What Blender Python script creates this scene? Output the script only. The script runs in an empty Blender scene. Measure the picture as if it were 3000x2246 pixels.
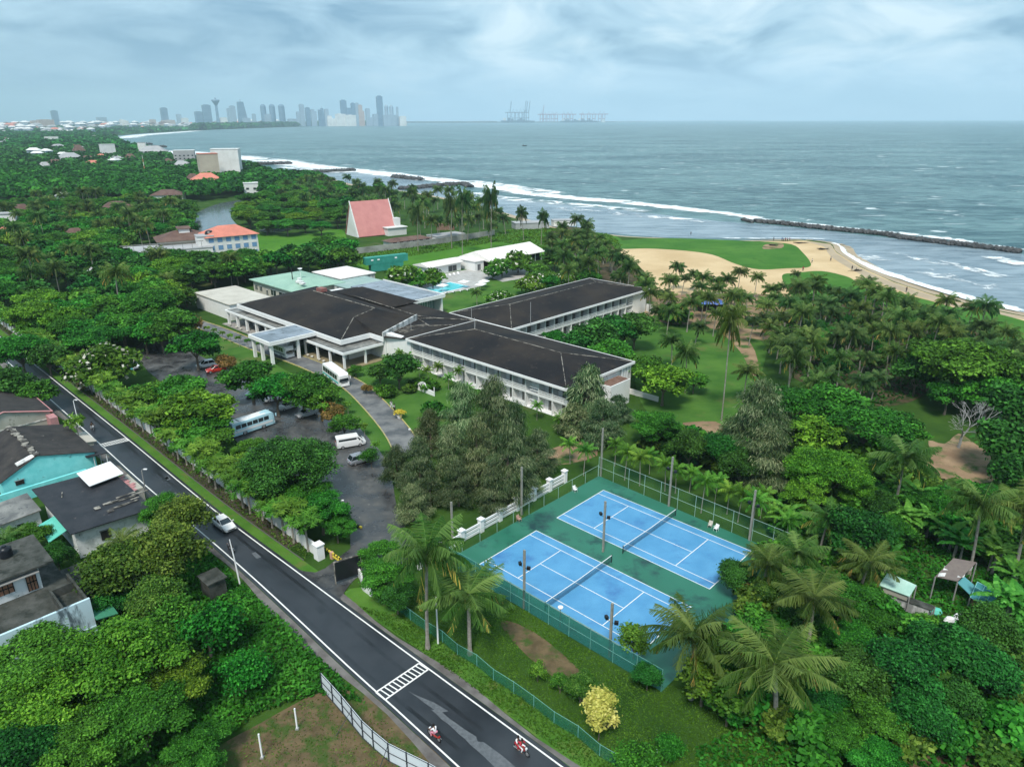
import bpy, math, random
import numpy as np
from mathutils import Vector, Matrix
random.seed(7); RNG = np.random.default_rng(11)
sc = bpy.context.scene; COL = sc.collection
R = math.radians
# ---------- camera solved from the tennis court lines ----------
F_, H_, P_, RO_ = 2094.0, 52.75, 0.3538, -0.0018
cam = bpy.data.cameras.new('camera'); co = bpy.data.objects.new('camera', cam); COL.objects.link(co)
co.location = (0, 0, H_)
co.rotation_mode = 'XYZ'
co.matrix_world = Matrix.Translation((0, 0, H_)) @ Matrix.Rotation(math.pi/2 - P_, 4, 'X') @ Matrix.Rotation(RO_, 4, 'Z')
cam.sensor_fit = 'HORIZONTAL'; cam.sensor_width = 36; cam.lens = 36*F_/3000
cam.clip_start = 1; cam.clip_end = 90000
sc.camera = co
def G(u, v, z=0.0):
    x = u-1500; y = -(v-1123); cr, sr = math.cos(RO_), math.sin(RO_)
    X = cr*x+sr*y; Y = -sr*x+cr*y
    dx = X; dy = F_*math.cos(P_)+Y*math.sin(P_); dz = -F_*math.sin(P_)+Y*math.cos(P_)
    if dz > -1e-4: dz = -1e-4
    t = (z-H_)/dz
    return Vector((dx*t, dy*t, z))
K = 3000/2212
def D(x, y, z=0.0): return G(x*K, y*K, z)
def PX(x, y, z):
    z = z-H_; d = y*math.cos(P_)-z*math.sin(P_); u = y*math.sin(P_)+z*math.cos(P_)
    X = F_*x/d; Y = F_*u/d
    return (1500+X)/K, (1123-Y)/K
# site frame: s runs along the road, q away from it
SA = R(-43.6); SC, SS = math.cos(SA), math.sin(SA); SO = (-37.7, 152.6)
def ST(s, q, z=0.0): return Vector((SO[0]+s*SC-q*SS, SO[1]+s*SS+q*SC, z))
def toST(p): return ((p[0]-SO[0])*SC+(p[1]-SO[1])*SS, -(p[0]-SO[0])*SS+(p[1]-SO[1])*SC)

# ---------- materials ----------
def nd(nt, t, **k):
    n = nt.nodes.new(t)
    for a, b in k.items():
        if a in n.inputs: n.inputs[a].default_value = b
        else: setattr(n, a, b)
    return n
def mat(name, col, rough=0.7, col2=None, scale=1.0, detail=4, contrast=(0.35, 0.65), bump=0.0, bscale=None, metal=0.0, spec=0.3,
        col3=None, scale3=None, c3=(0.5, 0.6), stretch=None, rvar=None, coords='Object', objrand=0.0):
    m = bpy.data.materials.new(name); m.use_nodes = True; nt = m.node_tree; L = nt.links
    b = nt.nodes['Principled BSDF']; b.inputs['Roughness'].default_value = rough; b.inputs['Metallic'].default_value = metal
    b.inputs['Specular IOR Level'].default_value = spec
    b.inputs['Base Color'].default_value = (*col, 1)
    tc = nd(nt, 'ShaderNodeTexCoord'); src = tc.outputs[coords]
    if coords == 'World':
        pass
    if stretch:
        mp = nd(nt, 'ShaderNodeMapping'); mp.inputs['Scale'].default_value = stretch; L.new(src, mp.inputs[0]); src = mp.outputs[0]
    out = None
    if col2:
        n = nd(nt, 'ShaderNodeTexNoise', Scale=scale, Detail=detail, Roughness=0.6); L.new(src, n.inputs['Vector'])
        mr = nd(nt, 'ShaderNodeMapRange'); mr.inputs[1].default_value = contrast[0]; mr.inputs[2].default_value = contrast[1]
        L.new(n.outputs['Fac'], mr.inputs[0])
        mx = nd(nt, 'ShaderNodeMix', data_type='RGBA'); mx.inputs[6].default_value = (*col, 1); mx.inputs[7].default_value = (*col2, 1)
        L.new(mr.outputs[0], mx.inputs[0]); out = mx.outputs[2]
        if rvar:
            r2 = nd(nt, 'ShaderNodeMapRange'); r2.inputs[3].default_value = rvar[0]; r2.inputs[4].default_value = rvar[1]
            L.new(mr.outputs[0], r2.inputs[0]); L.new(r2.outputs[0], b.inputs['Roughness'])
    if col3:
        n3 = nd(nt, 'ShaderNodeTexNoise', Scale=scale3 or scale*3, Detail=5, Roughness=0.65); L.new(src, n3.inputs['Vector'])
        m3 = nd(nt, 'ShaderNodeMapRange'); m3.inputs[1].default_value = c3[0]; m3.inputs[2].default_value = c3[1]
        L.new(n3.outputs['Fac'], m3.inputs[0])
        mx3 = nd(nt, 'ShaderNodeMix', data_type='RGBA'); mx3.inputs[7].default_value = (*col3, 1)
        if out: L.new(out, mx3.inputs[6])
        else: mx3.inputs[6].default_value = (*col, 1)
        L.new(m3.outputs[0], mx3.inputs[0]); out = mx3.outputs[2]
    if objrand:
        oi = nd(nt, 'ShaderNodeObjectInfo'); hs = nd(nt, 'ShaderNodeHueSaturation')
        a = nd(nt, 'ShaderNodeMapRange'); a.inputs[3].default_value = 1-objrand; a.inputs[4].default_value = 1+objrand
        L.new(oi.outputs['Random'], a.inputs[0]); L.new(a.outputs[0], hs.inputs['Value'])
        if out: L.new(out, hs.inputs['Color'])
        else: hs.inputs['Color'].default_value = (*col, 1)
        out = hs.outputs[0]
    if out: L.new(out, b.inputs['Base Color'])
    if bump:
        bn = nd(nt, 'ShaderNodeTexNoise', Scale=bscale or scale*4, Detail=3); L.new(src, bn.inputs['Vector'])
        bp = nd(nt, 'ShaderNodeBump', Strength=bump, Distance=0.1); L.new(bn.outputs['Fac'], bp.inputs['Height']); L.new(bp.outputs[0], b.inputs['Normal'])
    return m
def stripes(m, axis, freq, amt=0.12):
    """corrugation across a sheet roof: a real relief of the sheet"""
    nt = m.node_tree; L = nt.links; b = nt.nodes['Principled BSDF']
    tc = nd(nt, 'ShaderNodeTexCoord'); w = nd(nt, 'ShaderNodeTexWave', Scale=freq, Distortion=0.0); w.bands_direction = axis
    L.new(tc.outputs['Object'], w.inputs[0]); bp = nd(nt, 'ShaderNodeBump', Strength=amt, Distance=0.08)
    L.new(w.outputs['Fac'], bp.inputs['Height']); L.new(bp.outputs[0], b.inputs['Normal'])
    return m

# ---------- mesh helpers ----------
class MB:
    def __init__(s, rot=0.0, org=(0, 0, 0)):
        s.v = []; s.f = []; s.m = []; s.c, s.s = math.cos(rot), math.sin(rot); s.o = org
    def tf(s, p): return (s.o[0]+p[0]*s.c-p[1]*s.s, s.o[1]+p[0]*s.s+p[1]*s.c, s.o[2]+p[2])
    def add(s, vs, fs, mi=0):
        n = len(s.v); s.v += [s.tf(p) for p in vs]
        for f in fs: s.f.append([n+i for i in f]); s.m.append(mi)
        return s
    def box(s, x0, x1, y0, y1, z0, z1, mi=0):
        return s.add([(x0,y0,z0),(x1,y0,z0),(x1,y1,z0),(x0,y1,z0),(x0,y0,z1),(x1,y0,z1),(x1,y1,z1),(x0,y1,z1)],
                     [(0,3,2,1),(4,5,6,7),(0,1,5,4),(1,2,6,5),(2,3,7,6),(3,0,4,7)], mi)
    def cbox(s, cx, cy, cz, w, d, h, a=0.0, mi=0):
        ca, sa = math.cos(a), math.sin(a); vs = []
        for z in (cz-h/2, cz+h/2):
            for x, y in ((-w/2,-d/2),(w/2,-d/2),(w/2,d/2),(-w/2,d/2)): vs.append((cx+x*ca-y*sa, cy+x*sa+y*ca, z))
        return s.add(vs, [(0,3,2,1),(4,5,6,7),(0,1,5,4),(1,2,6,5),(2,3,7,6),(3,0,4,7)], mi)
    def prism(s, poly, z0, z1, mi=0, mt=None):
        n = len(poly); vs = [(p[0],p[1],z0) for p in poly]+[(p[0],p[1],z1) for p in poly]
        a = sum(poly[i][0]*poly[(i+1)%n][1]-poly[(i+1)%n][0]*poly[i][1] for i in range(n))
        idx = list(range(n)) if a > 0 else list(range(n))[::-1]
        s.add(vs, [[i+n for i in idx]], mi if mt is None else mt)
        s.add(vs, [list(reversed(idx))]+[[idx[i], idx[(i+1)%n], idx[(i+1)%n]+n, idx[i]+n] for i in range(n)], mi)
        return s
    def poly(s, pts, mi=0): return s.add(pts, [list(range(len(pts)))], mi)
    def slab(s, pts, t, mi=0, me=None):
        """a sheet of thickness t (down) under the polygon pts"""
        n = len(pts); lo = [(p[0],p[1],p[2]-t) for p in pts]
        s.add(list(pts)+lo, [list(range(n))], mi)
        s.add(list(pts)+lo, [[2*n-1-i for i in range(n)]]+[[i, i+n, (i+1)%n+n, (i+1)%n] for i in range(n)], mi if me is None else me)
        return s
    def tube(s, pts, r, n=6, mi=0, cap=True):
        pts = [Vector(p) for p in pts]; rs = r if isinstance(r, (list, tuple)) else [r]*len(pts); vs = []; fs = []
        for i, p in enumerate(pts):
            d = (pts[min(i+1,len(pts)-1)]-pts[max(i-1,0)]).normalized()
            a = Vector((0,0,1)) if abs(d.z) < 0.9 else Vector((1,0,0)); x = d.cross(a).normalized(); y = d.cross(x)
            for k in range(n):
                t = 2*math.pi*k/n; q = p+x*math.cos(t)*rs[i]+y*math.sin(t)*rs[i]; vs.append(tuple(q))
        for i in range(len(pts)-1):
            for k in range(n): fs.append((i*n+k, (i+1)*n+k, (i+1)*n+(k+1)%n, i*n+(k+1)%n))
        if cap: fs.append(tuple(range(n))); fs.append(tuple((len(pts)-1)*n+k for k in reversed(range(n))))
        return s.add(vs, fs, mi)
    def lathe(s, prof, n=16, c=(0,0), mi=0):
        vs = []; fs = []
        for r, z in prof:
            for k in range(n): t = 2*math.pi*k/n; vs.append((c[0]+r*math.cos(t), c[1]+r*math.sin(t), z))
        for i in range(len(prof)-1):
            for k in range(n): fs.append((i*n+k, i*n+(k+1)%n, (i+1)*n+(k+1)%n, (i+1)*n+k))
        return s.add(vs, fs, mi)
    def mesh(s, name, mats):
        me = bpy.data.meshes.new(name); me.from_pydata(s.v, [], s.f); me.update()
        for m in (mats if isinstance(mats, (list, tuple)) else [mats]): me.materials.append(m)
        me.polygons.foreach_set('material_index', s.m)
        return me
    def build(s, name, mats, parent=None, smooth=False, bevel=0, sub=0, label=None):
        o = bpy.data.objects.new(name, s.mesh(name, mats)); COL.objects.link(o)
        if parent: o.parent = parent
        if label: o['label'] = label
        if smooth:
            for p in o.data.polygons: p.use_smooth = True
        if bevel:
            b = o.modifiers.new('bevel', 'BEVEL'); b.width = bevel; b.segments = 2; b.limit_method = 'ANGLE'
        if sub:
            b = o.modifiers.new('sub', 'SUBSURF'); b.levels = sub; b.render_levels = sub
        return o
def tag(o, label, cat, group=None):
    o['label'] = label; o['category'] = cat
    if group: o['group'] = group
    return o
def thing(name, label, cat, loc=(0,0,0), rz=0.0, group=None):
    o = bpy.data.objects.new(name, None); COL.objects.link(o); o.location = loc; o.rotation_euler = (0,0,rz); o.empty_display_size = 0.5
    return tag(o, label, cat, group)
def struct(o, kind='structure'): o['kind'] = kind; return o
def dup(root, loc, rz=0.0, label=None, group=None, scale=None):
    r = root.copy(); COL.objects.link(r); r.location = loc; r.rotation_euler = (0,0,rz)
    if scale is not None: r.scale = scale if isinstance(scale, (tuple, list)) else (scale,)*3
    if label: r['label'] = label
    if group: r['group'] = group
    for ch in list(root.children):
        c = ch.copy(); COL.objects.link(c); c.parent = r
        for g in ch.children:
            d = g.copy(); COL.objects.link(d); d.parent = c
    return r
from mathutils.geometry import tessellate_polygon
def sheet(name, pts, z, m, kind='structure', jit=0.0):
    """a flat ground sheet through world points (tessellated)"""
    vs = [Vector((p[0], p[1], z)) for p in pts]
    tr = tessellate_polygon([vs]); me = bpy.data.meshes.new(name)
    out = []
    for t in tr:
        a, b, c = (vs[i] for i in t)
        if (b-a).cross(c-a).z < 0: t = (t[0], t[2], t[1])
        out.append(tuple(t))
    me.from_pydata([tuple(v) for v in vs], [], out); me.materials.append(m)
    o = bpy.data.objects.new(name, me); COL.objects.link(o); o['kind'] = kind
    return o
def smooth_line(pts, n=6, closed=False):
    P = [Vector(p) for p in pts]; out = []; N = len(P); rng = range(N if closed else N-1)
    for i in rng:
        p0 = P[(i-1)%N] if closed or i > 0 else P[i]; p1 = P[i]; p2 = P[(i+1)%N]; p3 = P[(i+2)%N] if closed or i+2 < N else P[(i+1)%N]
        for k in range(n):
            t = k/n; out.append(0.5*((2*p1)+(p2-p0)*t+(2*p0-5*p1+4*p2-p3)*t*t+(3*p1-p0-3*p2+p3)*t**3))
    if not closed: out.append(P[-1])
    return out
def wobble(pts, amp, seed=1):
    r = random.Random(seed); return [Vector((p[0]+r.uniform(-amp, amp), p[1]+r.uniform(-amp, amp), p[2] if len(p) > 2 else 0)) for p in pts]
def strip(mb, line, w, z, mi=0, off=0.0):
    """a flat ribbon of width w along a ground line, offset sideways by off"""
    n = len(line); L_ = []; Rr = []
    for i, p in enumerate(line):
        d = (Vector(line[min(i+1,n-1)])-Vector(line[max(i-1,0)])); d.z = 0; d.normalize(); nx = Vector((-d.y, d.x, 0))
        L_.append((p[0]+nx.x*(off+w/2), p[1]+nx.y*(off+w/2), z)); Rr.append((p[0]+nx.x*(off-w/2), p[1]+nx.y*(off-w/2), z))
    for i in range(n-1): mb.add([Rr[i], Rr[i+1], L_[i+1], L_[i]], [(0,1,2,3)], mi)
    return mb
def inpoly(x, y, poly):
    c = False; j = len(poly)-1
    for i in range(len(poly)):
        xi, yi = poly[i][0], poly[i][1]; xj, yj = poly[j][0], poly[j][1]
        if (yi > y) != (yj > y) and x < (xj-xi)*(y-yi)/(yj-yi+1e-12)+xi: c = not c
        j = i
    return c
# ---------- render, sky, sun ----------
sc.render.engine = 'CYCLES'
cy = sc.cycles; cy.use_denoising = True
try: cy.denoiser = 'OPENIMAGEDENOISE'; cy.denoising_prefilter = 'ACCURATE'
except Exception: pass
cy.max_bounces = 5; cy.diffuse_bounces = 2; cy.glossy_bounces = 2; cy.transmission_bounces = 3; cy.transparent_max_bounces = 6; cy.volume_bounces = 1
cy.use_adaptive_sampling = True; cy.adaptive_threshold = 0.02; cy.caustics_reflective = False; cy.caustics_refractive = False
sc.view_settings.view_transform = 'Standard'; sc.view_settings.look = 'None'; sc.view_settings.gamma = 1; sc.view_settings.exposure = EXPO = 0.48
W = bpy.data.worlds.new('World'); sc.world = W; W.use_nodes = True; nt = W.node_tree; L = nt.links
bg = nt.nodes['Background']
SUN_EL, SUN_AZ = R(56), R(192)      # azimuth of the sun measured from +Y towards +X
sky = nd(nt, 'ShaderNodeTexSky'); sky.sky_type = 'NISHITA'; sky.sun_disc = False; sky.sun_elevation = SUN_EL; sky.sun_rotation = SUN_AZ
sky.air_density = 1.0; sky.dust_density = 2.0; sky.ozone_density = 2.0
# overcast deck: cloud layers seen in perspective on a plane above the site
tc = nd(nt, 'ShaderNodeTexCoord'); sp = nd(nt, 'ShaderNodeSeparateXYZ'); L.new(tc.outputs['Generated'], sp.inputs[0])
def mth(op, a, b=None, c=None):
    n = nd(nt, 'ShaderNodeMath'); n.operation = op
    for i, v in enumerate((a, b, c)):
        if v is None: continue
        if isinstance(v, (int, float)): n.inputs[i].default_value = v
        else: L.new(v, n.inputs[i])
    return n.outputs[0]
zc = mth('ADD', mth('MAXIMUM', sp.outputs[2], 0.0), 0.22)
cx = mth('DIVIDE', sp.outputs[0], zc); cyy = mth('DIVIDE', sp.outputs[1], zc)
cb = nd(nt, 'ShaderNodeCombineXYZ'); L.new(cx, cb.inputs[0]); L.new(cyy, cb.inputs[1]); cb.inputs[2].default_value = 0.7
mp = nd(nt, 'ShaderNodeMapping'); mp.inputs['Rotation'].default_value = (0, 0, R(-20)); mp.inputs['Scale'].default_value = (0.9, 0.8, 1); L.new(cb.outputs[0], mp.inputs[0])
n1 = nd(nt, 'ShaderNodeTexNoise', Scale=2.3, Detail=9, Roughness=0.56, Distortion=0.6); L.new(mp.outputs[0], n1.inputs['Vector'])
n2 = nd(nt, 'ShaderNodeTexNoise', Scale=0.9, Detail=3, Roughness=0.5); L.new(mp.outputs[0], n2.inputs['Vector'])
# the left (west) side of the deck is a darker rain cloud
hx = nd(nt, 'ShaderNodeMapRange'); hx.interpolation_type = 'SMOOTHSTEP'; L.new(sp.outputs[0], hx.inputs[0]); hx.inputs[1].default_value = -0.75; hx.inputs[2].default_value = 0.25
mixn = mth('ADD', mth('MULTIPLY', n1.outputs['Fac'], 0.75), mth('MULTIPLY', n2.outputs['Fac'], 0.35))
mr = nd(nt, 'ShaderNodeMapRange'); mr.inputs[1].default_value = 0.42; mr.inputs[2].default_value = 0.68; L.new(mixn, mr.inputs[0])
dens = mth('MULTIPLY', mr.outputs[0], mth('MULTIPLY_ADD', hx.outputs[0], 0.62, 0.48))
ramp = nd(nt, 'ShaderNodeValToRGB'); cr = ramp.color_ramp
cr.elements[0].position = 0.0; cr.elements[0].color = (0.17, 0.335, 0.49, 1)
cr.elements[1].position = 1.0; cr.elements[1].color = (0.74, 0.90, 0.98, 1)
e = cr.elements.new(0.5); e.color = (0.44, 0.65, 0.79, 1)
L.new(dens, ramp.inputs[0])
# lift towards the right horizon
elv = nd(nt, 'ShaderNodeMapRange'); elv.inputs[1].default_value = 0.0; elv.inputs[2].default_value = 0.085; elv.inputs[3].default_value = 1.0; elv.inputs[4].default_value = 0.0; L.new(sp.outputs[2], elv.inputs[0])
hz = nd(nt, 'ShaderNodeMix', data_type='RGBA'); L.new(hx.outputs[0], hz.inputs[0]); hz.inputs[6].default_value = (0.13, 0.30, 0.50, 1); hz.inputs[7].default_value = (0.66, 0.93, 1.18, 1)
mh = nd(nt, 'ShaderNodeMix', data_type='RGBA'); L.new(mth('MULTIPLY', elv.outputs[0], 0.9), mh.inputs[0]); L.new(ramp.outputs[0], mh.inputs[6]); L.new(hz.outputs[2], mh.inputs[7])
# nishita adds a little of the open sky through the deck
skm = nd(nt, 'ShaderNodeMix', data_type='RGBA', blend_type='MIX'); skm.inputs[0].default_value = 0.90
scl = nd(nt, 'ShaderNodeVectorMath'); scl.operation = 'SCALE'; scl.inputs['Scale'].default_value = 0.9; L.new(sky.outputs[0], scl.inputs[0])
sc2 = nd(nt, 'ShaderNodeVectorMath'); sc2.operation = 'SCALE'; sc2.inputs['Scale'].default_value = 7.0; L.new(mh.outputs[2], sc2.inputs[0])
L.new(scl.outputs[0], skm.inputs[6]); L.new(sc2.outputs[0], skm.inputs[7])
L.new(skm.outputs[2], bg.inputs[0]); bg.inputs[1].default_value = 0.12
sd = bpy.data.lights.new('sun', 'SUN'); sd.energy = 3.0; sd.angle = R(13); sd.color = (1.0, 0.95, 0.87)
so = bpy.data.objects.new('sun', sd); COL.objects.link(so)
dv = Vector((math.sin(SUN_AZ)*math.cos(SUN_EL), math.cos(SUN_AZ)*math.cos(SUN_EL), math.sin(SUN_EL)))
so.rotation_euler = dv.to_track_quat('Z', 'Y').to_euler()
# haze
HAZE = True
if HAZE:
    mb = MB(); mb.box(-20500, 20500, -400, 20500, -3, 620)
    hm = bpy.data.materials.new('haze_air'); hm.use_nodes = True; t_ = hm.node_tree
    t_.nodes.remove(t_.nodes['Principled BSDF']); pv = t_.nodes.new('ShaderNodeVolumePrincipled')
    pv.inputs['Color'].default_value = (0.68, 0.88, 1.0, 1); pv.inputs['Density'].default_value = 0.000085; pv.inputs['Anisotropy'].default_value = 0.0
    t_.links.new(pv.outputs[0], t_.nodes['Material Output'].inputs['Volume'])
    hzo = struct(mb.build('haze', hm), 'stuff')
    try: hm.cycles.homogeneous_volume = True
    except Exception: pass
# ================= ground, sea, road, courts =================
M = {}
M['grass'] = mat('grass_ground', (0.022, 0.060, 0.010), 0.95, (0.048, 0.105, 0.016), scale=0.12, detail=8, contrast=(0.35, 0.68), col3=(0.10, 0.085, 0.05), scale3=0.06, c3=(0.60, 0.72), bump=0.5, bscale=2.0, spec=0.1)
M['lawn'] = mat('lawn', (0.035, 0.105, 0.016), 0.95, (0.075, 0.165, 0.028), scale=0.12, detail=9, contrast=(0.35, 0.65), col3=(0.14, 0.13, 0.05), scale3=0.11, c3=(0.56, 0.76), bump=0.3, bscale=5, spec=0.1)
M['meadow'] = mat('meadow', (0.045, 0.15, 0.014), 0.95, (0.085, 0.21, 0.022), scale=0.05, detail=8, contrast=(0.3, 0.7), col3=(0.04, 0.12, 0.015), scale3=0.3, c3=(0.55, 0.7), bump=0.5, bscale=1.5, spec=0.1)
M['beachgrass'] = mat('beach_grass', (0.040, 0.135, 0.018), 0.95, (0.075, 0.185, 0.03), scale=0.06, detail=8, contrast=(0.35, 0.65), col3=(0.035, 0.11, 0.015), scale3=0.25, c3=(0.55, 0.7), bump=0.5, bscale=1.0, spec=0.1)
M['sand'] = mat('sand', (0.50, 0.36, 0.20), 0.95, (0.62, 0.47, 0.28), scale=0.05, detail=6, bump=0.2, bscale=0.6, spec=0.1)
M['wetsand'] = mat('wet_sand', (0.36, 0.27, 0.165), 0.5, (0.44, 0.33, 0.20), scale=0.1, detail=5, spec=0.4)
M['dirt'] = mat('dirt', (0.20, 0.13, 0.08), 0.95, (0.33, 0.23, 0.14), scale=0.2, detail=7, col3=(0.05, 0.11, 0.025), scale3=0.25, c3=(0.5, 0.62), bump=0.4, bscale=2, spec=0.1)
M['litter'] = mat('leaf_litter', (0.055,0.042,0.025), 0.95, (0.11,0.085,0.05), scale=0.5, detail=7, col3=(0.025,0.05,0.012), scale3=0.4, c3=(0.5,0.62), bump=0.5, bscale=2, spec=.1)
M['dirt2'] = mat('dry_ground', (0.085, 0.065, 0.035), 0.95, (0.15, 0.11, 0.06), scale=0.7, detail=7, col3=(0.05, 0.085, 0.02), scale3=0.5, c3=(0.48, 0.6), bump=0.6, bscale=3, spec=0.1)
M['asphalt'] = mat('asphalt', (0.017, 0.020, 0.025), 0.34, (0.036, 0.041, 0.048), scale=0.16, detail=8, rvar=(0.30, 0.5), bump=0.05, bscale=8, spec=0.5)
M['asphalt2'] = mat('weathered_asphalt', (0.034, 0.035, 0.037), 0.45, (0.105, 0.105, 0.10), scale=0.30, detail=9, contrast=(0.42, 0.66), col3=(0.19, 0.18, 0.16), scale3=1.4, c3=(0.60, 0.74), rvar=(0.25, 0.7), bump=0.08, bscale=4, spec=0.5)
M['drive'] = mat('driveway_concrete', (0.085, 0.09, 0.095), 0.6, (0.19, 0.19, 0.185), scale=0.25, detail=6, contrast=(0.4, 0.6), bump=0.05, bscale=4)
M['kerb'] = mat('kerb', (0.42, 0.40, 0.30), 0.8, (0.30, 0.28, 0.2), scale=1.0)
M['kerbY'] = mat('yellow_kerb', (0.50, 0.42, 0.12), 0.8, (0.35, 0.32, 0.2), scale=0.8)
M['paint'] = mat('road_paint', (0.78, 0.78, 0.75), 0.6, (0.55, 0.55, 0.53), scale=1.2, contrast=(0.55, 0.75))
M['white'] = mat('white_paint', (0.80, 0.80, 0.78), 0.65, (0.70, 0.71, 0.70), scale=0.5, contrast=(0.4, 0.8), col3=(0.42, 0.44, 0.42), scale3=1.3, c3=(0.64, 0.78))
M['white2'] = mat('clean_white', (0.82, 0.82, 0.82), 0.5)
M['earth'] = mat('turned_earth', (0.035, 0.028, 0.02), 0.95, (0.07, 0.055, 0.035), scale=1.5, col3=(0.03, 0.07, 0.015), scale3=0.8, c3=(0.55, 0.65), bump=0.8, bscale=3)
# land outline
coast = [(320,398),(300,420),(420,445),(560,470),(720,500),(860,525),(960,545),(1040,560),(1110,560)]
# shore in display px (left to right)
shore = [(245,295),(262,305),(300,318),(345,330),(420,345),(520,356),(600,372),(680,380),(760,400),(880,415),(1000,440),(1090,466),(1165,488),(1240,500),(1330,512),(1430,518),(1560,524),(1660,524),(1740,522),(1795,530),(1808,548),(1860,580),(1930,612),(2030,645),(2120,668),(2212,688)]
SHW = [D(x, y, -0.3) for x, y in shore]
r0 = SHW[-1]
farR = [r0+Vector((60, -60, 0)), Vector((420, 20, 0)), Vector((420, -120, 0)), Vector((-900, -120, 0)), Vector((-6500, 900, 0)), Vector((-9000, 5200, 0))]
SHW2 = smooth_line([Vector((p.x, p.y, 0)) for p in SHW], 4)
# far bay shore
bay = [(212,300),(225,293),(262,289),(320,285),(400,281),(480,277.5),(560,275),(640,272.5),(720,270.5),(800,269),(868,268.5),(885,267)]
BAY = [D(x, y, -0.3) for x, y in bay]
far_l = [D(900, 265.2, 0), Vector((-4500, 17000, 0)), Vector((-17000, 17000, 0)), Vector((-16000, 5000, 0)), Vector((-9000, 3500, 0))]
landpts = SHW2[::-1]+[]
land = [Vector((p.x, p.y, 0)) for p in SHW2]+farR[:5]+[Vector((-9000, 3500, 0)), Vector((-16000, 5000, 0)), Vector((-17000, 17000, 0)), Vector((-4500, 17000, 0))]+[Vector((p.x, p.y, 0)) for p in BAY[::-1]]
gm = MB()
gv = [Vector((p.x, p.y, 0)) for p in land]
grd = sheet('ground', gv, 0.0, M['grass'])
# land edge skirts down into the water (a beach slope)
mb = MB()
n = len(SHW2)
for i in range(n-1):
    a, b = SHW2[i], SHW2[i+1]; d = (b-a).normalized(); o = Vector((-d.y, d.x, 0))
    w = 14
    mb.add([(a.x,a.y,0.0),(b.x,b.y,0.0),(b.x+o.x*w,b.y+o.y*w,-1.6),(a.x+o.x*w,a.y+o.y*w,-1.6)], [(0,1,2,3)])
struct(mb.build('beach_slope', M['wetsand']))
# ---- sea
def water(name, wave_dark, wave_light, rough, wave, foam, scale=1.0, fthr=(0.66, 0.72), stretch=(1,1,1), bstr=0.6):
    m = bpy.data.materials.new(name); m.use_nodes = True; nt = m.node_tree; L = nt.links; b = nt.nodes['Principled BSDF']
    b.inputs['Roughness'].default_value = rough; b.inputs['IOR'].default_value = 1.33; b.inputs['Specular IOR Level'].default_value = 0.5
    tc = nd(nt, 'ShaderNodeTexCoord'); mp = nd(nt, 'ShaderNodeMapping'); mp.inputs['Rotation'].default_value = (0,0,R(30)); mp.inputs['Scale'].default_value = stretch
    L.new(tc.outputs['Object'], mp.inputs[0])
    n1 = nd(nt, 'ShaderNodeTexNoise', Scale=0.045*scale, Detail=8, Roughness=0.62, Distortion=0.4); L.new(mp.outputs[0], n1.inputs[0])
    n0 = nd(nt, 'ShaderNodeTexNoise', Scale=0.004*scale, Detail=4, Roughness=0.5); L.new(mp.outputs[0], n0.inputs[0])
    n2 = nd(nt, 'ShaderNodeTexNoise', Scale=0.22*scale, Detail=5, Roughness=0.6, Distortion=0.5); L.new(mp.outputs[0], n2.inputs[0])
    mx = nd(nt, 'ShaderNodeMix', data_type='RGBA'); mx.inputs[6].default_value = (*wave_dark, 1); mx.inputs[7].default_value = (*wave_light, 1)  # light and dark of the waves put into the colour as noise tones
    ad = nd(nt, 'ShaderNodeMath'); ad.operation = 'MULTIPLY_ADD'; ad.inputs[1].default_value = 0.6; L.new(n1.outputs[0], ad.inputs[0])
    m0 = nd(nt, 'ShaderNodeMath'); m0.operation = 'MULTIPLY'; m0.inputs[1].default_value = 0.4; L.new(n0.outputs[0], m0.inputs[0]); L.new(m0.outputs[0], ad.inputs[2])
    mr = nd(nt, 'ShaderNodeMapRange'); mr.inputs[1].default_value = 0.42; mr.inputs[2].default_value = 0.575; L.new(ad.outputs[0], mr.inputs[0]); L.new(mr.outputs[0], mx.inputs[0])
    out = mx.outputs[2]
    if foam:
        mpf = nd(nt, 'ShaderNodeMapping'); mpf.inputs['Rotation'].default_value = (0,0,R(-4)); mpf.inputs['Scale'].default_value = (0.5, 1.1, 1); L.new(tc.outputs['Object'], mpf.inputs[0])
        nf = nd(nt, 'ShaderNodeTexNoise', Scale=0.075, Detail=8, Roughness=0.62, Distortion=0.5); L.new(mpf.outputs[0], nf.inputs[0])
        mf = nd(nt, 'ShaderNodeMapRange'); mf.inputs[1].default_value = fthr[0]; mf.inputs[2].default_value = fthr[1]; L.new(nf.outputs[0], mf.inputs[0])
        mx2 = nd(nt, 'ShaderNodeMix', data_type='RGBA'); L.new(out, mx2.inputs[6]); mx2.inputs[7].default_value = (0.75, 0.8, 0.8, 1); L.new(mf.outputs[0], mx2.inputs[0]); out = mx2.outputs[2]
    L.new(out, b.inputs['Base Color'])
    hh = nd(nt, 'ShaderNodeMath'); hh.operation = 'MULTIPLY_ADD'; hh.inputs[1].default_value = 0.35; L.new(n2.outputs[0], hh.inputs[0]); L.new(n1.outputs[0], hh.inputs[2])
    bp = nd(nt, 'ShaderNodeBump', Strength=bstr, Distance=wave); L.new(hh.outputs[0], bp.inputs['Height']); L.new(bp.outputs[0], b.inputs['Normal'])
    return m
M['sea'] = water('sea_water', (0.014, 0.070, 0.080), (0.125, 0.235, 0.235), 0.3, 6.0, True, 1.5, (0.635, 0.67), (0.8, 1.6, 1))
M['lagoon'] = water('sheltered_water', (0.12, 0.175, 0.21), (0.27, 0.34, 0.38), 0.25, 1.5, False, 2.0, stretch=(0.6, 1.8, 1), bstr=0.5)
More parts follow.
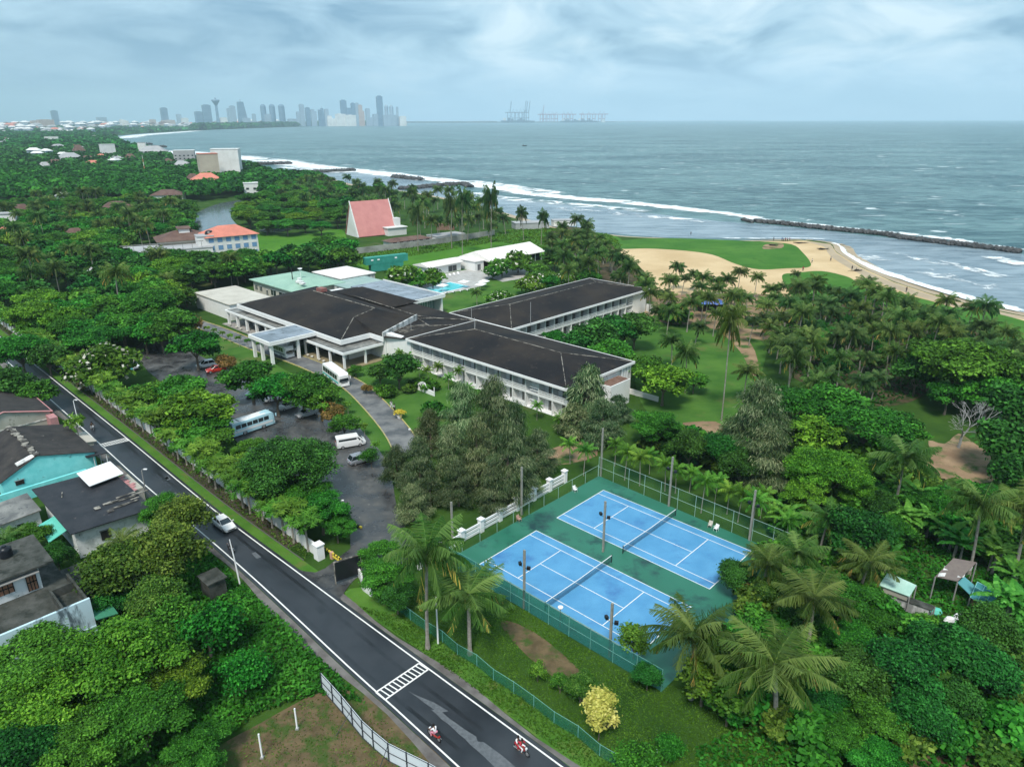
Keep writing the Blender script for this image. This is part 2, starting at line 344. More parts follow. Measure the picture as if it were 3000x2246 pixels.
M['river'] = water('river_water', (0.09, 0.115, 0.12), (0.12, 0.145, 0.145), 0.12, 0.15, False, 3.0, bstr=0.2)
mb = MB(); mb.add([(-19800,-350,-1.0),(19800,-350,-1.0),(19800,19800,-1.0),(-19800,19800,-1.0)], [(0,1,2,3)])
struct(mb.build('sea', M['sea']))
# sheltered water between the shore and the breakwaters
inner = [(1100,470),(1000,440),(880,418),(760,395),(690,378),(640,366),(760,370),(880,385),(960,398),(1010,412),(1080,428),(1200,440),(1320,452),(1440,466),(1560,480),(1640,485),(1760,498),(1900,514),(2050,532),(2200,548),(2300,600),(2300,720),(2120,672),(2030,650),(1930,616),(1860,584),(1800,550),(1790,528),(1700,518),(1430,514),(1240,498)]
sheet('sheltered_water', [D(x, y, -0.9) for x, y in inner], -0.94, M['lagoon'])
# foam of the surf
fm = bpy.data.materials.new('surf_foam'); fm.use_nodes = True; t_ = fm.node_tree; b = t_.nodes['Principled BSDF']; b.inputs['Base Color'].default_value = (0.82, 0.86, 0.87, 1); b.inputs['Roughness'].default_value = 0.8
at = nd(t_, 'ShaderNodeAttribute'); at.attribute_name = 'edge'; tcc = nd(t_, 'ShaderNodeTexCoord')
nz = nd(t_, 'ShaderNodeTexNoise', Scale=0.075, Detail=9, Roughness=0.70, Distortion=0.8); L_ = t_.links; L_.new(tcc.outputs['Object'], nz.inputs[0])
ad = nd(t_, 'ShaderNodeMath'); ad.operation = 'MULTIPLY_ADD'; ad.inputs[1].default_value = 2.2; L_.new(nz.outputs[0], ad.inputs[0]); L_.new(at.outputs['Fac'], ad.inputs[2])
mr = nd(t_, 'ShaderNodeMapRange'); mr.inputs[1].default_value = 1.50; mr.inputs[2].default_value = 1.78; L_.new(ad.outputs[0], mr.inputs[0]); L_.new(mr.outputs[0], b.inputs['Alpha'])
def surf(name, line, widths, z, peak=0.75, n=6):
    """a band of broken foam along a line: widths (seaward, landward) in metres per point"""
    P = smooth_line([D(x, y, z) for x, y in line], n); m = len(P); vs = []; at = []; fs = []
    for i, p in enumerate(P):
        d = (P[min(i+1,m-1)]-P[max(i-1,0)]).normalized(); nx = Vector((-d.y, d.x, 0)); f = i/(m-1)*(len(widths)-1); k = min(int(f), len(widths)-2); t = f-k
        a = widths[k][0]*(1-t)+widths[k+1][0]*t; c = widths[k][1]*(1-t)+widths[k+1][1]*t
        e_ = min(1, i/3, (m-1-i)/3)
        for off, val in ((a, 0), (a*0.45, peak), (0, peak+0.05), (-c*0.5, peak*0.85), (-c, 0.0)):
            vs.append((p.x+nx.x*off, p.y+nx.y*off, z)); at.append(val*e_)
    for i in range(m-1):
        for k in range(4): fs.append((i*5+k, i*5+k+1, i*5+5+k+1, i*5+5+k))
    me = bpy.data.meshes.new(name); me.from_pydata(vs, [], fs); me.materials.append(fm)
    a_ = me.attributes.new('edge', 'FLOAT', 'POINT'); a_.data.foreach_set('value', at); me.update()
    o = bpy.data.objects.new(name, me); COL.objects.link(o); o['kind'] = 'stuff'; return o
surf('surf_foam', [(540,340),(620,352),(700,362),(800,372),(900,384),(980,393),(1060,405),(1150,419),(1250,430),(1350,438),(1450,450),(1540,460),(1620,472),(1660,479)], [(60,30),(40,25),(30,18),(22,14),(18,12),(14,9),(10,7)], -0.80, 0.72)
surf('surf_foam', [(1650,476),(1720,484),(1800,492),(1870,500),(1940,507),(2010,515),(2080,524),(2160,536),(2230,548)], [(7,3),(9,3),(6,3),(9,3),(10,3),(5,3),(7,3)], -0.78, 0.62)
surf('surf_foam', [(1795,524),(1812,536),(1832,556),(1880,580),(1950,606),(2040,634),(2120,656),(2230,682)], [(2.0,1.5),(3,1.5),(4,1.5),(5,1.5),(6,1.5),(6,1.5)], -0.30, 0.85)
surf('surf_foam', [(1540,516),(1640,517),(1740,517),(1800,520)], [(3,1),(2,1),(2,1)], -0.5, 0.6)
surf('surf_foam', [(2125,556),(2160,566),(2250,584)], [(12,3),(14,5)], -0.7, 0.6)
surf('surf_foam', [(262,298),(300,290),(380,284),(450,279)], [(40,60),(70,60),(50,30)], -0.75, 0.7)
surf('surf_foam', [(340,322),(420,330),(500,338),(560,345)], [(60,60),(60,60)], -0.75, 0.75)
surf('surf_foam', [(590,355),(680,366),(760,374)], [(20,20),(14,14)], -0.7, 0.6)
surf('surf_foam', [(1000,388),(1080,398),(1160,410),(1240,420)], [(10,26),(12,30),(8,20)], -0.84, 0.62)
surf('surf_foam', [(1000,412),(1080,424),(1200,436),(1330,448),(1450,460)], [(6,30),(6,26),(5,20)], -0.83, 0.5)
surf('surf_foam', [(1150,444),(1300,458),(1450,472),(1580,484)], [(8,12),(8,14),(6,8)], -0.82, 0.42)
surf('surf_foam', [(1820,540),(1900,566),(2000,590),(2120,620),(2230,640)], [(10,6),(12,8),(14,8)], -0.80, 0.40)
surf('surf_foam', [(1900,545),(2000,565),(2120,590),(2230,612)], [(8,5),(10,6),(9,6)], -0.79, 0.38)
# rivers
riv = [(405,500),(410,478),(426,458),(466,440),(505,432),(530,430),(560,425),(585,418),(600,424),(560,436),(528,442),(505,454),(500,466),(508,478),(520,492),(500,505)]
sheet('river', smooth_line([D(x,y,0) for x, y in riv], 3, True), 0.03, M['river'])
sheet('river', [D(x,y,0) for x, y in [(560,498),(566,488),(590,484),(620,487),(632,494),(600,500)]], 0.035, M['river'])
# ---- beach, meadows
def S(name, pts, z, m, n=4, kind='structure'): return sheet(name, smooth_line([D(x,y,0) for x, y in pts], n, True), z, M[m], kind)
beach = shore[15:][:]+[(2300,712),(2300,740),(2120,700),(2000,690),(1900,660),(1800,650),(1700,680),(1560,760),(1380,760),(1350,600),(1340,540)]
sheet('beach_sand', [D(x,y,0) for x, y in beach], 0.02, M['sand'])
S('wet_sand', [(1740,524),(1795,531),(1806,548),(1858,581),(1930,613),(2030,646),(2120,669),(2240,693),(2240,698),(2110,676),(2020,654),(1920,622),(1850,590),(1795,556),(1780,535)], 0.035, 'wetsand', 3)
S('meadow', [(1330,523),(1420,516),(1540,519),(1640,524),(1710,530),(1735,548),(1752,570),(1745,580),(1700,582),(1640,584),(1590,572),(1540,552),(1480,543),(1400,538),(1340,538)], 0.045, 'beachgrass')
S('sandy_patch', [(1655,530),(1690,528),(1690,538),(1650,540)], 0.06, 'dirt', 3)
S('meadow', [(1690,598),(1720,592),(1775,588),(1830,600),(1860,614),(1960,640),(2060,668),(2120,700),(2060,760),(1900,740),(1760,690),(1710,640)], 0.045, 'beachgrass')
S('meadow', [(2060,672),(2120,674),(2230,702),(2300,730),(2300,800),(2150,790),(2090,740)], 0.05, 'beachgrass')

S('sandy_patch', [(2005,955),(2040,962),(2070,940),(2100,958),(2140,990),(2130,1015),(2165,1030),(2120,1048),(2060,1035),(2020,1045),(1990,1015),(2012,990)], 0.05, 'dirt', 3)
S('meadow', [(690,580),(700,548),(760,545),(900,528),(1040,512),(1130,490),(1200,494),(1320,508),(1345,530),(1290,560),(1180,560),(1000,572),(800,585)], 0.03, 'meadow')
S('meadow', [(545,515),(560,503),(620,505),(680,500),(740,495),(745,530),(690,545),(620,560),(550,548)], 0.03, 'meadow')
S('meadow', [(110,690),(130,640),(165,610),(190,640),(185,700),(150,740)], 0.04, 'lawn')
S('lawn', [(1395,690),(1500,680),(1640,735),(1650,790),(1620,850),(1560,920),(1440,920),(1380,860),(1370,760)], 0.05, 'lawn')
S('dirt_path', [(1430,690),(1500,684),(1560,690),(1620,740),(1640,800),(1625,812),(1598,760),(1540,712),(1440,700)], 0.06, 'dirt', 3)
S('dirt_path', [(1385,655),(1400,640),(1700,640),(1730,700),(1660,740),(1480,690)], 0.055, 'dirt', 3)
S('dirt_path', [(1455,918),(1545,912),(1555,936),(1460,938)], 0.06, 'dirt', 3)
S('dirt_path', [(1180,975),(1260,955),(1290,985),(1200,1005)], 0.06, 'dirt', 3)
S('lawn', [(940,590),(1060,580),(1230,600),(1240,700),(1100,700),(960,670)], 0.05, 'lawn')
S('lawn', [(770,810),(830,770),(930,800),(990,850),(1000,900),(960,930),(890,950),(860,900)], 0.05, 'lawn')
S('lawn', [(430,700),(540,745),(620,800),(760,850),(870,960),(820,980),(700,900),(560,800),(480,770)], 0.05, 'lawn')
# ---- car park and drive
S('car_park', [(295,745),(360,735),(480,790),(560,830),(720,880),(800,950),(840,1010),(860,1110),(900,1180),(870,1210),(765,1210),(745,1120),(640,1060),(520,960),(420,870),(320,800)], 0.06, 'asphalt2', 3)
dl = smooth_line([D(x,y,0) for x, y in [(300,640),(380,680),(470,712),(560,748),(640,775),(700,800),(760,830),(800,865),(845,915),(872,955),(880,985)]], 6)
mb = MB(); strip(mb, dl, 4.6, 0.10); struct(mb.build('driveway', M['drive']))
mb = MB()
for o_ in (2.42, -2.42):
    for i in range(len(dl)-1):
        a, b_ = dl[i], dl[i+1]; d = (b_-a).normalized(); nx = Vector((-d.y, d.x, 0)); p = [a+nx*(o_-0.09), b_+nx*(o_-0.09), b_+nx*(o_+0.09), a+nx*(o_+0.09)]
        mb.prism([(q.x,q.y) for q in p], 0.0, 0.2)
struct(mb.build('driveway_kerb', M['kerbY']))
# ---- main road
A_ = G(36,1067); 
roadc = [(G(u1,v1)+G(u2,v2))/2 for (u1,v1),(u2,v2) in (((154,1171),(205,1145)),((423,1418),(560,1435)),((700,1654),(830,1647)))]
# straight axis from the site frame: left edge q=ql, right edge q=qr
ql = [toST(G(u,v))[1] for u, v in ((154,1171),(292,1296),(423,1418),(700,1654),(849,1789),(937,1877),(1098,2027),(1351,2246))]
qr = [toST(G(u,v))[1] for u, v in ((115,1074),(371,1280),(598,1470),(770,1600),(1023,1789),(1224,1938),(1645,2246))]
print('road q left', [round(x,1) for x in ql], 'right', [round(x,1) for x in qr])
REL = [G(u,v) for u, v in ((-120,935),(-40,1000),(36,1067),(154,1171),(292,1296),(423,1418),(632,1593),(700,1654),(849,1789),(937,1877),(1098,2027),(1351,2246))]
RER = [G(u,v) for u, v in ((-40,948),(40,1015),(115,1074),(371,1280),(598,1470),(700,1550),(770,1600),(1023,1789),(1224,1938),(1645,2246))]
REL.append(REL[-1]+(REL[-1]-REL[-3])*0.7); RER.append(RER[-1]+(RER[-1]-RER[-2])*0.6)
def edgeq(line, s):
    P = [toST(p) for p in line]
    for a, b in zip(P, P[1:]):
        if a[0] <= s <= b[0]: return a[1]+(b[1]-a[1])*(s-a[0])/(b[0]-a[0])
    return P[0][1] if s < P[0][0] else P[-1][1]
ss = np.arange(toST(REL[0])[0]+1, toST(REL[-1])[0]-1, 4.0)
k7 = lambda L_: np.convolve(np.pad(L_, 2, 'edge'), np.ones(5)/5, 'valid')
qL = k7([edgeq(REL, s) for s in ss]); qR = k7([edgeq(RER, s) for s in ss])
qL[-6:] = qL[-7]+(np.arange(1,7))*(qL[-7]-qL[-12])/5; qR[-6:] = qR[-7]+(np.arange(1,7))*(qR[-7]-qR[-12])/5
lineL = [ST(s, q) for s, q in zip(ss, qL)]; lineR = [ST(s, q) for s, q in zip(ss, qR)]
W2 = 0.45
mb = MB()
for i in range(len(ss)-1):
    mb.add([tuple(ST(ss[i], qL[i]-W2, .07)), tuple(ST(ss[i+1], qL[i+1]-W2, .07)), tuple(ST(ss[i+1], qR[i+1]+W2, .07)), tuple(ST(ss[i], qR[i]+W2, .07))], [(0,1,2,3)])
struct(mb.build('road', M['asphalt']))
mb = MB(); strip(mb, lineL, 0.16, 0.075); strip(mb, lineR, 0.16, 0.075); struct(mb.build('road_markings', M['paint']))
def crossing(pts):
    a, b, c, d = [G(u, v, .079) for u, v in pts]     # far-left, far-right, near-right, near-left
    mb = MB()
    def line(p, q, w):
        dd = (q-p).normalized(); nx = Vector((-dd.y, dd.x, 0))*w/2; mb.add([tuple(p-nx), tuple(q-nx), tuple(q+nx), tuple(p+nx)], [(0,1,2,3)])
    line(a, b, .18); line(d, c, .18)
    for k in range(1, 11):
        t = k/11; p = a+(b-a)*t; q = d+(c-d)*min(1, t+0.02); mb.o = (0,0,0.003); line(p+(q-p)*0.04, q-(q-p)*0.04, .14)
    mb.o = (0,0,0); line(a+Vector((0,0,.003)), d+Vector((0,0,.003)), .16); line(b+Vector((0,0,.003)), c+Vector((0,0,.003)), .16)
    return struct(mb.build('crossing_markings', M['paint']))
crossing(((1098,2025),(1224,1941),(1251,1959),(1125,2047)))
crossing(((292,1297),(365,1279),(376,1286),(300,1304)))
# worn patch of old surface on the road
M['worn'] = mat('worn_asphalt', (0.13,0.14,0.15), 0.6, (0.09,0.10,0.11), scale=3, detail=6, spec=0.3)
z4 = lambda pts: [G(1200+x/5.53, 2080+y/5.53) for x, y in pts]
sheet('worn_road_surface', z4([(330,-10),(480,10),(620,130),(760,230),(900,330),(1060,430),(1080,510),(1180,520),(1290,600),(1480,740),(1700,930),(1360,930),(1200,770),(1090,670),(960,560),(880,470),(780,390),(700,310),(600,220),(500,150),(400,50)]), .075, M['worn'])
z5 = lambda pts: [G(700+x/2.212, 1500+y/2.212) for x, y in pts]
sheet('worn_road_surface', z5([(1085,1155),(1130,1180),(1260,1235),(1350,1290),(1290,1300),(1200,1240),(1150,1200)]), .0785, M['worn'])
# dusty apron at the gate, verges
S('gate_apron', [(520,1215),(600,1215),(680,1235),(740,1195),(800,1160),(850,1180),(870,1215),(800,1235),(765,1250),(735,1290),(728,1312),(640,1270)], 0.062, 'asphalt2', 3)
sheet('gravel_shoulder', [ST(s, q-W2-0.05, 0) for s, q in zip(ss[6:], qL[6:])]+[ST(s, q-W2-1.0-0.5*math.sin(s*.2), 0) for s, q in list(zip(ss[6:], qL[6:]))[::-1]], 0.055, mat('shoulder_gravel', (0.10,0.09,0.085), 0.95, (0.18,0.17,0.16), scale=0.5, detail=7))
sheet('gravel_shoulder', [ST(s, q+W2+0.05, 0) for s, q in zip(ss[34:], qR[34:])]+[ST(s, q+W2+0.7+0.3*math.sin(s*.3), 0) for s, q in list(zip(ss[34:], qR[34:]))[::-1]], 0.055, bpy.data.materials['shoulder_gravel'])
# lawn verge, then the planting strip under the boundary wall
vs_ = [(s, q) for s, q in zip(ss, qR) if s < toST(G(905,1712))[0]]
M['verge'] = mat('verge_grass', (0.05, 0.14, 0.018), 0.95, (0.085, 0.19, 0.028), scale=0.25, detail=8, col3=(0.12,0.14,0.04), scale3=0.4, c3=(0.55,0.7), bump=0.5, bscale=5, spec=0.1)
sheet('verge', [ST(s, q+W2+0.02, 0) for s, q in vs_]+[ST(s, q+1.9, 0) for s, q in vs_[::-1]], 0.058, M['verge'])
sheet('planting_bed', [ST(s, q+1.92, 0) for s, q in vs_[:-2]]+[ST(s, q+4.3, 0) for s, q in vs_[:-2][::-1]], 0.06, M['earth'])
mb = MB()
for (s1, q1), (s2, q2) in zip(vs_[:-2], vs_[1:-1]): mb.prism([tuple(ST(s1,q1+1.84))[:2], tuple(ST(s2,q2+1.84))[:2], tuple(ST(s2,q2+1.96))[:2], tuple(ST(s1,q1+1.96))[:2]], 0, .14)
struct(mb.build('bed_kerb', mat('dark_kerb', (0.10,0.10,0.09), .9)))
S('verge', [(745,1290),(900,1400),(1010,1480),(1190,1620),(1260,1700),(1420,1700),(1330,1640),(1180,1550),(1000,1420),(860,1330),(790,1270)], 0.05, 'verge', 4)
S('dirt_path', [(1080,1350),(1110,1345),(1180,1385),(1270,1470),(1330,1560),(1300,1570),(1240,1500),(1140,1420)], 0.055, 'dirt2', 3)
S('bare_ground', [(560,1560),(700,1490),(800,1500),(860,1560),(980,1656),(940,1760),(400,1760),(430,1640)], 0.05, 'dirt2', 3)
# ---- courts
YAW = -0.7573
M['cgreen'] = mat('court_green', (0.020, 0.135, 0.085), 0.42, (0.030, 0.165, 0.11), scale=0.2, detail=6, contrast=(0.35,0.6), col3=(0.012,0.05,0.05), scale3=0.16, c3=(0.52,0.64), rvar=(0.35,0.6), spec=0.4)
M['cblue'] = mat('court_blue', (0.068, 0.25, 0.46), 0.5, (0.098, 0.31, 0.53), scale=0.35, detail=6, contrast=(0.35,0.65), col3=(0.05,0.17,0.38), scale3=0.20, c3=(0.56,0.72), rvar=(0.4,0.6), spec=0.4)
yc, ys = math.cos(YAW), math.sin(YAW)
def CT(c, a, b, z=0): return Vector((c[0]+a*yc-b*ys, c[1]+a*ys+b*yc, z))
C1 = (8.155, 72.489); C2 = (18.70, 83.798)
# slab outline from the fence feet in the photo
cc = [G(u, v) for u, v in ((1758,1398),(1400,1590),(1436,1655),(1860,1975),(2235,1640))]
CA = [CT(C1,-15.6,-8.0), CT(C1,16.5,-8.0), CT(C1,16.5,23.0), CT(C1,-15.3,24.2)]
sheet('tennis_court_surround', CA, 0.075, M['cgreen'])
for c in (C1, C2):
    sheet('tennis_court_surface', [CT(c,-11.95,-5.55), CT(c,11.95,-5.55), CT(c,11.95,5.55), CT(c,-11.95,5.55)], 0.08, M['cblue'])
    mb = MB()
    def ln(a0, b0, a1, b1, w=.045, z=.0845):
        p, q = CT(c,a0,b0,z), CT(c,a1,b1,z); d = (q-p).normalized(); nx = Vector((-d.y,d.x,0))*w; mb.add([tuple(p-nx),tuple(q-nx),tuple(q+nx),tuple(p+nx)],[(0,1,2,3)])
    for b_ in (-5.485, 5.485): ln(-11.95,b_,11.95,b_)
    for b_ in (-4.115, 4.115): ln(-11.885,b_,11.885,b_)
    for a_ in (-11.885, 11.885): ln(a_,-5.41,a_,5.41,.055,.0875)
    for a_ in (-6.4, 6.4): ln(a_,-4.05,a_,4.05,.05,.0875)
    ln(-6.33,0,6.33,0,.045,.0845)
    struct(mb.build('court_markings', M['paint']))
print('slab st', [tuple(round(float(x),1) for x in ((p-Vector((*C1,0))).x*yc+(p-Vector((*C1,0))).y*ys, -(p-Vector((*C1,0))).x*ys+(p-Vector((*C1,0))).y*yc)) for p in cc])

M['track'] = mat('wheel_track', (0.012,0.014,0.017), 0.28, (0.024,0.027,0.032), scale=0.6, detail=7, spec=.5)
mb = MB()
for off in (-1.9, 1.0):
    ln_ = [ST(s_, (a_+b_)/2+off+.12*math.sin(s_*.21)) for s_, a_, b_ in zip(ss, qL, qR)]; strip(mb, ln_[4:-4], .42, .0735)
struct(mb.build('road_wear', M['track']))
rr_ = random.Random(12)
for i in range(7):
    s_ = rr_.uniform(20, 92); q_ = float(np.interp(s_, ss, (qL+qR)/2))+rr_.uniform(-1.5,1.5); a_, b_ = rr_.uniform(.4,1.0), rr_.uniform(.25,.5)
    sheet('road_repair', wobble([ST(s_-a_,q_-b_), ST(s_+a_,q_-b_), ST(s_+a_*1.1,q_+b_), ST(s_-a_,q_+b_*1.1)], .08, i), .0745, M['worn'] if i % 3 == 0 else M['track'])
# distant houses: (x, y of the foot, width px, height px) in display px, walls, roof, roof kind, label
Z1 = lambda x, y: (x/2.212/K, (230+y/2.212)/K)
HB = []
def hb(x, y, w, h, wall, roof, kind, lab): HB.append((*Z1(x, y), w/2.212/K, h/2.212/K, wall, roof, kind, lab))
hb(1475,600,150,125,'hwhite','hwhite','flat','tall white slab of flats facing the bay'); hb(1370,612,105,110,'hbeige','hcoral','flat','beige block of flats next to the tall white slab')
hb(1350,655,160,36,'hbeige','hcoral','hip','low coral roofed houses block under the beige flats'); hb(715,490,70,56,'hwhite','hwhite','flat','white house at the inner shore of the bay'); hb(525,480,55,44,'hbeige','hbrown','hip','beige house in the far woods near the bay')
hb(460,520,130,34,'hwhite','hgrey','hip','long white house in the far woods'); hb(990,485,140,42,'hwhite','hgrey','hip','white building with a grey roof close to the surf'); hb(1205,540,110,66,'hgrey','hwhite','flat','grey building with white storeys behind dark trees')
hb(342,400,62,24,'hwhite','hwhite','flat','bright white box of a house alone in the far woods'); hb(442,715,110,22,'hwhite','hgrey','flat','long white roofed shed in the wood clearing'); hb(430,755,90,22,'hwhite','hgrey','hip','white house below the long white shed')
hb(1085,765,170,38,'hwhite','hbrown','hip','dark roofed white villa above the river'); hb(770,865,160,58,'hbeige','hbrown','hip','house with a dark brown hipped roof in the wood'); hb(1630,690,80,14,'hwhite','hwhite','flat','white roof among the trees near the surf')
hb(45,960,100,72,'hwhite','hgrey','flat','white two storey house at the edge of the picture'); hb(45,1030,80,55,'hwhite','hcoral','hip','small white house with a coral roof at the edge'); hb(165,880,90,56,'hbeige','hbrown','hip','brown roofed house in the palms'); hb(600,1300,100,64,'hwhite','hgrey','hip','white house with a tin roof among palms')
hb(300,560,60,20,'hwhite','hgrey','hip','little white roof in the middle of the far woods'); hb(850,520,60,30,'hwhite','hbrown','hip','small house in the far woods below the surf'); hb(1260,640,70,22,'hbeige','hbrown','hip','coral roof left of the beige flats'); hb(20,430,40,26,'hwhite','hgrey','flat','white house at the far edge of the woods')
hb(520,850,60,24,'hwhite','hbrown','hip','roof corner showing in the palm wood'); hb(690,945,44,20,'hwhite','hgrey','hip','tiny white gable in the palm wood'); hb(505,1040,110,60,'hbeige','hbrown','hip','dull red roof behind the palms'); hb(1180,560,80,26,'hgrey','hgrey','hip','grey roof below the grey building'); hb(930,470,40,50,'hwhite','hgrey','flat','narrow white house near the surf')
NOGO = []; HC = []
for (x, y, w, h, wa, ro, ki, la) in HB:
    far = y < 400; p = D(x, y, 7 if far else 3); p.z = 0; d = p.length; wm = w*K/F_*d; t = Vector((-p.x, -p.y, 0)).normalized(); n_ = Vector((-t.y, t.x, 0)); L1 = min(40, 12+d*.015)
    NOGO.append([p+n_*wm*.55-t*12, p-n_*wm*.55-t*12, p-n_*wm*.5+t*L1, p+n_*wm*.5+t*L1]); HC.append((p.x, p.y, wm*.5, L1, t, n_))
# ================= plants: kinds =================
def leafmat(name, dark, mid, light, trans=0.22, spec=0.10, rough=0.6, var=0.10, extra=None):
    m = bpy.data.materials.new(name); m.use_nodes = True; nt = m.node_tree; L = nt.links; b = nt.nodes['Principled BSDF']
    b.inputs['Roughness'].default_value = rough; b.inputs['Specular IOR Level'].default_value = spec
    at = nd(nt, 'ShaderNodeAttribute'); at.attribute_name = 'tone'
    rp = nd(nt, 'ShaderNodeValToRGB'); c = rp.color_ramp; c.elements[0].color = (*dark, 1); c.elements[1].color = (*light, 1); c.elements[1].position = 0.93
    e = c.elements.new(0.5); e.color = (*mid, 1)
    if extra: e2 = c.elements.new(1.0); e2.color = (*extra, 1)
    L.new(at.outputs['Fac'], rp.inputs[0])
    oi = nd(nt, 'ShaderNodeObjectInfo'); hs = nd(nt, 'ShaderNodeHueSaturation')
    a = nd(nt, 'ShaderNodeMapRange'); a.inputs[3].default_value = 0.5-var*0.28; a.inputs[4].default_value = 0.5+var*0.22; L.new(oi.outputs['Random'], a.inputs[0]); L.new(a.outputs[0], hs.inputs['Hue'])
    wn = nd(nt, 'ShaderNodeTexWhiteNoise', noise_dimensions='1D'); L.new(oi.outputs['Random'], wn.inputs['W'])
    v = nd(nt, 'ShaderNodeMapRange'); v.inputs[3].default_value = 1-var*2.6; v.inputs[4].default_value = 1+var*2.4; L.new(wn.outputs['Value'], v.inputs[0]); L.new(v.outputs[0], hs.inputs['Value'])
    L.new(rp.outputs[0], hs.inputs['Color']); L.new(hs.outputs[0], b.inputs['Base Color'])
    tr = nd(nt, 'ShaderNodeBsdfTranslucent'); L.new(hs.outputs[0], tr.inputs[0]); ms = nd(nt, 'ShaderNodeMixShader'); ms.inputs[0].default_value = trans
    L.new(b.outputs[0], ms.inputs[1]); L.new(tr.outputs[0], ms.inputs[2]); L.new(ms.outputs[0], nt.nodes['Material Output'].inputs['Surface'])
    return m
LM = {
 'S': leafmat('leaf_bright', (0.0071,0.0387,0.0034), (0.0334,0.1490,0.0139), (0.1009,0.3380,0.0354)),
 'L': leafmat('leaf_lime', (0.0137,0.0534,0.0037), (0.0706,0.2035,0.0144), (0.2129,0.4454,0.0409)),
 'B': leafmat('leaf_dark', (0.0052,0.0283,0.0045), (0.0234,0.1039,0.0139), (0.0686,0.2387,0.0398)),
 'O': leafmat('leaf_olive', (0.0116,0.0386,0.0042), (0.0589,0.1410,0.0167), (0.1736,0.2916,0.0471)),
 'C': leafmat('leaf_casuarina', (0.014,0.046,0.014), (0.082,0.155,0.058), (0.30,0.36,0.19), trans=0.12, var=0.18),
 'Y': leafmat('leaf_croton', (0.20,0.22,0.03), (0.48,0.45,0.10), (0.70,0.64,0.22)),
 'R': leafmat('leaf_copper', (0.07,0.06,0.015), (0.17,0.12,0.03), (0.34,0.20,0.07)),
 'F': leafmat('leaf_frangipani', (0.0183,0.0726,0.0068), (0.0552,0.1690,0.0144), (0.1305,0.2933,0.0331), extra=(0.75,0.75,0.62)),
 'P': leafmat('palm_frond', (0.010,0.036,0.006), (0.036,0.096,0.014), (0.145,0.225,0.055), trans=0.15, extra=(0.40,0.30,0.07)),
 'A': leafmat('palm_frond_light', (0.0183,0.0683,0.0072), (0.0590,0.1751,0.0162), (0.1625,0.3462,0.0448), trans=0.2),
 'W': leafmat('palm_frond_windswept', (0.009,0.034,0.009), (0.026,0.078,0.017), (0.095,0.165,0.045), trans=0.15, extra=(0.24,0.20,0.06)),
 'G': leafmat('grass_blade', (0.0217,0.0614,0.0043), (0.0510,0.1275,0.0102), (0.0937,0.1963,0.0196)),
 'N': leafmat('banana_leaf', (0.0332,0.133,0.016), (0.084,0.266,0.035), (0.1764,0.441,0.0735), trans=0.3),
}
M['bark'] = mat('bark', (0.12,0.095,0.07), 0.9, (0.20,0.17,0.13), scale=4)
M['palmbark'] = mat('palm_bark', (0.20,0.18,0.15), 0.9, (0.32,0.30,0.26), scale=3)
M['deadwood'] = mat('dead_wood', (0.27,0.27,0.26), 0.9, (0.38,0.38,0.36), scale=3)
def quads(name, P, T, Wd, tone, m, taper=1.0):
    """one mesh of leaf cards. P centre/base, T half length vector, Wd half width vector (N,3)"""
    N = len(P); v = np.empty((N, 4, 3), np.float32)
    v[:,0] = P-T-Wd; v[:,1] = P-T+Wd; v[:,2] = P+T+Wd*taper; v[:,3] = P+T-Wd*taper
    me = bpy.data.meshes.new(name); me.vertices.add(4*N); me.loops.add(4*N); me.polygons.add(N)
    me.vertices.foreach_set('co', v.ravel()); me.loops.foreach_set('vertex_index', np.arange(4*N, dtype=np.int32))
    me.polygons.foreach_set('loop_start', np.arange(0, 4*N, 4, dtype=np.int32)); me.polygons.foreach_set('loop_total', np.full(N, 4, dtype=np.int32))
    me.materials.append(m); a = me.attributes.new('tone', 'FLOAT', 'POINT'); a.data.foreach_set('value', np.repeat(np.clip(tone, 0, 1), 4).astype(np.float32))
    me.update(calc_edges=True); return me
def unit(a): return a/np.maximum(np.linalg.norm(a, axis=-1, keepdims=True), 1e-9)
def cards(C, Nn, size, rng, aspect=0.6):
    """random card frames around normals Nn"""
    r = rng.normal(size=C.shape); t = unit(np.cross(Nn, r)); w = np.cross(Nn, t)
    s = (size*rng.uniform(0.65, 1.35, len(C)))[:, None]
    return t*s, w*s*aspect
def crown(lobes, n, size, rng, clump=0.55, per=9, shell=0.80, up=0.9, droop=0.0, flower=0.0, tonevar=0.20, under=0.25, aspect=0.62):
    """leaf clumps over the surface of flattened lobes; lobes (x,y,z,rx,rz)"""
    Ls = np.array(lobes, float); area = Ls[:,3]**2; pr = area/area.sum(); nc = max(8, n//per)
    k = rng.choice(len(Ls), nc, p=pr); d = unit(rng.normal(size=(nc, 3))); d[:,2] = np.where(rng.random(nc) < under, d[:,2], np.abs(d[:,2])); 
    rad = shell+(1-shell)*rng.random(nc)**0.7; rad *= np.where(rng.random(nc) < 0.16, rng.uniform(0.45, 0.95, nc), 1.0)
    c = Ls[k,:3]+d*rad[:,None]*np.stack([Ls[k,3], Ls[k,3], Ls[k,4]], 1)
    lt = rng.normal(0, 0.10, len(Ls))[k]; ct = rng.normal(0.45, tonevar, nc)+lt
    ci = np.repeat(np.arange(nc), per); off = rng.normal(size=(len(ci), 3))*clump*np.array([1, 1, 0.45]); off[:,2] -= droop*np.abs(off[:,2])*2
    C = c[ci]+off
    Nn = unit(d[ci]*0.7+np.array([0, 0, up])+rng.normal(size=(len(ci), 3))*0.55)
    T, Wd = cards(C, Nn, size, rng, aspect)
    tone = ct[ci]+rng.normal(0, 0.10, len(ci))+off[:,2]/clump*0.05
    tone = np.clip(tone, 0, 0.92)
    if flower: tone = np.where(rng.random(len(ci)) < flower, 1.0, tone)
    return C, T, Wd, tone
PROTO = {}
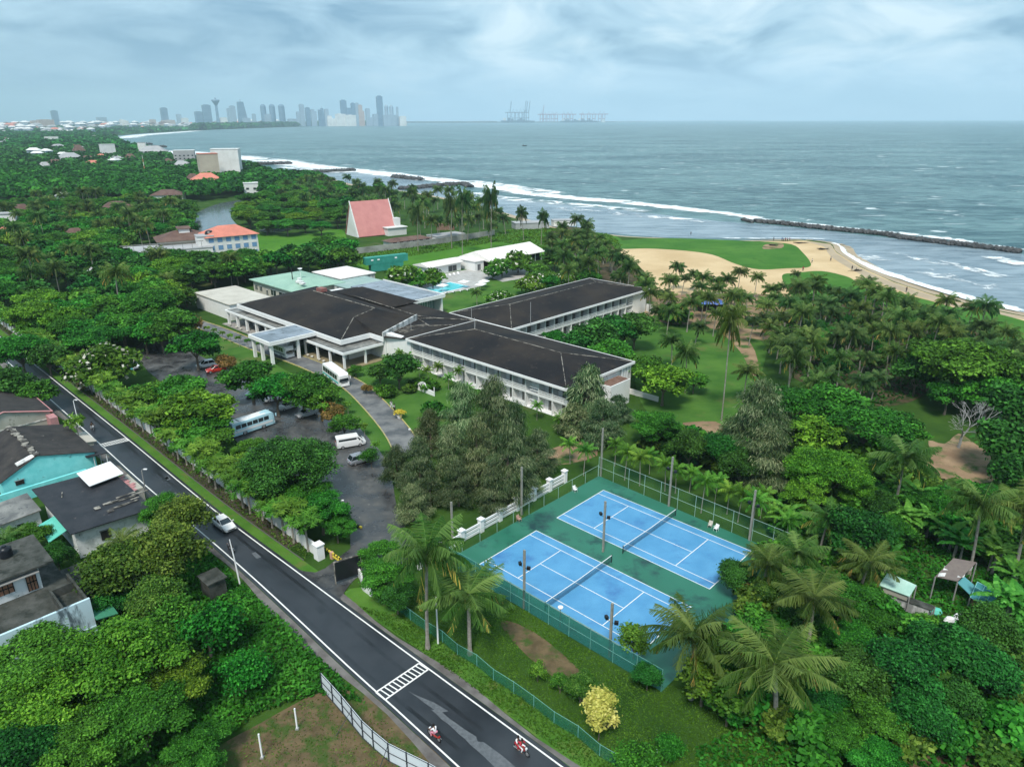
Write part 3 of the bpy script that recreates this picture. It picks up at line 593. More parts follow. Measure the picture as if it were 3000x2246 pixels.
def add_proto(key, trunk_mb, tmat, crown_me, zc, rad):
    tm = trunk_mb.mesh('trunk', tmat) if trunk_mb else None
    PROTO.setdefault(key, []).append((tm, crown_me, zc, rad))
LOD = {0: (1.35, 0.115), 1: (0.62, 0.215), 2: (0.22, 0.44)}
def mk_spreading(key, mk, lod, seed, R0=5.0, H0=6.0, nl=16, layers=3, n0=14000):
    rng = np.random.default_rng(seed); lobes = []
    for i in range(nl):
        a = i*2.4+rng.uniform(-.4,.4); rr = R0*math.sqrt((i+0.5)/nl)*0.86; lr = rng.uniform(0.95, 1.6)*R0/5
        z = H0+1.4*(1-(rr/R0)**1.6)*R0/5+rng.uniform(-0.55, 0.45)
        lobes.append((rr*math.cos(a)*rng.uniform(.85,1.18), rr*math.sin(a)*rng.uniform(.85,1.18), z-0.5+rng.uniform(-.5,.5), lr*rng.uniform(.78,1.05), lr*0.5))
    for i in range(layers*2):
        a = rng.uniform(0, 6.28); rr = R0*rng.uniform(0.5, 0.85); lobes.append((rr*math.cos(a), rr*math.sin(a), H0-1.6+rng.uniform(-.4,.3), rng.uniform(.9,1.3)*R0/5, 0.45))
    f, sz = LOD[lod]; C, T, Wd, tone = crown(lobes, int(n0*f), sz, rng, clump=0.36+0.12*lod, per=(12,8,5)[lod], under=0.08)
    me = quads('crown', C, T, Wd, tone, LM[mk]); mb = MB()
    if lod < 2 or True:
        mb.tube([(0,0,-.2),(0.1,0,1.6),(0,0.05,2.8)], [.34*R0/5,.24*R0/5,.2*R0/5], 7 if lod < 2 else 5)
        for i in range(0, nl, 2 if lod < 2 else 4):
            l = lobes[i]; mb.tube([(0,0.05,2.6),(l[0]*.45,l[1]*.45,2.6+(l[2]-2.6)*.6),(l[0]*.9,l[1]*.9,l[2]-.1)], [.13,.09,.04], 5, cap=False)
    add_proto((key, lod), mb, M['bark'], me, H0, R0)
def mk_dome(key, mk, lod, seed, R0=3.6, H0=4.2, nl=18, n0=13000, flower=0, vert=1.0, clump=0.4, gap=0.0, size=1.0, trunkz=1.6):
    rng = np.random.default_rng(seed); lobes = []
    for i in range(nl):
        d = unit(rng.normal(size=3)); d[2] = abs(d[2])*1.0-0.18; rr = R0*rng.uniform(0.55, 0.86)
        lr = rng.uniform(0.20, 0.40)*R0*min(1.0, (18/nl)**.35); lobes.append((d[0]*rr*rng.uniform(.9,1.12), d[1]*rr*rng.uniform(.9,1.12), H0+d[2]*rr*vert, lr, lr*0.75))
    lobes.append((0, 0, H0+0.05*R0, R0*0.5, R0*0.5*vert))
    f, sz = LOD[lod]; C, T, Wd, tone = crown(lobes, int(n0*f*(1-gap)), sz*size, rng, clump=clump+.1*lod, per=(11,8,5)[lod], up=0.7, flower=flower, under=0.22, shell=0.85)
    me = quads('crown', C, T, Wd, tone, LM[mk]); mb = MB(); mb.tube([(0,0,-.2),(0.08,0.05,trunkz),(0,0,H0)], [.24*R0/4,.18*R0/4,.08], 6)
    for i in range(0, nl, 2 if lod < 2 else 5):
        l = lobes[i]; mb.tube([(0.05,0.03,trunkz),(l[0]*.5,l[1]*.5,trunkz+(l[2]-trunkz)*.55),(l[0]*.95,l[1]*.95,l[2])], [.11*R0/4,.07*R0/4,.03], 5, cap=False)
    add_proto((key, lod), mb, M['bark'], me, H0+0.25*R0, R0)
def mk_casuarina(key, mk, lod, seed, R0=3.0, H0=11.5, n0=14000):
    rng = np.random.default_rng(seed); lobes = []
    for i in range(30):
        t = i/29; z = 1.8+t*(H0-2.4); rr = R0*(1-t**1.8)**0.7*rng.uniform(0.4, 1.05); a = i*2.4+rng.uniform(-.5,.5); lr = rng.uniform(0.5, 1.05)*(1.1-0.45*t)
        lobes.append((rr*math.cos(a), rr*math.sin(a), z, lr, lr*1.05))
    f, sz = LOD[lod]; n = int(n0*f); per = (12,8,5)[lod]
    C, T, Wd, tone = crown(lobes, n, sz, rng, clump=0.42, per=per, droop=0.3, up=0.2, under=0.5, tonevar=0.24)
    # needle sprays hang: long thin cards pointing down and out
    dn = unit(np.stack([C[:,0]*0.22, C[:,1]*0.22, np.full(len(C), -1.0)], 1)+rng.normal(size=C.shape)*0.38)
    w = unit(np.cross(dn, rng.normal(size=C.shape))); s = (sz*1.7*rng.uniform(.7,1.3,len(C)))[:,None]
    me = quads('crown', C, dn*s, w*s*0.17, tone, LM[mk], taper=0.35); mb = MB()
    mb.tube([(0,0,-.2),(.1,.05,H0*.35),(-.05,.05,H0*.7),(0,0,H0*.97)], [.28,.2,.12,.03], 6)
    for l in lobes[::2]: mb.tube([(0,0,l[2]-.5),(l[0]*.9,l[1]*.9,l[2])], [.06,.02], 4, cap=False)
    add_proto((key, lod), mb, M['bark'], me, H0*0.52, R0)
def frond_cards(rng, base, az, elev, Lf, nleaf, width, lw, hang, curl, tone, yellow, twist=0.0, plume=False):
    """returns leaflets (P,T,W,tone) and the rachis line"""
    u = np.linspace(0, 1, nleaf+1)[1:]; ang = elev-curl*(u**1.25); ds = Lf/nleaf
    out = np.array([math.cos(az), math.sin(az), 0.0]); side = np.array([-math.sin(az), math.cos(az), 0.0])
    d = np.stack([np.cos(ang)[:,None]*out+side*twist*u[:,None], ], 0)[0]; d[:,2] = np.sin(ang); d = unit(d); pos = base+np.cumsum(d, 0)*ds
    Ps = []; Ts = []; Ws = []; To = []
    ll = width*np.sin(np.clip(0.12+u*0.93, 0, 1)*math.pi)**0.55*np.where(u > .93, .6, 1)
    for sgn in (-1, 1):
        lat = side*sgn; dirn = unit(lat[None,:]*(1-hang*0.55)+d*0.55+np.array([0,0,-1.0])*hang*(0.75+0.35*rng.random((nleaf,1)))+rng.normal(size=(nleaf,3))*0.09)
        if plume: dirn = unit(dirn+rng.normal(size=(nleaf,3))*0.5)
        h = (ll*rng.uniform(.85,1.1,nleaf)/2)[:,None]; w = unit(np.cross(dirn, np.cross(d, dirn)+1e-6))*lw
        Ps.append(pos+dirn*h); Ts.append(dirn*h); Ws.append(w); To.append(np.full(nleaf, tone)+rng.normal(0, .07, nleaf)+0.10*(u-.5))
    To = np.clip(np.concatenate(To), 0, .93); 
    if yellow: To = np.where(rng.random(len(To)) < yellow, 1.0, To)
    return np.concatenate(Ps), np.concatenate(Ts), np.concatenate(Ws), To, pos
def mk_palm(key, mk, lod, seed, H0=8.0, Lf=4.2, nf=26, nleaf=(50,22,10), lw=(0.036,0.066,0.13), width=1.2, lean=0.5, kind='coconut', wind=None, tr=.15):
    rng = np.random.default_rng(seed); la = rng.uniform(0, 6.28); top = np.array([math.cos(la)*lean, math.sin(la)*lean, H0]); top[2] = H0
    Ps = []; Ts = []; Ws = []; To = []; mb = MB()
    r0 = top-np.array([top[0], top[1], 0])
    mb_c = MB()
    for i in range(nf):
        t = (i+0.5)/nf; az = i*2.39996+rng.uniform(-.25,.25)
        if kind == 'coconut': elev = R(80-84*t+rng.uniform(-9,9)); curl = R(62+34*t+rng.uniform(-14,14)); hang = 0.62+0.75*t; L_ = Lf*rng.uniform(.88,1.08)*(0.82 if t < .12 else 1); yl = 0.0 if t < .8 else (t-.6)*rng.uniform(0, 1.1)
        elif kind == 'foxtail': elev = R(70-50*t+rng.uniform(-8,8)); curl = R(95+30*t); hang = 0.5; L_ = Lf*rng.uniform(.85,1.1); yl = 0
        else: elev = R(80-70*t); curl = R(70+30*t); hang = .5+.3*t; L_ = Lf*rng.uniform(.85,1.1); yl = 0.0
        if wind is not None:
            dw = math.cos(az-wind); az = az+0.55*math.sin(wind-az)*1.0; elev += R(10)*(-dw); curl *= (1-0.15*dw)
        P, T, W_, t_, line = frond_cards(rng, top, az, elev, L_, nleaf[lod], width*(.7 if kind != 'coconut' else 1), lw[lod], hang, curl, 0.66-0.26*t+rng.normal(0, .15), yl, twist=rng.uniform(-.25,.25), plume=(kind == 'foxtail'))
        Ps.append(P); Ts.append(T); Ws.append(W_); To.append(t_)
        # rachis as thin cards along the line
        pts = np.vstack([top, line]); a, b = pts[:-1:max(1,len(pts)//6)], None
        idx = np.linspace(0, len(pts)-1, 7).astype(int); A = pts[idx[:-1]]; B = pts[idx[1:]]; h = (B-A)/2; w = unit(np.cross(h, np.array([0,0,1.0])))*np.linspace(.05,.018,6)[:,None]*(1+lod)
        Ps.append(A+h); Ts.append(h); Ws.append(w); To.append(np.full(6, .80))
    me = quads('crown', np.concatenate(Ps), np.concatenate(Ts), np.concatenate(Ws), np.concatenate(To), LM[mk], taper=0.45)
    n = 7; pts = [(top[0]*(k/n)**1.7, top[1]*(k/n)**1.7, -0.2+(H0+0.25)*k/n) for k in range(n+1)]
    mb.tube(pts, [tr*1.6]+[tr*(1-.25*k/n) for k in range(1, n)]+[tr*1.1], 7 if lod < 2 else 5)
    if kind == 'coconut' and lod == 0:
        for k in range(7):
            a = k*.9; mb.lathe([(0,H0-.42),(.11,H0-.36),(.14,H0-.25),(.1,H0-.14),(0,H0-.08)], 6, (top[0]+.26*math.cos(a), top[1]+.26*math.sin(a)))
    add_proto((key, lod), mb, M['palmbark'], me, H0, Lf)
def mk_banana(seed):
    rng = np.random.default_rng(seed); Ps=[];Ts=[];Ws=[];To=[]; mb = MB()
    for st in range(3):
        bx, by = rng.uniform(-.9,.9,2); h = rng.uniform(1.8,2.6); mb.tube([(bx,by,-.1),(bx,by,h)], [.16,.09], 6)
        for i in range(8):
            az = i*2.4+rng.uniform(-.3,.3); el = R(75-55*i/8); cu = R(70); n = 7; u = np.linspace(0,1,n+1); ang = el-cu*u**1.3; out = np.array([math.cos(az), math.sin(az), 0]); d = out*np.cos(ang)[:,None]; d[:,2] = np.sin(ang); p = np.array([bx,by,h])+np.cumsum(d,0)*(2.3/n); s = np.array([-math.sin(az), math.cos(az), 0])
            for k in range(n):
                w = 0.36*math.sin(math.pi*min(.98,(k+.9)/(n+.6)))
                for sg in (-1,1):
                    dd = unit(s*sg+np.array([0,0,-.35])); Ps.append((p[k]+p[k+1])/2+dd*w*.55); Ts.append((p[k+1]-p[k])/2*.93); Ws.append(dd*w*.55); To.append(.5+rng.normal(0,.15))
    me = quads('leaves', np.array(Ps), np.array(Ts), np.array(Ws), np.array(To), LM['N']); add_proto(('banana',0), mb, M['palmbark'], me, 2.8, 2.2)
def mk_bare(seed, R0=4.6, H0=7.5):
    rng = random.Random(seed); mb = MB()
    def br(p, d, l, r, k):
        q = p+d*l; mid = p+d*l*.5+Vector((rng.uniform(-.1,.1),)*3)*l*.5; mb.tube([p, mid, q], [r, r*.85, r*.68], 6 if k < 2 else 4, cap=False)
        if k >= 6: return
        for i in range(3 if k in (1,2,3) else 2):
            nd_ = (d+Vector((rng.uniform(-1,1), rng.uniform(-1,1), rng.uniform(-.45,.65)))*0.72).normalized()
            br(q, nd_, l*rng.uniform(.68,.86), r*.64, k+1)
    br(Vector((0,0,-.2)), Vector((0.05,0,1)), 2.1, .2, 0)
    PROTO.setdefault(('bare',0), []).append((mb.mesh('trunk', M['deadwood']), None, 5.0, R0))
for lod in (0, 1, 2):
    for s in range(3 if lod < 2 else 4):
        mk_spreading('S', 'S', lod, 10+s); mk_spreading('L', 'L', lod, 40+s, nl=18); mk_dome('B', 'B', lod, 70+s); mk_dome('O', 'O', lod, 90+s, nl=26)
        mk_palm('palm', 'P', lod, 200+s, H0=(8,9.5,7.2,8.6)[s]); mk_palm('wpalm', 'W', lod, 260+s, H0=(7,8.4,6.2,7.6)[s], wind=R(200), Lf=3.7, lean=1.0)
    for s in range(3): mk_casuarina('C', 'C', lod, 120+s)
    for s in range(2):
        mk_dome('F', 'F', lod, 140+s, R0=3.2, H0=2.6, flower=0.07, vert=.75, nl=16)
        mk_palm('foxtail', 'A', lod, 300+s, H0=3.6+.5*s, Lf=1.75, nf=15, nleaf=(30,16,9), lw=(.042,.075,.13), width=.85, lean=.1, kind='foxtail', tr=.085)
        mk_palm('areca', 'A', lod, 320+s, H0=2.6+.6*s, Lf=1.9, nf=18, nleaf=(26,14,8), lw=(.028,.05,.09), width=.7, lean=.2, kind='areca', tr=.06)
        mk_dome('U', 'S', lod, 160+s, R0=1.3, H0=0.8, n0=3000, nl=8, clump=.22, vert=.9, trunkz=.3); mk_dome('UO', 'O', lod, 170+s, R0=1.3, H0=0.8, n0=3000, nl=8, clump=.22, trunkz=.3)
mk_dome('Y', 'Y', 0, 180, R0=1.25, H0=2.0, n0=5200, nl=12, vert=1.7, clump=.2, trunkz=.8, size=.8); mk_dome('R', 'R', 0, 185, R0=2.0, H0=2.2, n0=6500, nl=12, clump=.3)
mk_dome('T', 'S', 0, 190, R0=3.0, H0=4.0, n0=3000, nl=22, clump=.62, gap=0, size=1.3); mk_dome('T', 'S', 0, 191, R0=3.0, H0=4.2, n0=3200, nl=20, clump=.7, gap=0, size=1.2)
for s in range(2):
    for lod in (0, 1):
        mk_spreading('SX', 'S', lod, 400+s, R0=8.2, H0=8.2, nl=36, layers=5, n0=26000); mk_spreading('LX', 'L', lod, 410+s, R0=8.2, H0=8.2, nl=40, layers=5, n0=26000)
        mk_dome('BX', 'B', lod, 420+s, R0=7.0, H0=6.0, nl=44, n0=30000, vert=.8); mk_dome('OX', 'O', lod, 430+s, R0=6.6, H0=5.6, nl=48, n0=30000, vert=.85)
mk_dome('TW', 'A', 0, 195, R0=2.4, H0=3.0, n0=1500, nl=24, clump=.30, size=1.25, vert=1.1, trunkz=1.0); mk_dome('TW', 'A', 0, 196, R0=2.4, H0=3.2, n0=1500, nl=26, clump=.32, size=1.25, vert=1.1, trunkz=1.0)
mk_banana(1); mk_banana(2); mk_bare(5); mk_bare(9)
KIND = {'S': ('spreading_tree','tree'), 'L': ('spreading_tree','tree'), 'B': ('bushy_tree','tree'), 'O': ('bushy_tree','tree'), 'C': ('casuarina_tree','tree'), 'palm': ('coconut_palm','palm tree'), 'wpalm': ('coconut_palm','palm tree'),
        'F': ('frangipani_tree','tree'), 'foxtail': ('foxtail_palm','palm tree'), 'areca': ('areca_palm','palm tree'), 'U': ('shrub','shrub'), 'UO': ('shrub','shrub'), 'Y': ('croton_shrub','shrub'), 'R': ('copper_shrub','shrub'), 'T': ('young_tree','tree'), 'TW': ('young_tree','tree'), 'banana': ('banana_plant','plant'), 'bare': ('bare_tree','tree')}
PR = random.Random(5); PLACED = []
def plant(kind, x, y, rpx=None, label='', group=None, scale=None, hs=1.0, var=None, rot=None, world=None, lod=None, base=None, wallside=False):
    """x, y: where the crown's middle shows in the picture (display px); the foot stands on the ground below it"""
    v0 = PROTO.get((kind,0)); nv = len(v0); k = PR.randrange(nv) if var is None else var % nv; zc, r0 = v0[k][2], v0[k][3]; s = scale or 1.0
    if world is not None: p = Vector((world[0], world[1], 0)); dist = math.hypot(p.x, p.y)
    elif base is not None:
        p = D(base[0], base[1], 0); dist = p.length
    else:
        for _ in range(4):
            p = D(x, y, zc*s*hs); dist = math.sqrt(p.x**2+p.y**2+(H_-zc*s)**2)
            if rpx and not scale:
                s = rpx*K/F_*dist*math.cos(math.atan2(abs(x-1106)*K, F_))/r0
    if wallside:
        a_, b_ = toST(p)
        if b_ < -41.5 and a_ < 64: p = ST(a_, -41.5+PR.uniform(0, 1.5))
    if (kind+'X', 0) in PROTO and s*r0 > 5.6:
        kind0 = kind; kind = kind+'X'; v0 = PROTO[(kind,0)]; k = k % len(v0); s = s*r0/v0[k][3]; hs = hs*min(1.0, zc*(s*v0[k][3]/r0)/(v0[k][2]*s)); r0 = v0[k][3]
    d_ = math.hypot(p.x, p.y)
    lo = lod if lod is not None else (0 if d_ < 115 else 1 if d_ < 235 else 2)
    while (kind, lo) not in PROTO: lo -= 1
    pv = PROTO[(kind, lo)]; tm, cm, _, _ = pv[k % len(pv)]
    nm, cat = KIND[kind.rstrip('X')]; root = thing(nm, label, cat, (p.x, p.y, 0), PR.uniform(0, 6.28) if rot is None else rot, group)
    root.scale = (s, s, s*hs)
    if tm: t = bpy.data.objects.new('trunk', tm); COL.objects.link(t); t.parent = root
    if cm: c = bpy.data.objects.new('leaves' if kind == 'banana' else 'crown', cm); COL.objects.link(c); c.parent = root
    PLACED.append((p.x, p.y, r0*s)); return root
def fill(poly, kinds, spacing, n, label, group, scale=(0.8, 1.2), zc=5.0, seed=1, avoid=None, mindist=None, hs=(0.9,1.15)):
    """scatter plants in the ground region whose crowns (height zc) cover the display polygon"""
    r = random.Random(seed); wp = [D(x, y, zc) for x, y in poly]; xs = [p.x for p in wp]; ys = [p.y for p in wp]; pts = []; out = []
    ks = [k for k, w in kinds for _ in range(w)]
    for _ in range(n*40):
        if len(out) >= n: break
        x, y = r.uniform(min(xs), max(xs)), r.uniform(min(ys), max(ys))
        if not inpoly(x, y, wp): continue
        if any((x-a)**2+(y-b)**2 < spacing**2 for a, b in pts): continue
        if avoid and any((x-a)**2+(y-b)**2 < c*c for a, b, c in avoid): continue
        if any(inpoly(x, y, q) for q in NOGO): continue
        pts.append((x, y)); k = r.choice(ks); nm = KIND[k][1]
        lab = label[k] if isinstance(label, dict) else label; grp = group[k] if isinstance(group, dict) else group
        out.append(plant(k, 0, 0, label=lab, group=grp, world=(x, y), scale=r.uniform(*scale), hs=r.uniform(*hs)))
    return out
# ================= planting plan =================
def strect(s0, s1, q0, q1): return [ST(s0,q0), ST(s1,q0), ST(s1,q1), ST(s0,q1)]
ROADP = [ST(s, q-2.0) for s, q in zip(ss, qL)]+[ST(s, q+6.5) for s, q in list(zip(ss, qR))[::-1]]
NOGO = NOGO+[[Vector((-84,292,0)),Vector((-46,300,0)),Vector((-50,366,0)),Vector((-90,362,0))], ROADP, CA, strect(8,58,9,34), strect(-3,24,30,92), strect(-57,6,-3,50), strect(-26,-12,-12,2), strect(-96,-50,0,60), [ST(s, q-16) for s, q in zip(ss, qL)]+[ST(s,q+1) for s, q in list(zip(ss,qL))[::-1]]]
GP = 'coconut palms in the grove behind the beach'
def grp(prefix): return prefix
# --- named big trees beside the road and around the lots (display px, crown radius px)
sp = lambda *a, **k: plant(*a, **k)
T1 = 'trees on the overgrown lot below the houses'
for k, x, y, r, lab in [
 ('L',262,1405,112,'largest lime green tree on the overgrown lot beside the stained pale blue house'),
 ('L',365,1470,72,'lime green tree between the largest crown and the scrub by the road'),
 ('S',300,1545,88,'broad green tree below the largest lime green crown'),
 ('S',70,1420,98,'spreading tree growing against the wall of the stained pale blue house'),
 ('L',55,1530,100,'yellowish spreading tree at the bottom corner of the overgrown lot'),
 ('S',170,1600,90,'bright green spreading tree along the bottom edge of the overgrown lot'),
 ('B',30,1630,80,'dark rounded tree at the very bottom corner beside the yellowish tree'),
 ('S',420,1610,62,'low green tree beside the dry bare ground at the bottom edge'),
 ('O',262,1215,78,'dense olive green tree behind the open terrace of the old house'),
 ('O',350,1180,76,'dense olive green tree between the old house and the road'),
 ('O',390,1108,56,'olive green tree whose crown overhangs the road beside the white car'),
 ('O',330,1290,62,'lower olive green tree above the overgrown lot'),
 ('B',235,1290,46,'small dark tree behind the green awning of the stained house'),
 ('T',440,1340,60,'light green young tree in the scrub near the road edge'),
 ('T',380,1330,54,'pale young tree in the scrub below the olive trees'),
 ('T',520,1440,45,'young tree in the middle of the roadside scrub'),
 ('S',347,1088,46,'dark green tree between the white house wall and the road'),
 ('B',118,1192,34,'small dense tree behind the black water tank'),
 ('S',62,1152,48,'bushy green tree behind the white cottage with the turquoise canopy'),
 ('S',20,1180,46,'green tree beside the flat roof with the black water tank'),
 ('S',70,838,42,'round green tree beside the upper end of the road by the old roofs'),
 ('S',38,735,60,'green tree overhanging the upper end of the road'),
 ('B',20,820,44,'dark tree behind the brown roofed house by the road'),
 ('B',100,760,36,'small dark tree at the bend of the road')]:
    sp(k, x, y, r, lab)
sp('palm', 262, 1172, label='small coconut palm with yellowing fronds beside the white house wall', scale=.75, hs=.7)
sp('foxtail', 162, 905, label='small palm growing at the roadside lamp by the old roofs', scale=1.25)
sp('palm', 6, 1160, label='coconut palm cut off by the edge beside the black water tank', scale=.8, hs=.6)
# --- car park trees
CPG = None
for k, x, y, r, lab in [
 ('S',205,715,56,'wide green tree at the far end of the row behind the boundary wall'),
 ('S',150,690,50,'green tree where the boundary wall meets the road bend'),
 ('F',230,775,62,'tree dotted with pale flowers behind the boundary wall by the turquoise van'),
 ('S',110,665,46,'green tree over the far end of the boundary wall'),
 ('S',265,700,42,'green tree between the flowering tree and the far car park corner'),
 ('S',330,842,44,'green tree in the planting strip below the turquoise van'),
 ('S',395,835,52,'mid green tree beside the open car park surface'),
 ('L',432,880,70,'broad lime green tree in the middle of the car park'),
 ('B',345,895,50,'dark tree behind the wall between lime green crowns'),
 ('S',375,935,55,'green tree behind the wall beside the broad lime green tree'),
 ('S',285,850,40,'green tree behind the palm row near the first road crossing'),
 ('S',455,950,44,'green tree beside the bus with the pale blue roof'),
 ('S',540,962,36,'small green tree in front of the bus with the pale blue roof'),
 ('L',510,1010,50,'lime green tree between the palm row and the wide grey green tree'),
 ('B',620,958,102,'wide grey green tree standing over the middle of the car park'),
 ('S',560,1075,46,'green tree behind the palm row near the wide grey green tree'),
 ('S',610,1085,52,'bright green tree beside the lower car park exit'),
 ('S',672,1100,58,'green tree at the corner of the boundary wall near the gate'),
 ('S',705,1140,38,'small green tree just above the end pillar of the boundary wall'),
 ('S',420,738,52,'green tree in the far car park island beside the white and red cars'),
 ('S',345,712,42,'green tree shading the far corner of the car park'),
 ('R',402,692,26,'copper leaved small tree at the far end of the driveway'),
 ('S',540,805,56,'green tree on the car park island in front of the entrance porch'),
 ('S',595,835,56,'green tree over the row of parked cars'),
 ('S',650,822,66,'large green tree in front of the columns of the veranda'),
 ('S',690,855,46,'green tree beside the white coach on the driveway'),
 ('R',487,775,21,'rounded copper yellow shrub beside the red car'),
 ('S',742,912,32,'small round green tree on the lawn by the white van'),
 ('R',715,882,28,'small copper leaved tree behind the silver car'),
 ('T',800,980,20,'thin young tree beside the silver car and the driveway'),
 ('S',830,1235,54,'leafy green tree behind the black sign board at the gate'),
 ('S',822,1190,44,'green tree above the gate by the yellow barriers'),
 ('B',855,1280,36,'low dark tree below the leafy gate tree'),
 ('S',768,795,16,'round bush at the corner column of the veranda'),
 ('B',860,790,38,'dark green tree against the near hotel wing'),
 ('B',820,800,24,'dark bush between the veranda corner and the near hotel wing'),
 ('S',1000,985,30,'green tree showing between the casuarinas and the lawn')]:
    sp(k, x, y, r, lab, wallside=True)
# --- casuarinas
CG = 'casuarinas standing in a clump between the car park and the near wing'
for i, (x, y, r, hs) in enumerate([(940,940,56,.92),(1000,900,60,1.0),(1062,895,64,1.0),(1120,930,55,1.0),(905,1000,52,.85),(965,985,58,1.0),(1035,975,62,1.0),(1095,1000,56,.95),(1150,980,46,.8),(860,1010,44,.72),(885,1075,44,.7),(1000,1035,48,.8),(930,1050,44,.7),(1060,1050,46,.7),(1140,1030,40,.6)]):
    sp('C', x+((i*37)%11-5)*2.2, y+((i*53)%9-4)*2, None, 'feathery grey green casuarina in the clump above the white court fence', CG, scale=r/42*(.62+.035*((i*5)%6)), hs=hs*(1.0+.04*((i*7)%5)))
for x, y, r, hs, lab in [(1272,850,46,1.05,'tall pointed casuarina in front of the end of the near wing'),(1300,910,46,.75,'broad casuarina below the end wall of the near wing'),(1240,905,36,.7,'smaller casuarina beside the ground floor of the near wing'),
 (1335,880,30,.7,'grey casuarina against the white end wall'),(1640,905,62,.9,'pale grey feathery casuarina beyond the tall leaning palm'),(1655,985,56,.75,'pale grey casuarina in front of the dark hedge')]:
    sp('C', x, y, None, lab, scale=r/38, hs=hs*.8)
# --- right of the wings
for k, x, y, r, lab in [
 ('B',1335,690,52,'dark dense tree against the end of the far wing'),('B',1290,715,44,'dark tree between the two hotel wings'),('B',1372,700,42,'dark tree beside the white end wall of the far wing'),
 ('S',1325,755,46,'green tree behind the ridge of the near wing'),('B',1250,735,34,'tree against the balconies of the far wing'),('S',1200,725,24,'light green tree at the inner corner of the wings'),
 ('L',1435,815,56,'bright lime green tree on the lawn beyond the near wing'),('S',1395,790,44,'green tree behind the end wall of the near wing'),('S',1500,820,28,'small green tree on the lawn by the leaning palm'),
 ('S',1420,915,54,'green tree on the slope beside the near wing end'),('B',1490,960,44,'dark round tree at the hedge behind the courts'),('B',1555,965,46,'dark tree in the hedge behind the courts'),('B',1600,1000,44,'dark tree between the grey casuarina and the courts'),
 ('S',1720,860,70,'green flat topped tree beside the dense palm grove'),('S',1800,865,66,'flat topped green tree below the dense palm grove'),('S',1880,900,84,'wide flat topped green tree above the sandy clearing'),('S',1950,930,50,'green tree at the edge of the sandy clearing'),
 ('L',1760,930,56,'lime green tree behind the yellow green tree by the courts'),('L',1790,1000,86,'large yellow green tree beyond the far court corner'),('L',1740,1065,50,'yellow green tree beside the far court fence'),('L',1850,1060,46,'yellow green tree next to the large drooping palm'),
 ('S',2085,760,100,'broad layered green tree near the beach grass'),('S',2170,790,74,'green tree at the edge beside the broad layered tree'),('S',2020,775,66,'green tree between the palm grove and the broad layered tree'),('S',2140,840,60,'green tree behind the bare grey tree'),
 ('B',1985,800,44,'dark tree beside the hollow in the palm grove'),('B',2180,950,64,'dark green tree behind the sandy clearing'),('B',2205,870,60,'dark tree behind the leafless grey tree'),('B',2200,1020,52,'dark tree at the edge below the sandy clearing'),('S',2050,850,44,'green tree above the bare grey tree'),
 ('B',1845,1148,70,'round dense green tree beyond the far court corner'),('S',1925,1140,46,'green tree beside the round dense tree'),('S',1990,1085,44,'green tree below the sandy clearing'),('S',2060,1090,50,'green tree in the banana garden'),('S',2130,1070,44,'green tree beside the long limbed palm'),('B',1905,1085,40,'dark tree behind the round dense tree'),
 ('B',1588,1238,40,'dark round tree overlapping the corner of the far court'),('R',1625,1265,26,'reddish leaved small tree beside the dark round tree'),('O',1665,1275,42,'yellowish tree beside the dark round court tree'),('B',1745,1260,56,'dark rounded tree right of the courts'),('S',1700,1245,36,'small green tree between the court corner palms'),
 ('S',1820,1285,66,'wide pale green tree beside the tin roofed hut'),('S',1880,1335,52,'green tree below the tin roofed hut'),('B',1740,1330,50,'dark tree behind the great coconut palm'),('S',1830,1380,56,'green tree between the great palm and the hut'),
 ('T',1560,1400,52,'airy light green young tree below the court corner'),('TW',1520,1460,52,'airy young tree next to the drooping palm at the court'),('TW',1575,1505,48,'thin pale young tree on the grass near the bottom'),('TW',1370,1375,38,'wispy young tree against the court netting'),
 ('B',1398,1455,30,'dark small tree at the corner of the court netting'),('O',1620,1395,34,'yellow leaved tree between the two big palms'),
 ('B',1850,1450,66,'dense dark tree right of the great coconut palm'),('O',1830,1470,36,'yellowish crown right of the great coconut palm'),('B',1950,1450,74,'big dark leaved tree in the dense stand below the hut'),('B',2050,1400,76,'dark tree in the stand below the blue frame shelter'),('B',2140,1350,56,'dark tree below the blue frame shelter'),
 ('B',2130,1440,66,'dark tree at the edge of the dense stand'),('S',1900,1560,62,'leafy tree at the bottom of the dense stand'),('B',1985,1540,62,'dark tree near the fallen branches'),('B',2060,1500,54,'dark tree above the fallen branches'),('S',1820,1590,52,'green tree at the bottom edge beside the lawn'),('B',1780,1500,40,'dark bush tree beside the great palm trunk'),
 ('S',1900,1640,56,'green tree at the bottom edge of the dense stand'),
 ('O',1252,1478,32,'olive green small tree on the grass beside the pale yellow tree'),('TW',1160,1445,20,'spindly small tree on the grass beside the court netting'),('TW',1208,1470,20,'small olive sapling on the grass strip'),('T',1375,1640,40,'pale leaved young tree beside the white post at the bottom'),('T',1440,1610,26,'small young tree near the bottom lawn')]:
    sp(k, x, y, r, lab)
sp('Y', 1293, 1535, None, 'pale yellow leaved small tree on the grass strip by the green fence', scale=1.15, hs=1.3)
sp('bare', 2085, 905, None, 'leafless pale grey tree over the sandy clearing', scale=1.25, hs=.9, var=0)
sp('bare', 2170, 860, None, 'second leafless grey tree behind the sandy clearing', scale=1.0, hs=.9, var=1)
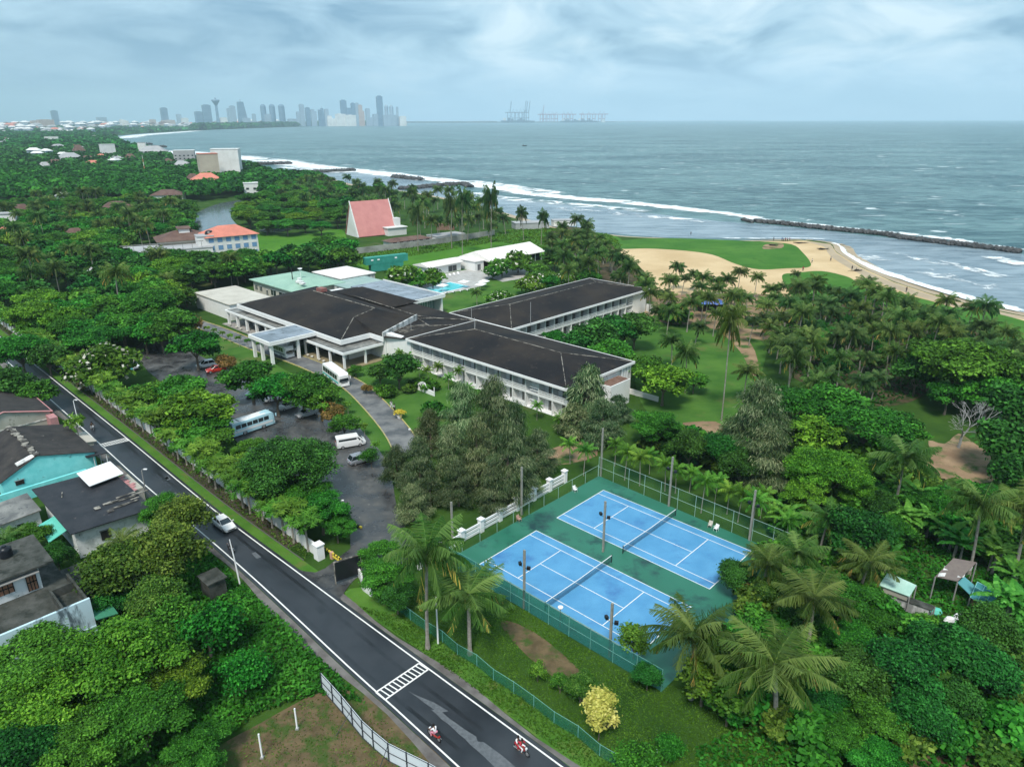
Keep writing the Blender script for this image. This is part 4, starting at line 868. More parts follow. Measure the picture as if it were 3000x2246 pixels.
# --- single palms
def palm(x, y, bx, by, lab, kind='palm', s=None, var=None):
    b = D(bx, by, 0); lo, hi = 0, 40
    for _ in range(40):
        m = (lo+hi)/2
        if PX(b.x, b.y, m)[1] > y: lo = m
        else: hi = m
    k = PROTO[(kind,0)]; vi = var if var is not None else PR.randrange(len(k)); s = s or 1.0
    return plant(kind, 0, 0, label=lab, base=(bx, by), scale=s, hs=lo/(k[vi][2]*s), var=vi)
palm(956,1206,922,1400,'coconut palm with the white painted trunk behind the road fence', s=1.38, var=0)
palm(1033,1293,1013,1412,'broad coconut palm beside the court with orange tipped hanging fronds', s=1.5, var=1)
palm(1498,1383,1490,1510,'coconut palm drooping over the near corner of the court', s=1.4, var=2)
palm(1660,1441,1669,1576,'great coconut palm with a thick pale trunk near the bottom', s=1.62, var=0)
palm(1735,1300,1740,1420,'coconut palm half hidden behind the great palm', s=1.3, var=1)
palm(1716,1190,1712,1280,'yellowing coconut palm beyond the far court corner', s=1.05, var=2)
palm(1651,1213,1640,1300,'small yellow green palm touching the far court corner', s=.85, var=0)
palm(1847,1213,1850,1300,'coconut palm over the tin roofed hut', s=1.15, var=1)
palm(1929,990,1930,1110,'large drooping coconut palm beside the banana garden', s=1.35, var=2)
palm(2189,1118,2185,1260,'coconut palm at the edge beside the blue frame shelter', s=1.45, var=0)
palm(2120,1095,2090,1250,'coconut palm with a curved trunk above the blue frame shelter', s=1.2, var=1)
palm(1765,1125,1765,1210,'palm with pale arching fronds beside the round dense tree', s=1.0, var=2)
palm(1545,702,1558,910,'very tall slender coconut palm standing alone on the lawn', s=.80, var=1)
palm(1447,738,1450,800,'coconut palm on the lawn beyond the near wing', s=.85, var=0)
palm(1483,765,1480,850,'coconut palm on the lawn next to the tall slender one', s=.85, var=2)
palm(1607,800,1605,870,'coconut palm leaning at the lawn edge by the fallen trunk', s=.95, var=1)
palm(1262,722,1262,760,'yellow fronded palm between the two wings', s=.85, var=0)
palm(1129,462,1132,520,'tall coconut palm standing alone by the waterline', 'wpalm', s=1.0)
palm(1168,471,1170,530,'outermost coconut palm on the lawn by the waterline', 'wpalm', s=.95)
palm(1030,632,1031,660,'small palm on the hotel lawn beside the far wing', s=.55)
palm(1713,592,1714,625,'slim palm standing on the sandy gap to the beach', 'wpalm', s=.6)
# banana plants
BG_ = 'banana plants in the garden beyond the courts'
for x, y in [(1960,1050),(1985,1070),(2010,1110),(2045,1140),(2075,1165),(1950,1110),(2160,1190),(2195,1230),(2170,1290),(2120,1140),(1900,1190),(1700,1110),(2200,1300)]:
    sp('banana', x, y, None, 'banana plant with broad arching leaves in the garden beyond the courts', BG_, scale=1.15)
# foxtail palms along the inside of the boundary wall, in front of the hedge
FW = 'palms lining the roadside boundary wall'
wl = [(s, q) for s, q in zip(ss, qR) if s < toST(G(905,1712))[0]-3]
sA = wl[2][0]; sB = wl[-1][0]; x_ = sA; i = 0
while x_ < sB-1:
    q = float(np.interp(x_, [a for a, b in wl], [b for a, b in wl])); p = ST(x_+PR.uniform(-.4,.4), q+3.3+PR.uniform(-.35,.3))
    plant('foxtail', 0, 0, label='palm with a plume crown in the long row in front of the white roadside wall', group=FW, world=p, scale=PR.uniform(1.55,1.95), hs=PR.uniform(.60,.76)); x_ += 2.75; i += 1
CF = 'palms behind the far court fence'
for x, y in [(1232,962),(1262,975),(1330,962),(1352,980),(1385,990),(1405,985),(1440,1005),(1462,1020),(1492,1025),(1520,1045),(1548,1040),(1575,1062),(1600,1070),(1630,1085),(1648,1070),(1680,1110),(1705,1130)]:
    sp('areca', x, y, None, 'feathery small palm behind the far court fence', CF, scale=PR.uniform(1.0,1.3), hs=1.15)
DG = 'slim young palms along the hotel driveway'
for x, y in [(447,705),(463,710),(480,716),(497,722),(515,727),(535,733),(555,740),(655,727),(735,862),(750,870),(810,958),(786,918)]:
    sp('foxtail', x, y, None, 'slim young palm on the edge of the hotel driveway', DG, scale=.62, hs=.95)
NG = 'palms in front of the near wing balconies'
for x, y in [(835,775),(862,762),(882,770),(905,790),(925,800),(945,792),(968,815),(990,800),(1012,838),(1045,850),(1070,862),(1160,878),(1205,905)]:
    sp('areca', x, y, None, 'palm standing in front of the near wing balconies', NG, scale=.85, hs=1.25)
# garden shrubs on the hotel lawns
for k, x, y, sc_, lab in [('U',838,843,1.2,'low dark shrub on the lawn beside the driveway'),('U',822,838,.9,'small shrub on the lawn next to the low dark one'),('R',790,835,.55,'rounded golden shrub by the white coach'),('U',938,880,1.3,'round shrub on the lawn above the casuarinas'),('U',958,888,1.1,'second round shrub on the lawn above the casuarinas'),
  ('UO',882,838,.9,'shrub beside the white garden arch'),('U',905,822,1.2,'dark shrub behind the white garden arch'),('U',925,830,1.2,'bush at the foot of the near wing')]:
    sp(k, x, y, None, lab, scale=sc_)
for x, y, sc_, lab in [(868,590,1.5,'wide flowering frangipani beside the pool terrace'),(905,598,1.1,'flowering frangipani at the pool'),(935,595,1.15,'frangipani between the loungers and the green container'),(1085,573,1.2,'frangipani in front of the large white pool roof'),(1120,560,1.5,'tall flowering tree at the end of the large white pool roof'),
  (1145,610,1.3,'frangipani on the pool lawn beside the far wing roof'),(1175,600,1.3,'dark leaved frangipani beside the far wing roof'),(1080,640,1.1,'light green frangipani on the pool lawn'),(1220,600,1.1,'flowering tree beyond the far wing roof'),(1065,585,.9,'small frangipani by the poolside bar')]:
    sp('F', x, y, None, lab, scale=sc_)
sp('U', 1462, 672, None, 'large round bush on the sand beside the palms', scale=3.0)
# --- groves
fill([(1185,500),(1225,485),(1262,480),(1310,505),(1335,545),(1395,590),(1400,620),(1330,600),(1250,600),(1190,560)], [('palm',3),('wpalm',3)], 5.0, 46, 'coconut palm in the thick stand between the far wing roof and the sand', 'coconut palms between the far wing and the sand', zc=8.5, seed=3, scale=(.8,1.1))
fill([(1150,560),(1230,550),(1300,590),(1240,610),(1170,600)], [('B',1),('S',1)], 6, 7, 'dark tree in the shade of the palms beyond the pool lawn', 'trees under the palms beyond the pool', zc=5, seed=4, scale=(.7,.9))
fill([(1395,600),(1470,575),(1560,585),(1640,590),(1700,600),(1700,640),(1640,690),(1560,670),(1500,690),(1400,650)], [('palm',3),('wpalm',1)], 6.6, 52, 'coconut palm in the open grove rooted in bare sand', 'coconut palms rooted in bare sand', zc=7.5, seed=5, scale=(.75,1.0), hs=(.8,1.0))
fill([(1690,650),(1730,605),(1810,610),(1900,625),(2000,640),(2100,665),(2150,690),(2080,740),(1990,735),(1950,760),(1900,800),(1840,830),(1760,830),(1690,780),(1665,710)], [('palm',2),('wpalm',3)], 5.6, 112, 'coconut palm in the dense grove behind the beach grass', GP, zc=7.0, seed=6, scale=(.85,1.15), hs=(.8,1.05))
fill([(1750,700),(1950,690),(2050,740),(1900,790),(1800,800)], [('S',1),('B',2)], 9, 14, 'dark undertree growing among the dense palm grove', 'trees among the dense palm grove', zc=3.5, seed=7, scale=(.6,.8))
fill([(2110,695),(2212,720),(2212,800),(2150,790)], [('palm',1),('wpalm',3)], 6, 22, 'coconut palm at the end of the grove beyond the broad layered tree', 'coconut palms at the end of the grove', zc=7, seed=8, scale=(.8,1.0))
fill([(740,455),(770,425),(850,405),(900,412),(1010,418),(1095,432),(1095,470),(1040,480),(960,480),(860,470)], [('wpalm',3),('palm',2)], 7.5, 62, 'coconut palm in the belt along the shore behind the pink roofed chapel', 'coconut palms along the shore behind the chapel', zc=10, seed=9, scale=(.95,1.25), hs=(1,1.25))
fill([(560,400),(700,380),(860,405),(840,430),(740,450),(600,420)], [('wpalm',2),('S',1),('B',1)], 13, 60, {'wpalm':'coconut palm among the trees between the river bend and the shore','S':'green tree between the river bend and the shore','B':'dark tree between the river bend and the shore'}, {'wpalm':'palms between the river and shore','S':'green trees between the river and shore','B':'dark trees between the river and shore'}, zc=7, seed=10, scale=(1.0,1.4))
# mangrove beside the river
fill([(515,470),(530,430),(600,400),(700,395),(745,420),(740,480),(690,490),(620,488),(560,482)], [('S',3),('L',2)], 9.0, 70, {'S':'bright mangrove tree on the point inside the river bend','L':'lime mangrove tree on the point inside the river bend'}, {'S':'bright mangroves inside the river bend','L':'lime mangroves inside the river bend'}, zc=5, seed=11, scale=(1.1,1.5), hs=(.7,1.0), avoid=[])
RIVW = [D(x,y,0) for x, y in riv]
LB = {'S':'green tree in the wooded ground between the river and the road','B':'dark rounded tree in the wooded ground between the river and the road','palm':'coconut palm in the wooded ground between the river and the road','L':'lime green tree in the wooded ground between the river and the road'}
LG = {k: v.replace('tree in','trees in').replace('palm in','palms in') for k, v in LB.items()}
NOGO += [RIVW, [D(x,y,0) for x, y in ((115,690),(135,640),(165,610),(190,640),(185,700),(150,740))], [Vector((-155,262,0)),Vector((-128,262,0)),Vector((-84,262,0)),Vector((-84,330,0)),Vector((-140,345,0)),Vector((-160,300,0))]]
fill([(-60,470),(0,440),(130,425),(260,430),(400,430),(420,460),(400,500),(300,520),(280,560),(420,560),(545,560),(560,600),(440,615),(330,670),(190,690),(100,690),(0,720),(-60,700)], [('S',4),('B',3),('palm',3),('L',1)], 7.6, 400, LB, LG, zc=6, seed=12, scale=(.95,1.35))
fill([(430,540),(545,560),(700,545),(760,560),(700,590),(560,590)], [('S',2),('B',2)], 7, 26, {'S':'green tree in the belt behind the green roofed block','B':'dark tree in the belt behind the green roofed block'}, {'S':'green trees behind the green roofed block','B':'dark trees behind the green roofed block'}, zc=5, seed=13, scale=(.9,1.2))
fill([(285,560),(545,545),(560,590),(440,625),(300,660)], [('S',2),('F',1)], 7, 30, {'S':'green tree in front of the long white terrace building','F':'flowering tree in front of the long white terrace building'}, {'S':'green trees before the terrace building','F':'flowering trees before the terrace building'}, zc=6, seed=14, scale=(1.0,1.4))
fill([(0,690),(110,690),(200,670),(330,660),(430,690),(330,720),(150,720),(20,760)], [('S',3),('B',1)], 6.5, 34, {'S':'green tree beyond the far end of the car park','B':'dark tree beyond the far end of the car park'}, {'S':'green trees beyond the car park','B':'dark trees beyond the car park'}, zc=5, seed=15, scale=(.85,1.1))
fill([(640,520),(740,505),(760,545),(690,560),(560,570)], [('B',2),('S',2)], 8, 14, {'S':'green tree along the edge of the meadow by the coral roofed block','B':'dark tree along the edge of the meadow by the coral roofed block'}, {'S':'green meadow edge trees','B':'dark meadow edge trees'}, zc=5, seed=16, scale=(.9,1.2))
for x, y, bx, by in [(1000,440,1008,560),(1065,440,1070,556),(960,450,985,548),(905,470,912,555)]:
    palm(x, y-8, bx-8, by-12, 'very tall coconut palm with a bare leaning trunk rising from the meadow', 'wpalm', s=1.15)['group'] = 'tall palms rising from the meadow'
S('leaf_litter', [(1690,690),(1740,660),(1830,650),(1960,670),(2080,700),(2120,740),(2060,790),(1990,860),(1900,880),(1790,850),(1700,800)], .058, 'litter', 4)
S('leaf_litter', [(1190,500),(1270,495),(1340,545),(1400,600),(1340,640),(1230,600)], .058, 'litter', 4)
undergrowth_later = [(1690,690),(1740,640),(1830,630),(1960,650),(2080,690),(2120,740),(2060,790),(1990,860),(1900,880),(1790,850),(1700,800)]
# pockets of greenery round the courts and gardens (shrubs)
SH = 'shrubs on the roadside verge'
fill([(745,1290),(800,1300),(860,1340),(900,1360),(930,1400),(860,1370),(780,1330)], [('UO',2),('U',1)], 1.5, 26, {'U':'low green shrub on the verge below the gate sign','UO':'low olive shrub on the verge below the gate sign'}, {'U':'green shrubs below the gate sign','UO':'olive shrubs below the gate sign'}, zc=1, seed=17, scale=(.7,1.3))
fill([(1480,930),(1600,960),(1700,1010),(1700,1060),(1600,1020),(1480,980),(1400,960)], [('U',1),('UO',1)], 2.4, 34, {'U':'bush in the hedge belt behind the courts','UO':'olive bush in the hedge belt behind the courts'}, {'U':'bushes in the hedge belt','UO':'olive bushes in the hedge belt'}, zc=1.5, seed=18, scale=(1.2,2.0))
fill([(1750,950),(2212,1050),(2212,1640),(1700,1600),(1560,1540),(1560,1380),(1660,1250),(1700,1120)], [('U',2),('UO',1)], 2.6, 120, {'U':'leafy bush in the thicket below the trees beyond the courts','UO':'olive bush in the thicket below the trees beyond the courts'}, {'U':'leafy bushes in the thicket beyond the courts','UO':'olive bushes in the thicket beyond the courts'}, zc=1.5, seed=19, scale=(1.1,2.2), avoid=[(D(2090,990).x, D(2090,990).y, 16), (D(2010,1280).x, D(2010,1280).y, 9), (D(2080,1260).x, D(2080,1260).y, 8)])
fill([(430,1260),(520,1330),(640,1400),(740,1480),(800,1500),(700,1500),(560,1500),(470,1580),(430,1560)], [('U',3),('UO',1)], 1.7, 110, {'U':'leafy bush in the roadside scrub on the overgrown lot','UO':'olive bush in the roadside scrub on the overgrown lot'}, {'U':'leafy bushes in the roadside scrub','UO':'olive bushes in the roadside scrub'}, zc=1.2, seed=20, scale=(.8,1.6))
# undergrowth: knee high ground cover
def undergrowth(name, poly, dens, h, size, mk, seed, avoid=None, z0=0.0):
    rng = np.random.default_rng(seed); wp = [D(x,y,0) for x, y in poly]; xs = [p.x for p in wp]; ys = [p.y for p in wp]
    A = (max(xs)-min(xs))*(max(ys)-min(ys)); N = int(min(A*dens, 260000)); X = rng.uniform(min(xs), max(xs), N); Y = rng.uniform(min(ys), max(ys), N)
    px = np.array([p.x for p in wp]); py = np.array([p.y for p in wp]); ins = np.zeros(N, bool); j = len(px)-1
    for i in range(len(px)):
        c = ((py[i] > Y) != (py[j] > Y)) & (X < (px[j]-px[i])*(Y-py[i])/(py[j]-py[i]+1e-12)+px[i]); ins ^= c; j = i
    for q in (avoid or []):
        a_ = np.zeros(N, bool); j = len(q)-1
        for i in range(len(q)):
            c = ((q[i][1] > Y) != (q[j][1] > Y)) & (X < (q[j][0]-q[i][0])*(Y-q[i][1])/(q[j][1]-q[i][1]+1e-12)+q[i][0]); a_ ^= c; j = i
        ins &= ~a_
    X, Y = X[ins], Y[ins]; n = len(X)
    f = 0.5+0.5*np.sin(X*.55+1.3*np.sin(Y*.37))*np.sin(Y*.48+1.1*np.sin(X*.31)); hz = h*(0.25+0.9*f)*rng.uniform(.2,1,n)
    C = np.stack([X, Y, z0+hz], 1); Nn = unit(rng.normal(size=(n,3))*.6+np.array([0,0,.8])); T, Wd = cards(C, Nn, size, rng, .5)
    me = quads(name, C, T, Wd, .28+.42*f+rng.normal(0,.13,n), LM[mk]); o = bpy.data.objects.new(name, me); COL.objects.link(o); o['kind'] = 'stuff'; return o
roadavoid = [[ST(s, q-1.6) for s, q in zip(ss, qL)]+[ST(s, q+1.2) for s, q in list(zip(ss, qR))[::-1]]]
undergrowth('undergrowth', [(440,1180),(560,1300),(700,1420),(800,1520),(690,1500),(560,1540),(430,1640),(0,1700),(0,1400),(180,1360),(330,1250)], 42, 1.1, .16, 'S', 31, roadavoid)
undergrowth('undergrowth', [(1560,1350),(1700,1150),(1800,940),(1960,960),(2000,1060),(2212,1080),(2260,1700),(1500,1700),(1500,1620),(1650,1560),(1560,1480)], 16, .7, .18, 'S', 32, [CA])
undergrowth('grass', [(745,1300),(900,1400),(1010,1490),(1200,1640),(1260,1720),(1440,1720),(1320,1640),(1180,1540),(1000,1420),(860,1330)], 70, .28, .08, 'G', 33, roadavoid)
undergrowth('grass', [(860,1330),(1000,1420),(1180,1540),(1330,1650),(1500,1720),(1800,1680),(1560,1500),(1370,1470),(1120,1310),(900,1250)], 44, .14, .075, 'G', 34, [CA, [D(x,y,0) for x, y in [(1080,1350),(1110,1345),(1180,1385),(1270,1470),(1330,1560),(1300,1570),(1240,1500),(1140,1420)]]])
undergrowth('dry_grass', [(480,1650),(560,1560),(700,1490),(800,1500),(860,1560),(980,1700)], 14, .3, .07, 'O', 35, roadavoid)
bedp = [ST(s, q+2.1) for s, q in wl]+[ST(s, q+4.1) for s, q in wl[::-1]]
def toD(p): return PX(p.x, p.y, 0)
undergrowth('ground_cover', [toD(p) for p in bedp], 14, .35, .13, 'O', 36)
undergrowth('undergrowth', undergrowth_later, 3.0, .8, .30, 'B', 41)
mead = [(690,580),(700,548),(760,545),(900,528),(1040,512),(1130,490),(1200,494),(1320,508),(1345,530),(1290,560),(1180,560),(1000,572),(800,585)]
undergrowth('meadow_grass', mead, 2.2, .5, .32, 'G', 37, [strect(-100,-40,-5,150)])
0 and undergrowth('meadow_grass', [(1690,598),(1775,588),(1860,614),(1960,640),(2060,668),(2120,700),(2060,730),(1900,720),(1760,680),(1710,640)], 2.5, .35, .28, 'G', 38)
0 and undergrowth('meadow_grass', [(1400,538),(1420,516),(1540,519),(1710,530),(1752,570),(1700,582),(1640,584),(1540,552)], 2.0, .3, .3, 'G', 39)
# --- far woods that read as one mass
def woods(name, poly, n, R0, z, per, size, mk, seed, keep=None):
    rng = np.random.default_rng(seed); wp = [D(x,y,0) for x, y in poly]; px = np.array([p.x for p in wp]); py = np.array([p.y for p in wp]); X=[];Y=[]
    X = rng.uniform(px.min(), px.max(), n*6); Y = rng.uniform(py.min(), py.max(), n*6); ins = np.zeros(len(X), bool); j = len(px)-1
    for i in range(len(px)):
        c = ((py[i] > Y) != (py[j] > Y)) & (X < (px[j]-px[i])*(Y-py[i])/(py[j]-py[i]+1e-12)+px[i]); ins ^= c; j = i
    for (hx, hy, hw, hl, t, n_) in HC:
        a = (X-hx)*t.x+(Y-hy)*t.y; b = (X-hx)*n_.x+(Y-hy)*n_.y; ins &= ~((a > -hw*1.2) & (a < hl) & (np.abs(b) < hw*.9+R0*.6))
    X, Y = X[ins][:n], Y[ins][:n]; m = len(X); r = R0*rng.uniform(.6,1.4,m); ct = rng.normal(.45,.2,m)
    k = np.repeat(np.arange(m), per); d = unit(rng.normal(size=(len(k),3))); d[:,2] = np.abs(d[:,2])
    C = np.stack([X[k]+d[:,0]*r[k], Y[k]+d[:,1]*r[k], z*(.6+.5*(r[k]/R0))+d[:,2]*r[k]*.7], 1); Nn = unit(d+rng.normal(size=d.shape)*.5+[0,0,.4]); T, Wd = cards(C, Nn, size, rng, .7)
    me = quads(name, C, T, Wd, ct[k]+rng.normal(0,.1,len(k)), LM[mk]); o = bpy.data.objects.new(name, me); COL.objects.link(o); o['kind'] = 'stuff'; return o
coastin = [(262,310),(300,323),(345,336),(420,350),(520,362),(600,378),(680,388)]
woods('woods', [(-150,438),(-150,372),(150,372),(420,372),(600,385),(690,392),(600,412),(420,434),(200,428)], 3300, 5.0, 4.5, 46, 1.0, 'S', 51)
woods('woods', [(-150,374),(-150,325),(100,322),(262,322),(345,342),(420,354),(520,366),(600,384),(420,374),(200,374)], 4200, 7.0, 4.5, 30, 1.7, 'B', 52)
woods('woods', [(-200,327),(-200,290),(0,287),(180,289),(248,300),(262,312),(345,340),(200,326)], 5000, 10, 4.5, 20, 3.4, 'B', 53)
woods('woods', [(-300,290),(-300,272),(60,271),(300,273),(420,276),(420,279.5),(262,287),(225,291),(180,289)], 2600, 12, 4, 16, 6.0, 'B', 54)
woods('woods', [(420,276),(640,269.5),(760,267.5),(860,266.5),(868,267.6),(720,269.6),(560,274),(420,279.5)], 2600, 20, 10, 16, 10.0, 'B', 55)
# ================= the hotel =================
M['roof'] = mat('bitumen_roof', (0.014,0.014,0.016), 0.85, (0.034,0.028,0.024), scale=0.10, detail=9, contrast=(0.38,0.62), col3=(0.065,0.055,0.046), scale3=0.6, c3=(0.60,0.80), bump=0.4, bscale=5, spec=0.15)
M['flatroof'] = mat('weathered_flat_roof', (0.11,0.11,0.105), 0.6, (0.30,0.29,0.26), scale=0.35, detail=7, contrast=(0.4,0.65), col3=(0.03,0.03,0.03), scale3=0.7, c3=(0.55,0.66), rvar=(.5,.3), spec=0.4)
M['wetroof'] = mat('wet_flat_roof', (0.13,0.155,0.18), 0.25, (0.26,0.30,0.35), scale=0.18, detail=6, contrast=(0.4,0.62), col3=(0.06,0.065,0.07), scale3=0.4, c3=(0.56,0.7), spec=0.6)
M['stain'] = mat('stained_white', (0.72,0.72,0.70), 0.75, (0.25,0.26,0.25), scale=0.7, detail=8, contrast=(0.45,0.62), stretch=(1,1,.35))
M['glass'] = mat('dark_glass', (0.02,0.03,0.035), 0.08, spec=0.8)
M['curtain'] = mat('curtained_glass', (0.20,0.19,0.17), 0.3, (0.06,0.06,0.06), scale=1.1, detail=1, contrast=(.45,.55), stretch=(1,1,.02), spec=.5)
M['green_glass'] = mat('greenish_glass', (0.16,0.27,0.25), 0.12, (0.26,0.36,0.33), scale=.8, detail=1, stretch=(1,1,.05), spec=.7)
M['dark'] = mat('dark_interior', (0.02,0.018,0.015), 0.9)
M['terra'] = mat('terrazzo_floor', (0.30,0.25,0.14), 0.5, (0.20,0.17,0.11), scale=.5)
M['mint'] = mat('mint_metal_roof', (0.26,0.42,0.33), 0.5, (0.32,0.49,0.38), scale=.2, detail=5, col3=(0.22,0.30,0.24), scale3=.6, c3=(.6,.75))
M['cream'] = mat('cream_roof_sheet', (0.55,0.52,0.45), 0.7, (0.45,0.42,0.36), scale=.25, detail=6)
M['whiteroof'] = mat('white_roof_sheet', (0.80,0.78,0.74), 0.6, (0.70,0.66,0.62), scale=.15, detail=5)
M['teal_roof'] = mat('pale_teal_roof', (0.25,0.36,0.33), 0.5, (0.33,0.43,0.39), scale=.3, detail=5)
M['flash'] = mat('pale_flashing', (0.30,0.28,0.24), 0.8, (0.06,0.055,0.05), scale=.7, contrast=(.44,.56), detail=6)
HO = thing('hotel', 'sprawling white hotel with black hipped roofs and two balconied wings', 'building', (SO[0], SO[1], 0), SA)
def hipface(mb, pts, t=.12, mi=0): mb.slab(pts, t, mi)
def hip(name, s0, s1, q0, q1, ze, zr, rs, rq, mtl, parent=HO, fascia=.45, inset=0.0, label=None):
    """hipped roof over a rectangle; ridge from rs[0] to rs[1] in s at q=rq (or along q when rs is given as q-range)"""
    mb = MB(); a,b,c,d = (s0,q0,ze),(s1,q0,ze),(s1,q1,ze),(s0,q1,ze)
    if isinstance(rq, tuple): r0, r1 = (rs, rq[0], zr), (rs, rq[1], zr); fs = [[a,b,r0],[b,c,r1,r0],[c,d,r1],[d,a,r0,r1]]
    else: r0, r1 = (rs[0], rq, zr), (rs[1], rq, zr); fs = [[a,b,r1,r0],[b,c,r1],[c,d,r0,r1],[d,a,r0]]
    for f in fs: mb.poly(f)
    mb.poly([d,c,b,a])
    rf = mb.build('roof', mtl, parent, label=label)
    if fascia:
        fb = MB(); w = .18; z0, z1 = ze-fascia, ze+.06
        fb.box(s0-w,s1+w,q0-w,q0,z0,z1); fb.box(s0-w,s1+w,q1,q1+w,z0,z1); fb.box(s0-w,s0,q0,q1,z0,z1); fb.box(s1,s1+w,q0,q1,z0,z1); fb.build('fascia', M['white'], rf)
    return rf, r0, r1
def caps(parent, segs, w=.22, m='flash', name='ridge_flashing'):
    mb = MB()
    for p, q in segs:
        mb.tube([p, tuple((np.array(p)+np.array(q))/2), q], w/2, 5)
    return mb.build(name, M[m], parent)
# ---- near wing (A): long side along s
def wing(s0, s1, q0, q1, z, along, nb, ridge, zr, front_q, name, blank=0.0, skip=()):
    rf, r0, r1 = hip('roof', s0, s1, q0, q1, z, zr, ridge[0], ridge[1], M['roof'])
    caps(rf, [(r0, r1)]+([((s0,q0,z),r0),((s1,q0,z),r1),((s1,q1,z),r1),((s0,q1,z),r0)] if along == 's' else [((s0,q0,z),r0),((s1,q0,z),r0),((s1,q1,z),r1),((s0,q1,z),r1)]), w=.16)
    return rf
A0, A1, AQ0, AQ1, AZ = 9.6, 55.8, 10.4, 31.9, 6.75
rfA = wing(A0, A1, AQ0, AQ1, AZ, 's', 13, ((20.5, 45.5), 21.1), 8.9, 10.4, 'near')
rfB = wing(-0.4, 21.2, 32.3, 90.0, AZ, 'q', 15, (10.4, (43.0, 79.0)), 8.9, 0, 'far')
def facade(org, ux, n, bay, z, depth, wall_len_extra=0, sgn=1, end_blank=0.0, stair=None):
    """two storeys of balconies along direction ux from org (local coords); outward normal is to the right of ux times sgn"""
    ux = np.array(ux, float); nx = np.array([ux[1], -ux[0]])*sgn
    def P(a, o, zz): p = np.array(org)+ux*a+nx*o; return (p[0], p[1], zz)
    def boxp(mb, a0, a1, o0, o1, z0, z1, mi=0):
        v = [P(a0,o0,z0),P(a1,o0,z0),P(a1,o1,z0),P(a0,o1,z0),P(a0,o0,z1),P(a1,o0,z1),P(a1,o1,z1),P(a0,o1,z1)]
        mb.add(v, [(0,3,2,1),(4,5,6,7),(0,1,5,4),(1,2,6,5),(2,3,7,6),(3,0,4,7)], mi)
    Lw = n*bay; fl = z/2-.1
    w = MB(); boxp(w, 0, Lw+end_blank, -depth-.25, -depth, 0, z-.45)
    if end_blank: boxp(w, Lw+.13, Lw+end_blank, -depth, 0, 0, z-.45)
    w.build('wall', M['white'], HO)
    dv = MB()
    for i in range(n+1): boxp(dv, i*bay-.1, i*bay+.1, -depth, -.02, 0, z-.46)
    dv.build('party_wall', M['white'], HO)
    sl = MB(); boxp(sl, 0, Lw, -depth, -.05, fl-.3, fl-.02); boxp(sl, 0, Lw, -depth, -.03, -.1, .12); sl.build('floor_slab', M['white'], HO)
    for i in range(n):
        for k, zf in ((0, .12), (1, fl)):
            a0, a1 = i*bay+.12, (i+1)*bay-.12
            if stair is not None and i == stair:
                rl = MB()
                for h in (.0, .55, 1.1, 1.65): boxp(rl, a0+1.0, a1, -.2, -.06, zf+h, zf+h+.16)
                rl.build('stair_screen', M['white'], HO); continue
            wd = MB(); boxp(wd, a0+bay*.34, a1-.1, -depth+.02, -depth+.06, zf, zf+2.15); wo = wd.build('window', M['curtain'], HO)
            fr = MB(); 
            for aa in (a0+bay*.34, a0+bay*.52, a0+bay*.70, a1-.1): boxp(fr, aa-.035, aa+.035, -depth+.07, -depth+.1, zf, zf+2.15)
            boxp(fr, a0+bay*.34, a1-.1, -depth+.07, -depth+.1, zf+2.12, zf+2.2); fr.build('frame', M['dark'], wo)
            if k == 1 or i % 4 == 1:
                rl = MB(); boxp(rl, a0, a1, -.14, -.06, zf, zf+.26); boxp(rl, a0, a1, -.14, -.06, zf+.42, zf+.62); boxp(rl, a0, a1, -.14, -.06, zf+.80, zf+1.0)
                rl.build('balcony_rail', M['white'], HO)
facade((10.4, 11.3), (1, 0), 13, 3.44, AZ, 1.7, stair=10)
facade((20.6, 38.2), (0, 1), 13, 3.45, AZ, 1.7, end_blank=6.6, stair=12)
w = MB()
w.box(10.1, 55.3, 13.25, 31.4, 0, AZ-.5); w.box(55.3-.3, 55.5, 11.3, 13.2, 0, AZ-.5); w.build('wall', M['white'], HO)
w = MB(); w.box(0, 18.6, 32.8, 89.5, 0, AZ-.5); w.box(18.6, 20.5, 32.8, 36.0, 0, AZ-.5); w.box(18.7,20.6,89.3,89.5,0,AZ-.5); w.build('wall', M['white'], HO)
# end block with stair of the near wing
w = MB(); w.box(55.55, 58.4, 20.6, 27.0, 0, 5.0); eb = w.build('stair_block', M['white'], HO); MB().box(55.7,58.2,20.8,26.8,5.01,5.06).build('roof', mat('red_brown_roof',(0.13,0.07,0.05),.9,(.2,.12,.09),scale=1), eb)
w = MB()
for i in range(4): w.box(55.52, 55.62, 28.0+i*.9, 28.6+i*.9, 0.2, AZ-.6)
w.build('wall_panel', M['white2'], HO)
MB().box(55.6, 62.5, 31.0, 31.25, 0, 1.1).build('low_wall', M['white'], HO); MB().box(20.6, 23.5, 90.0, 90.2, 0, 2.2).build('low_wall', M['white'], HO)
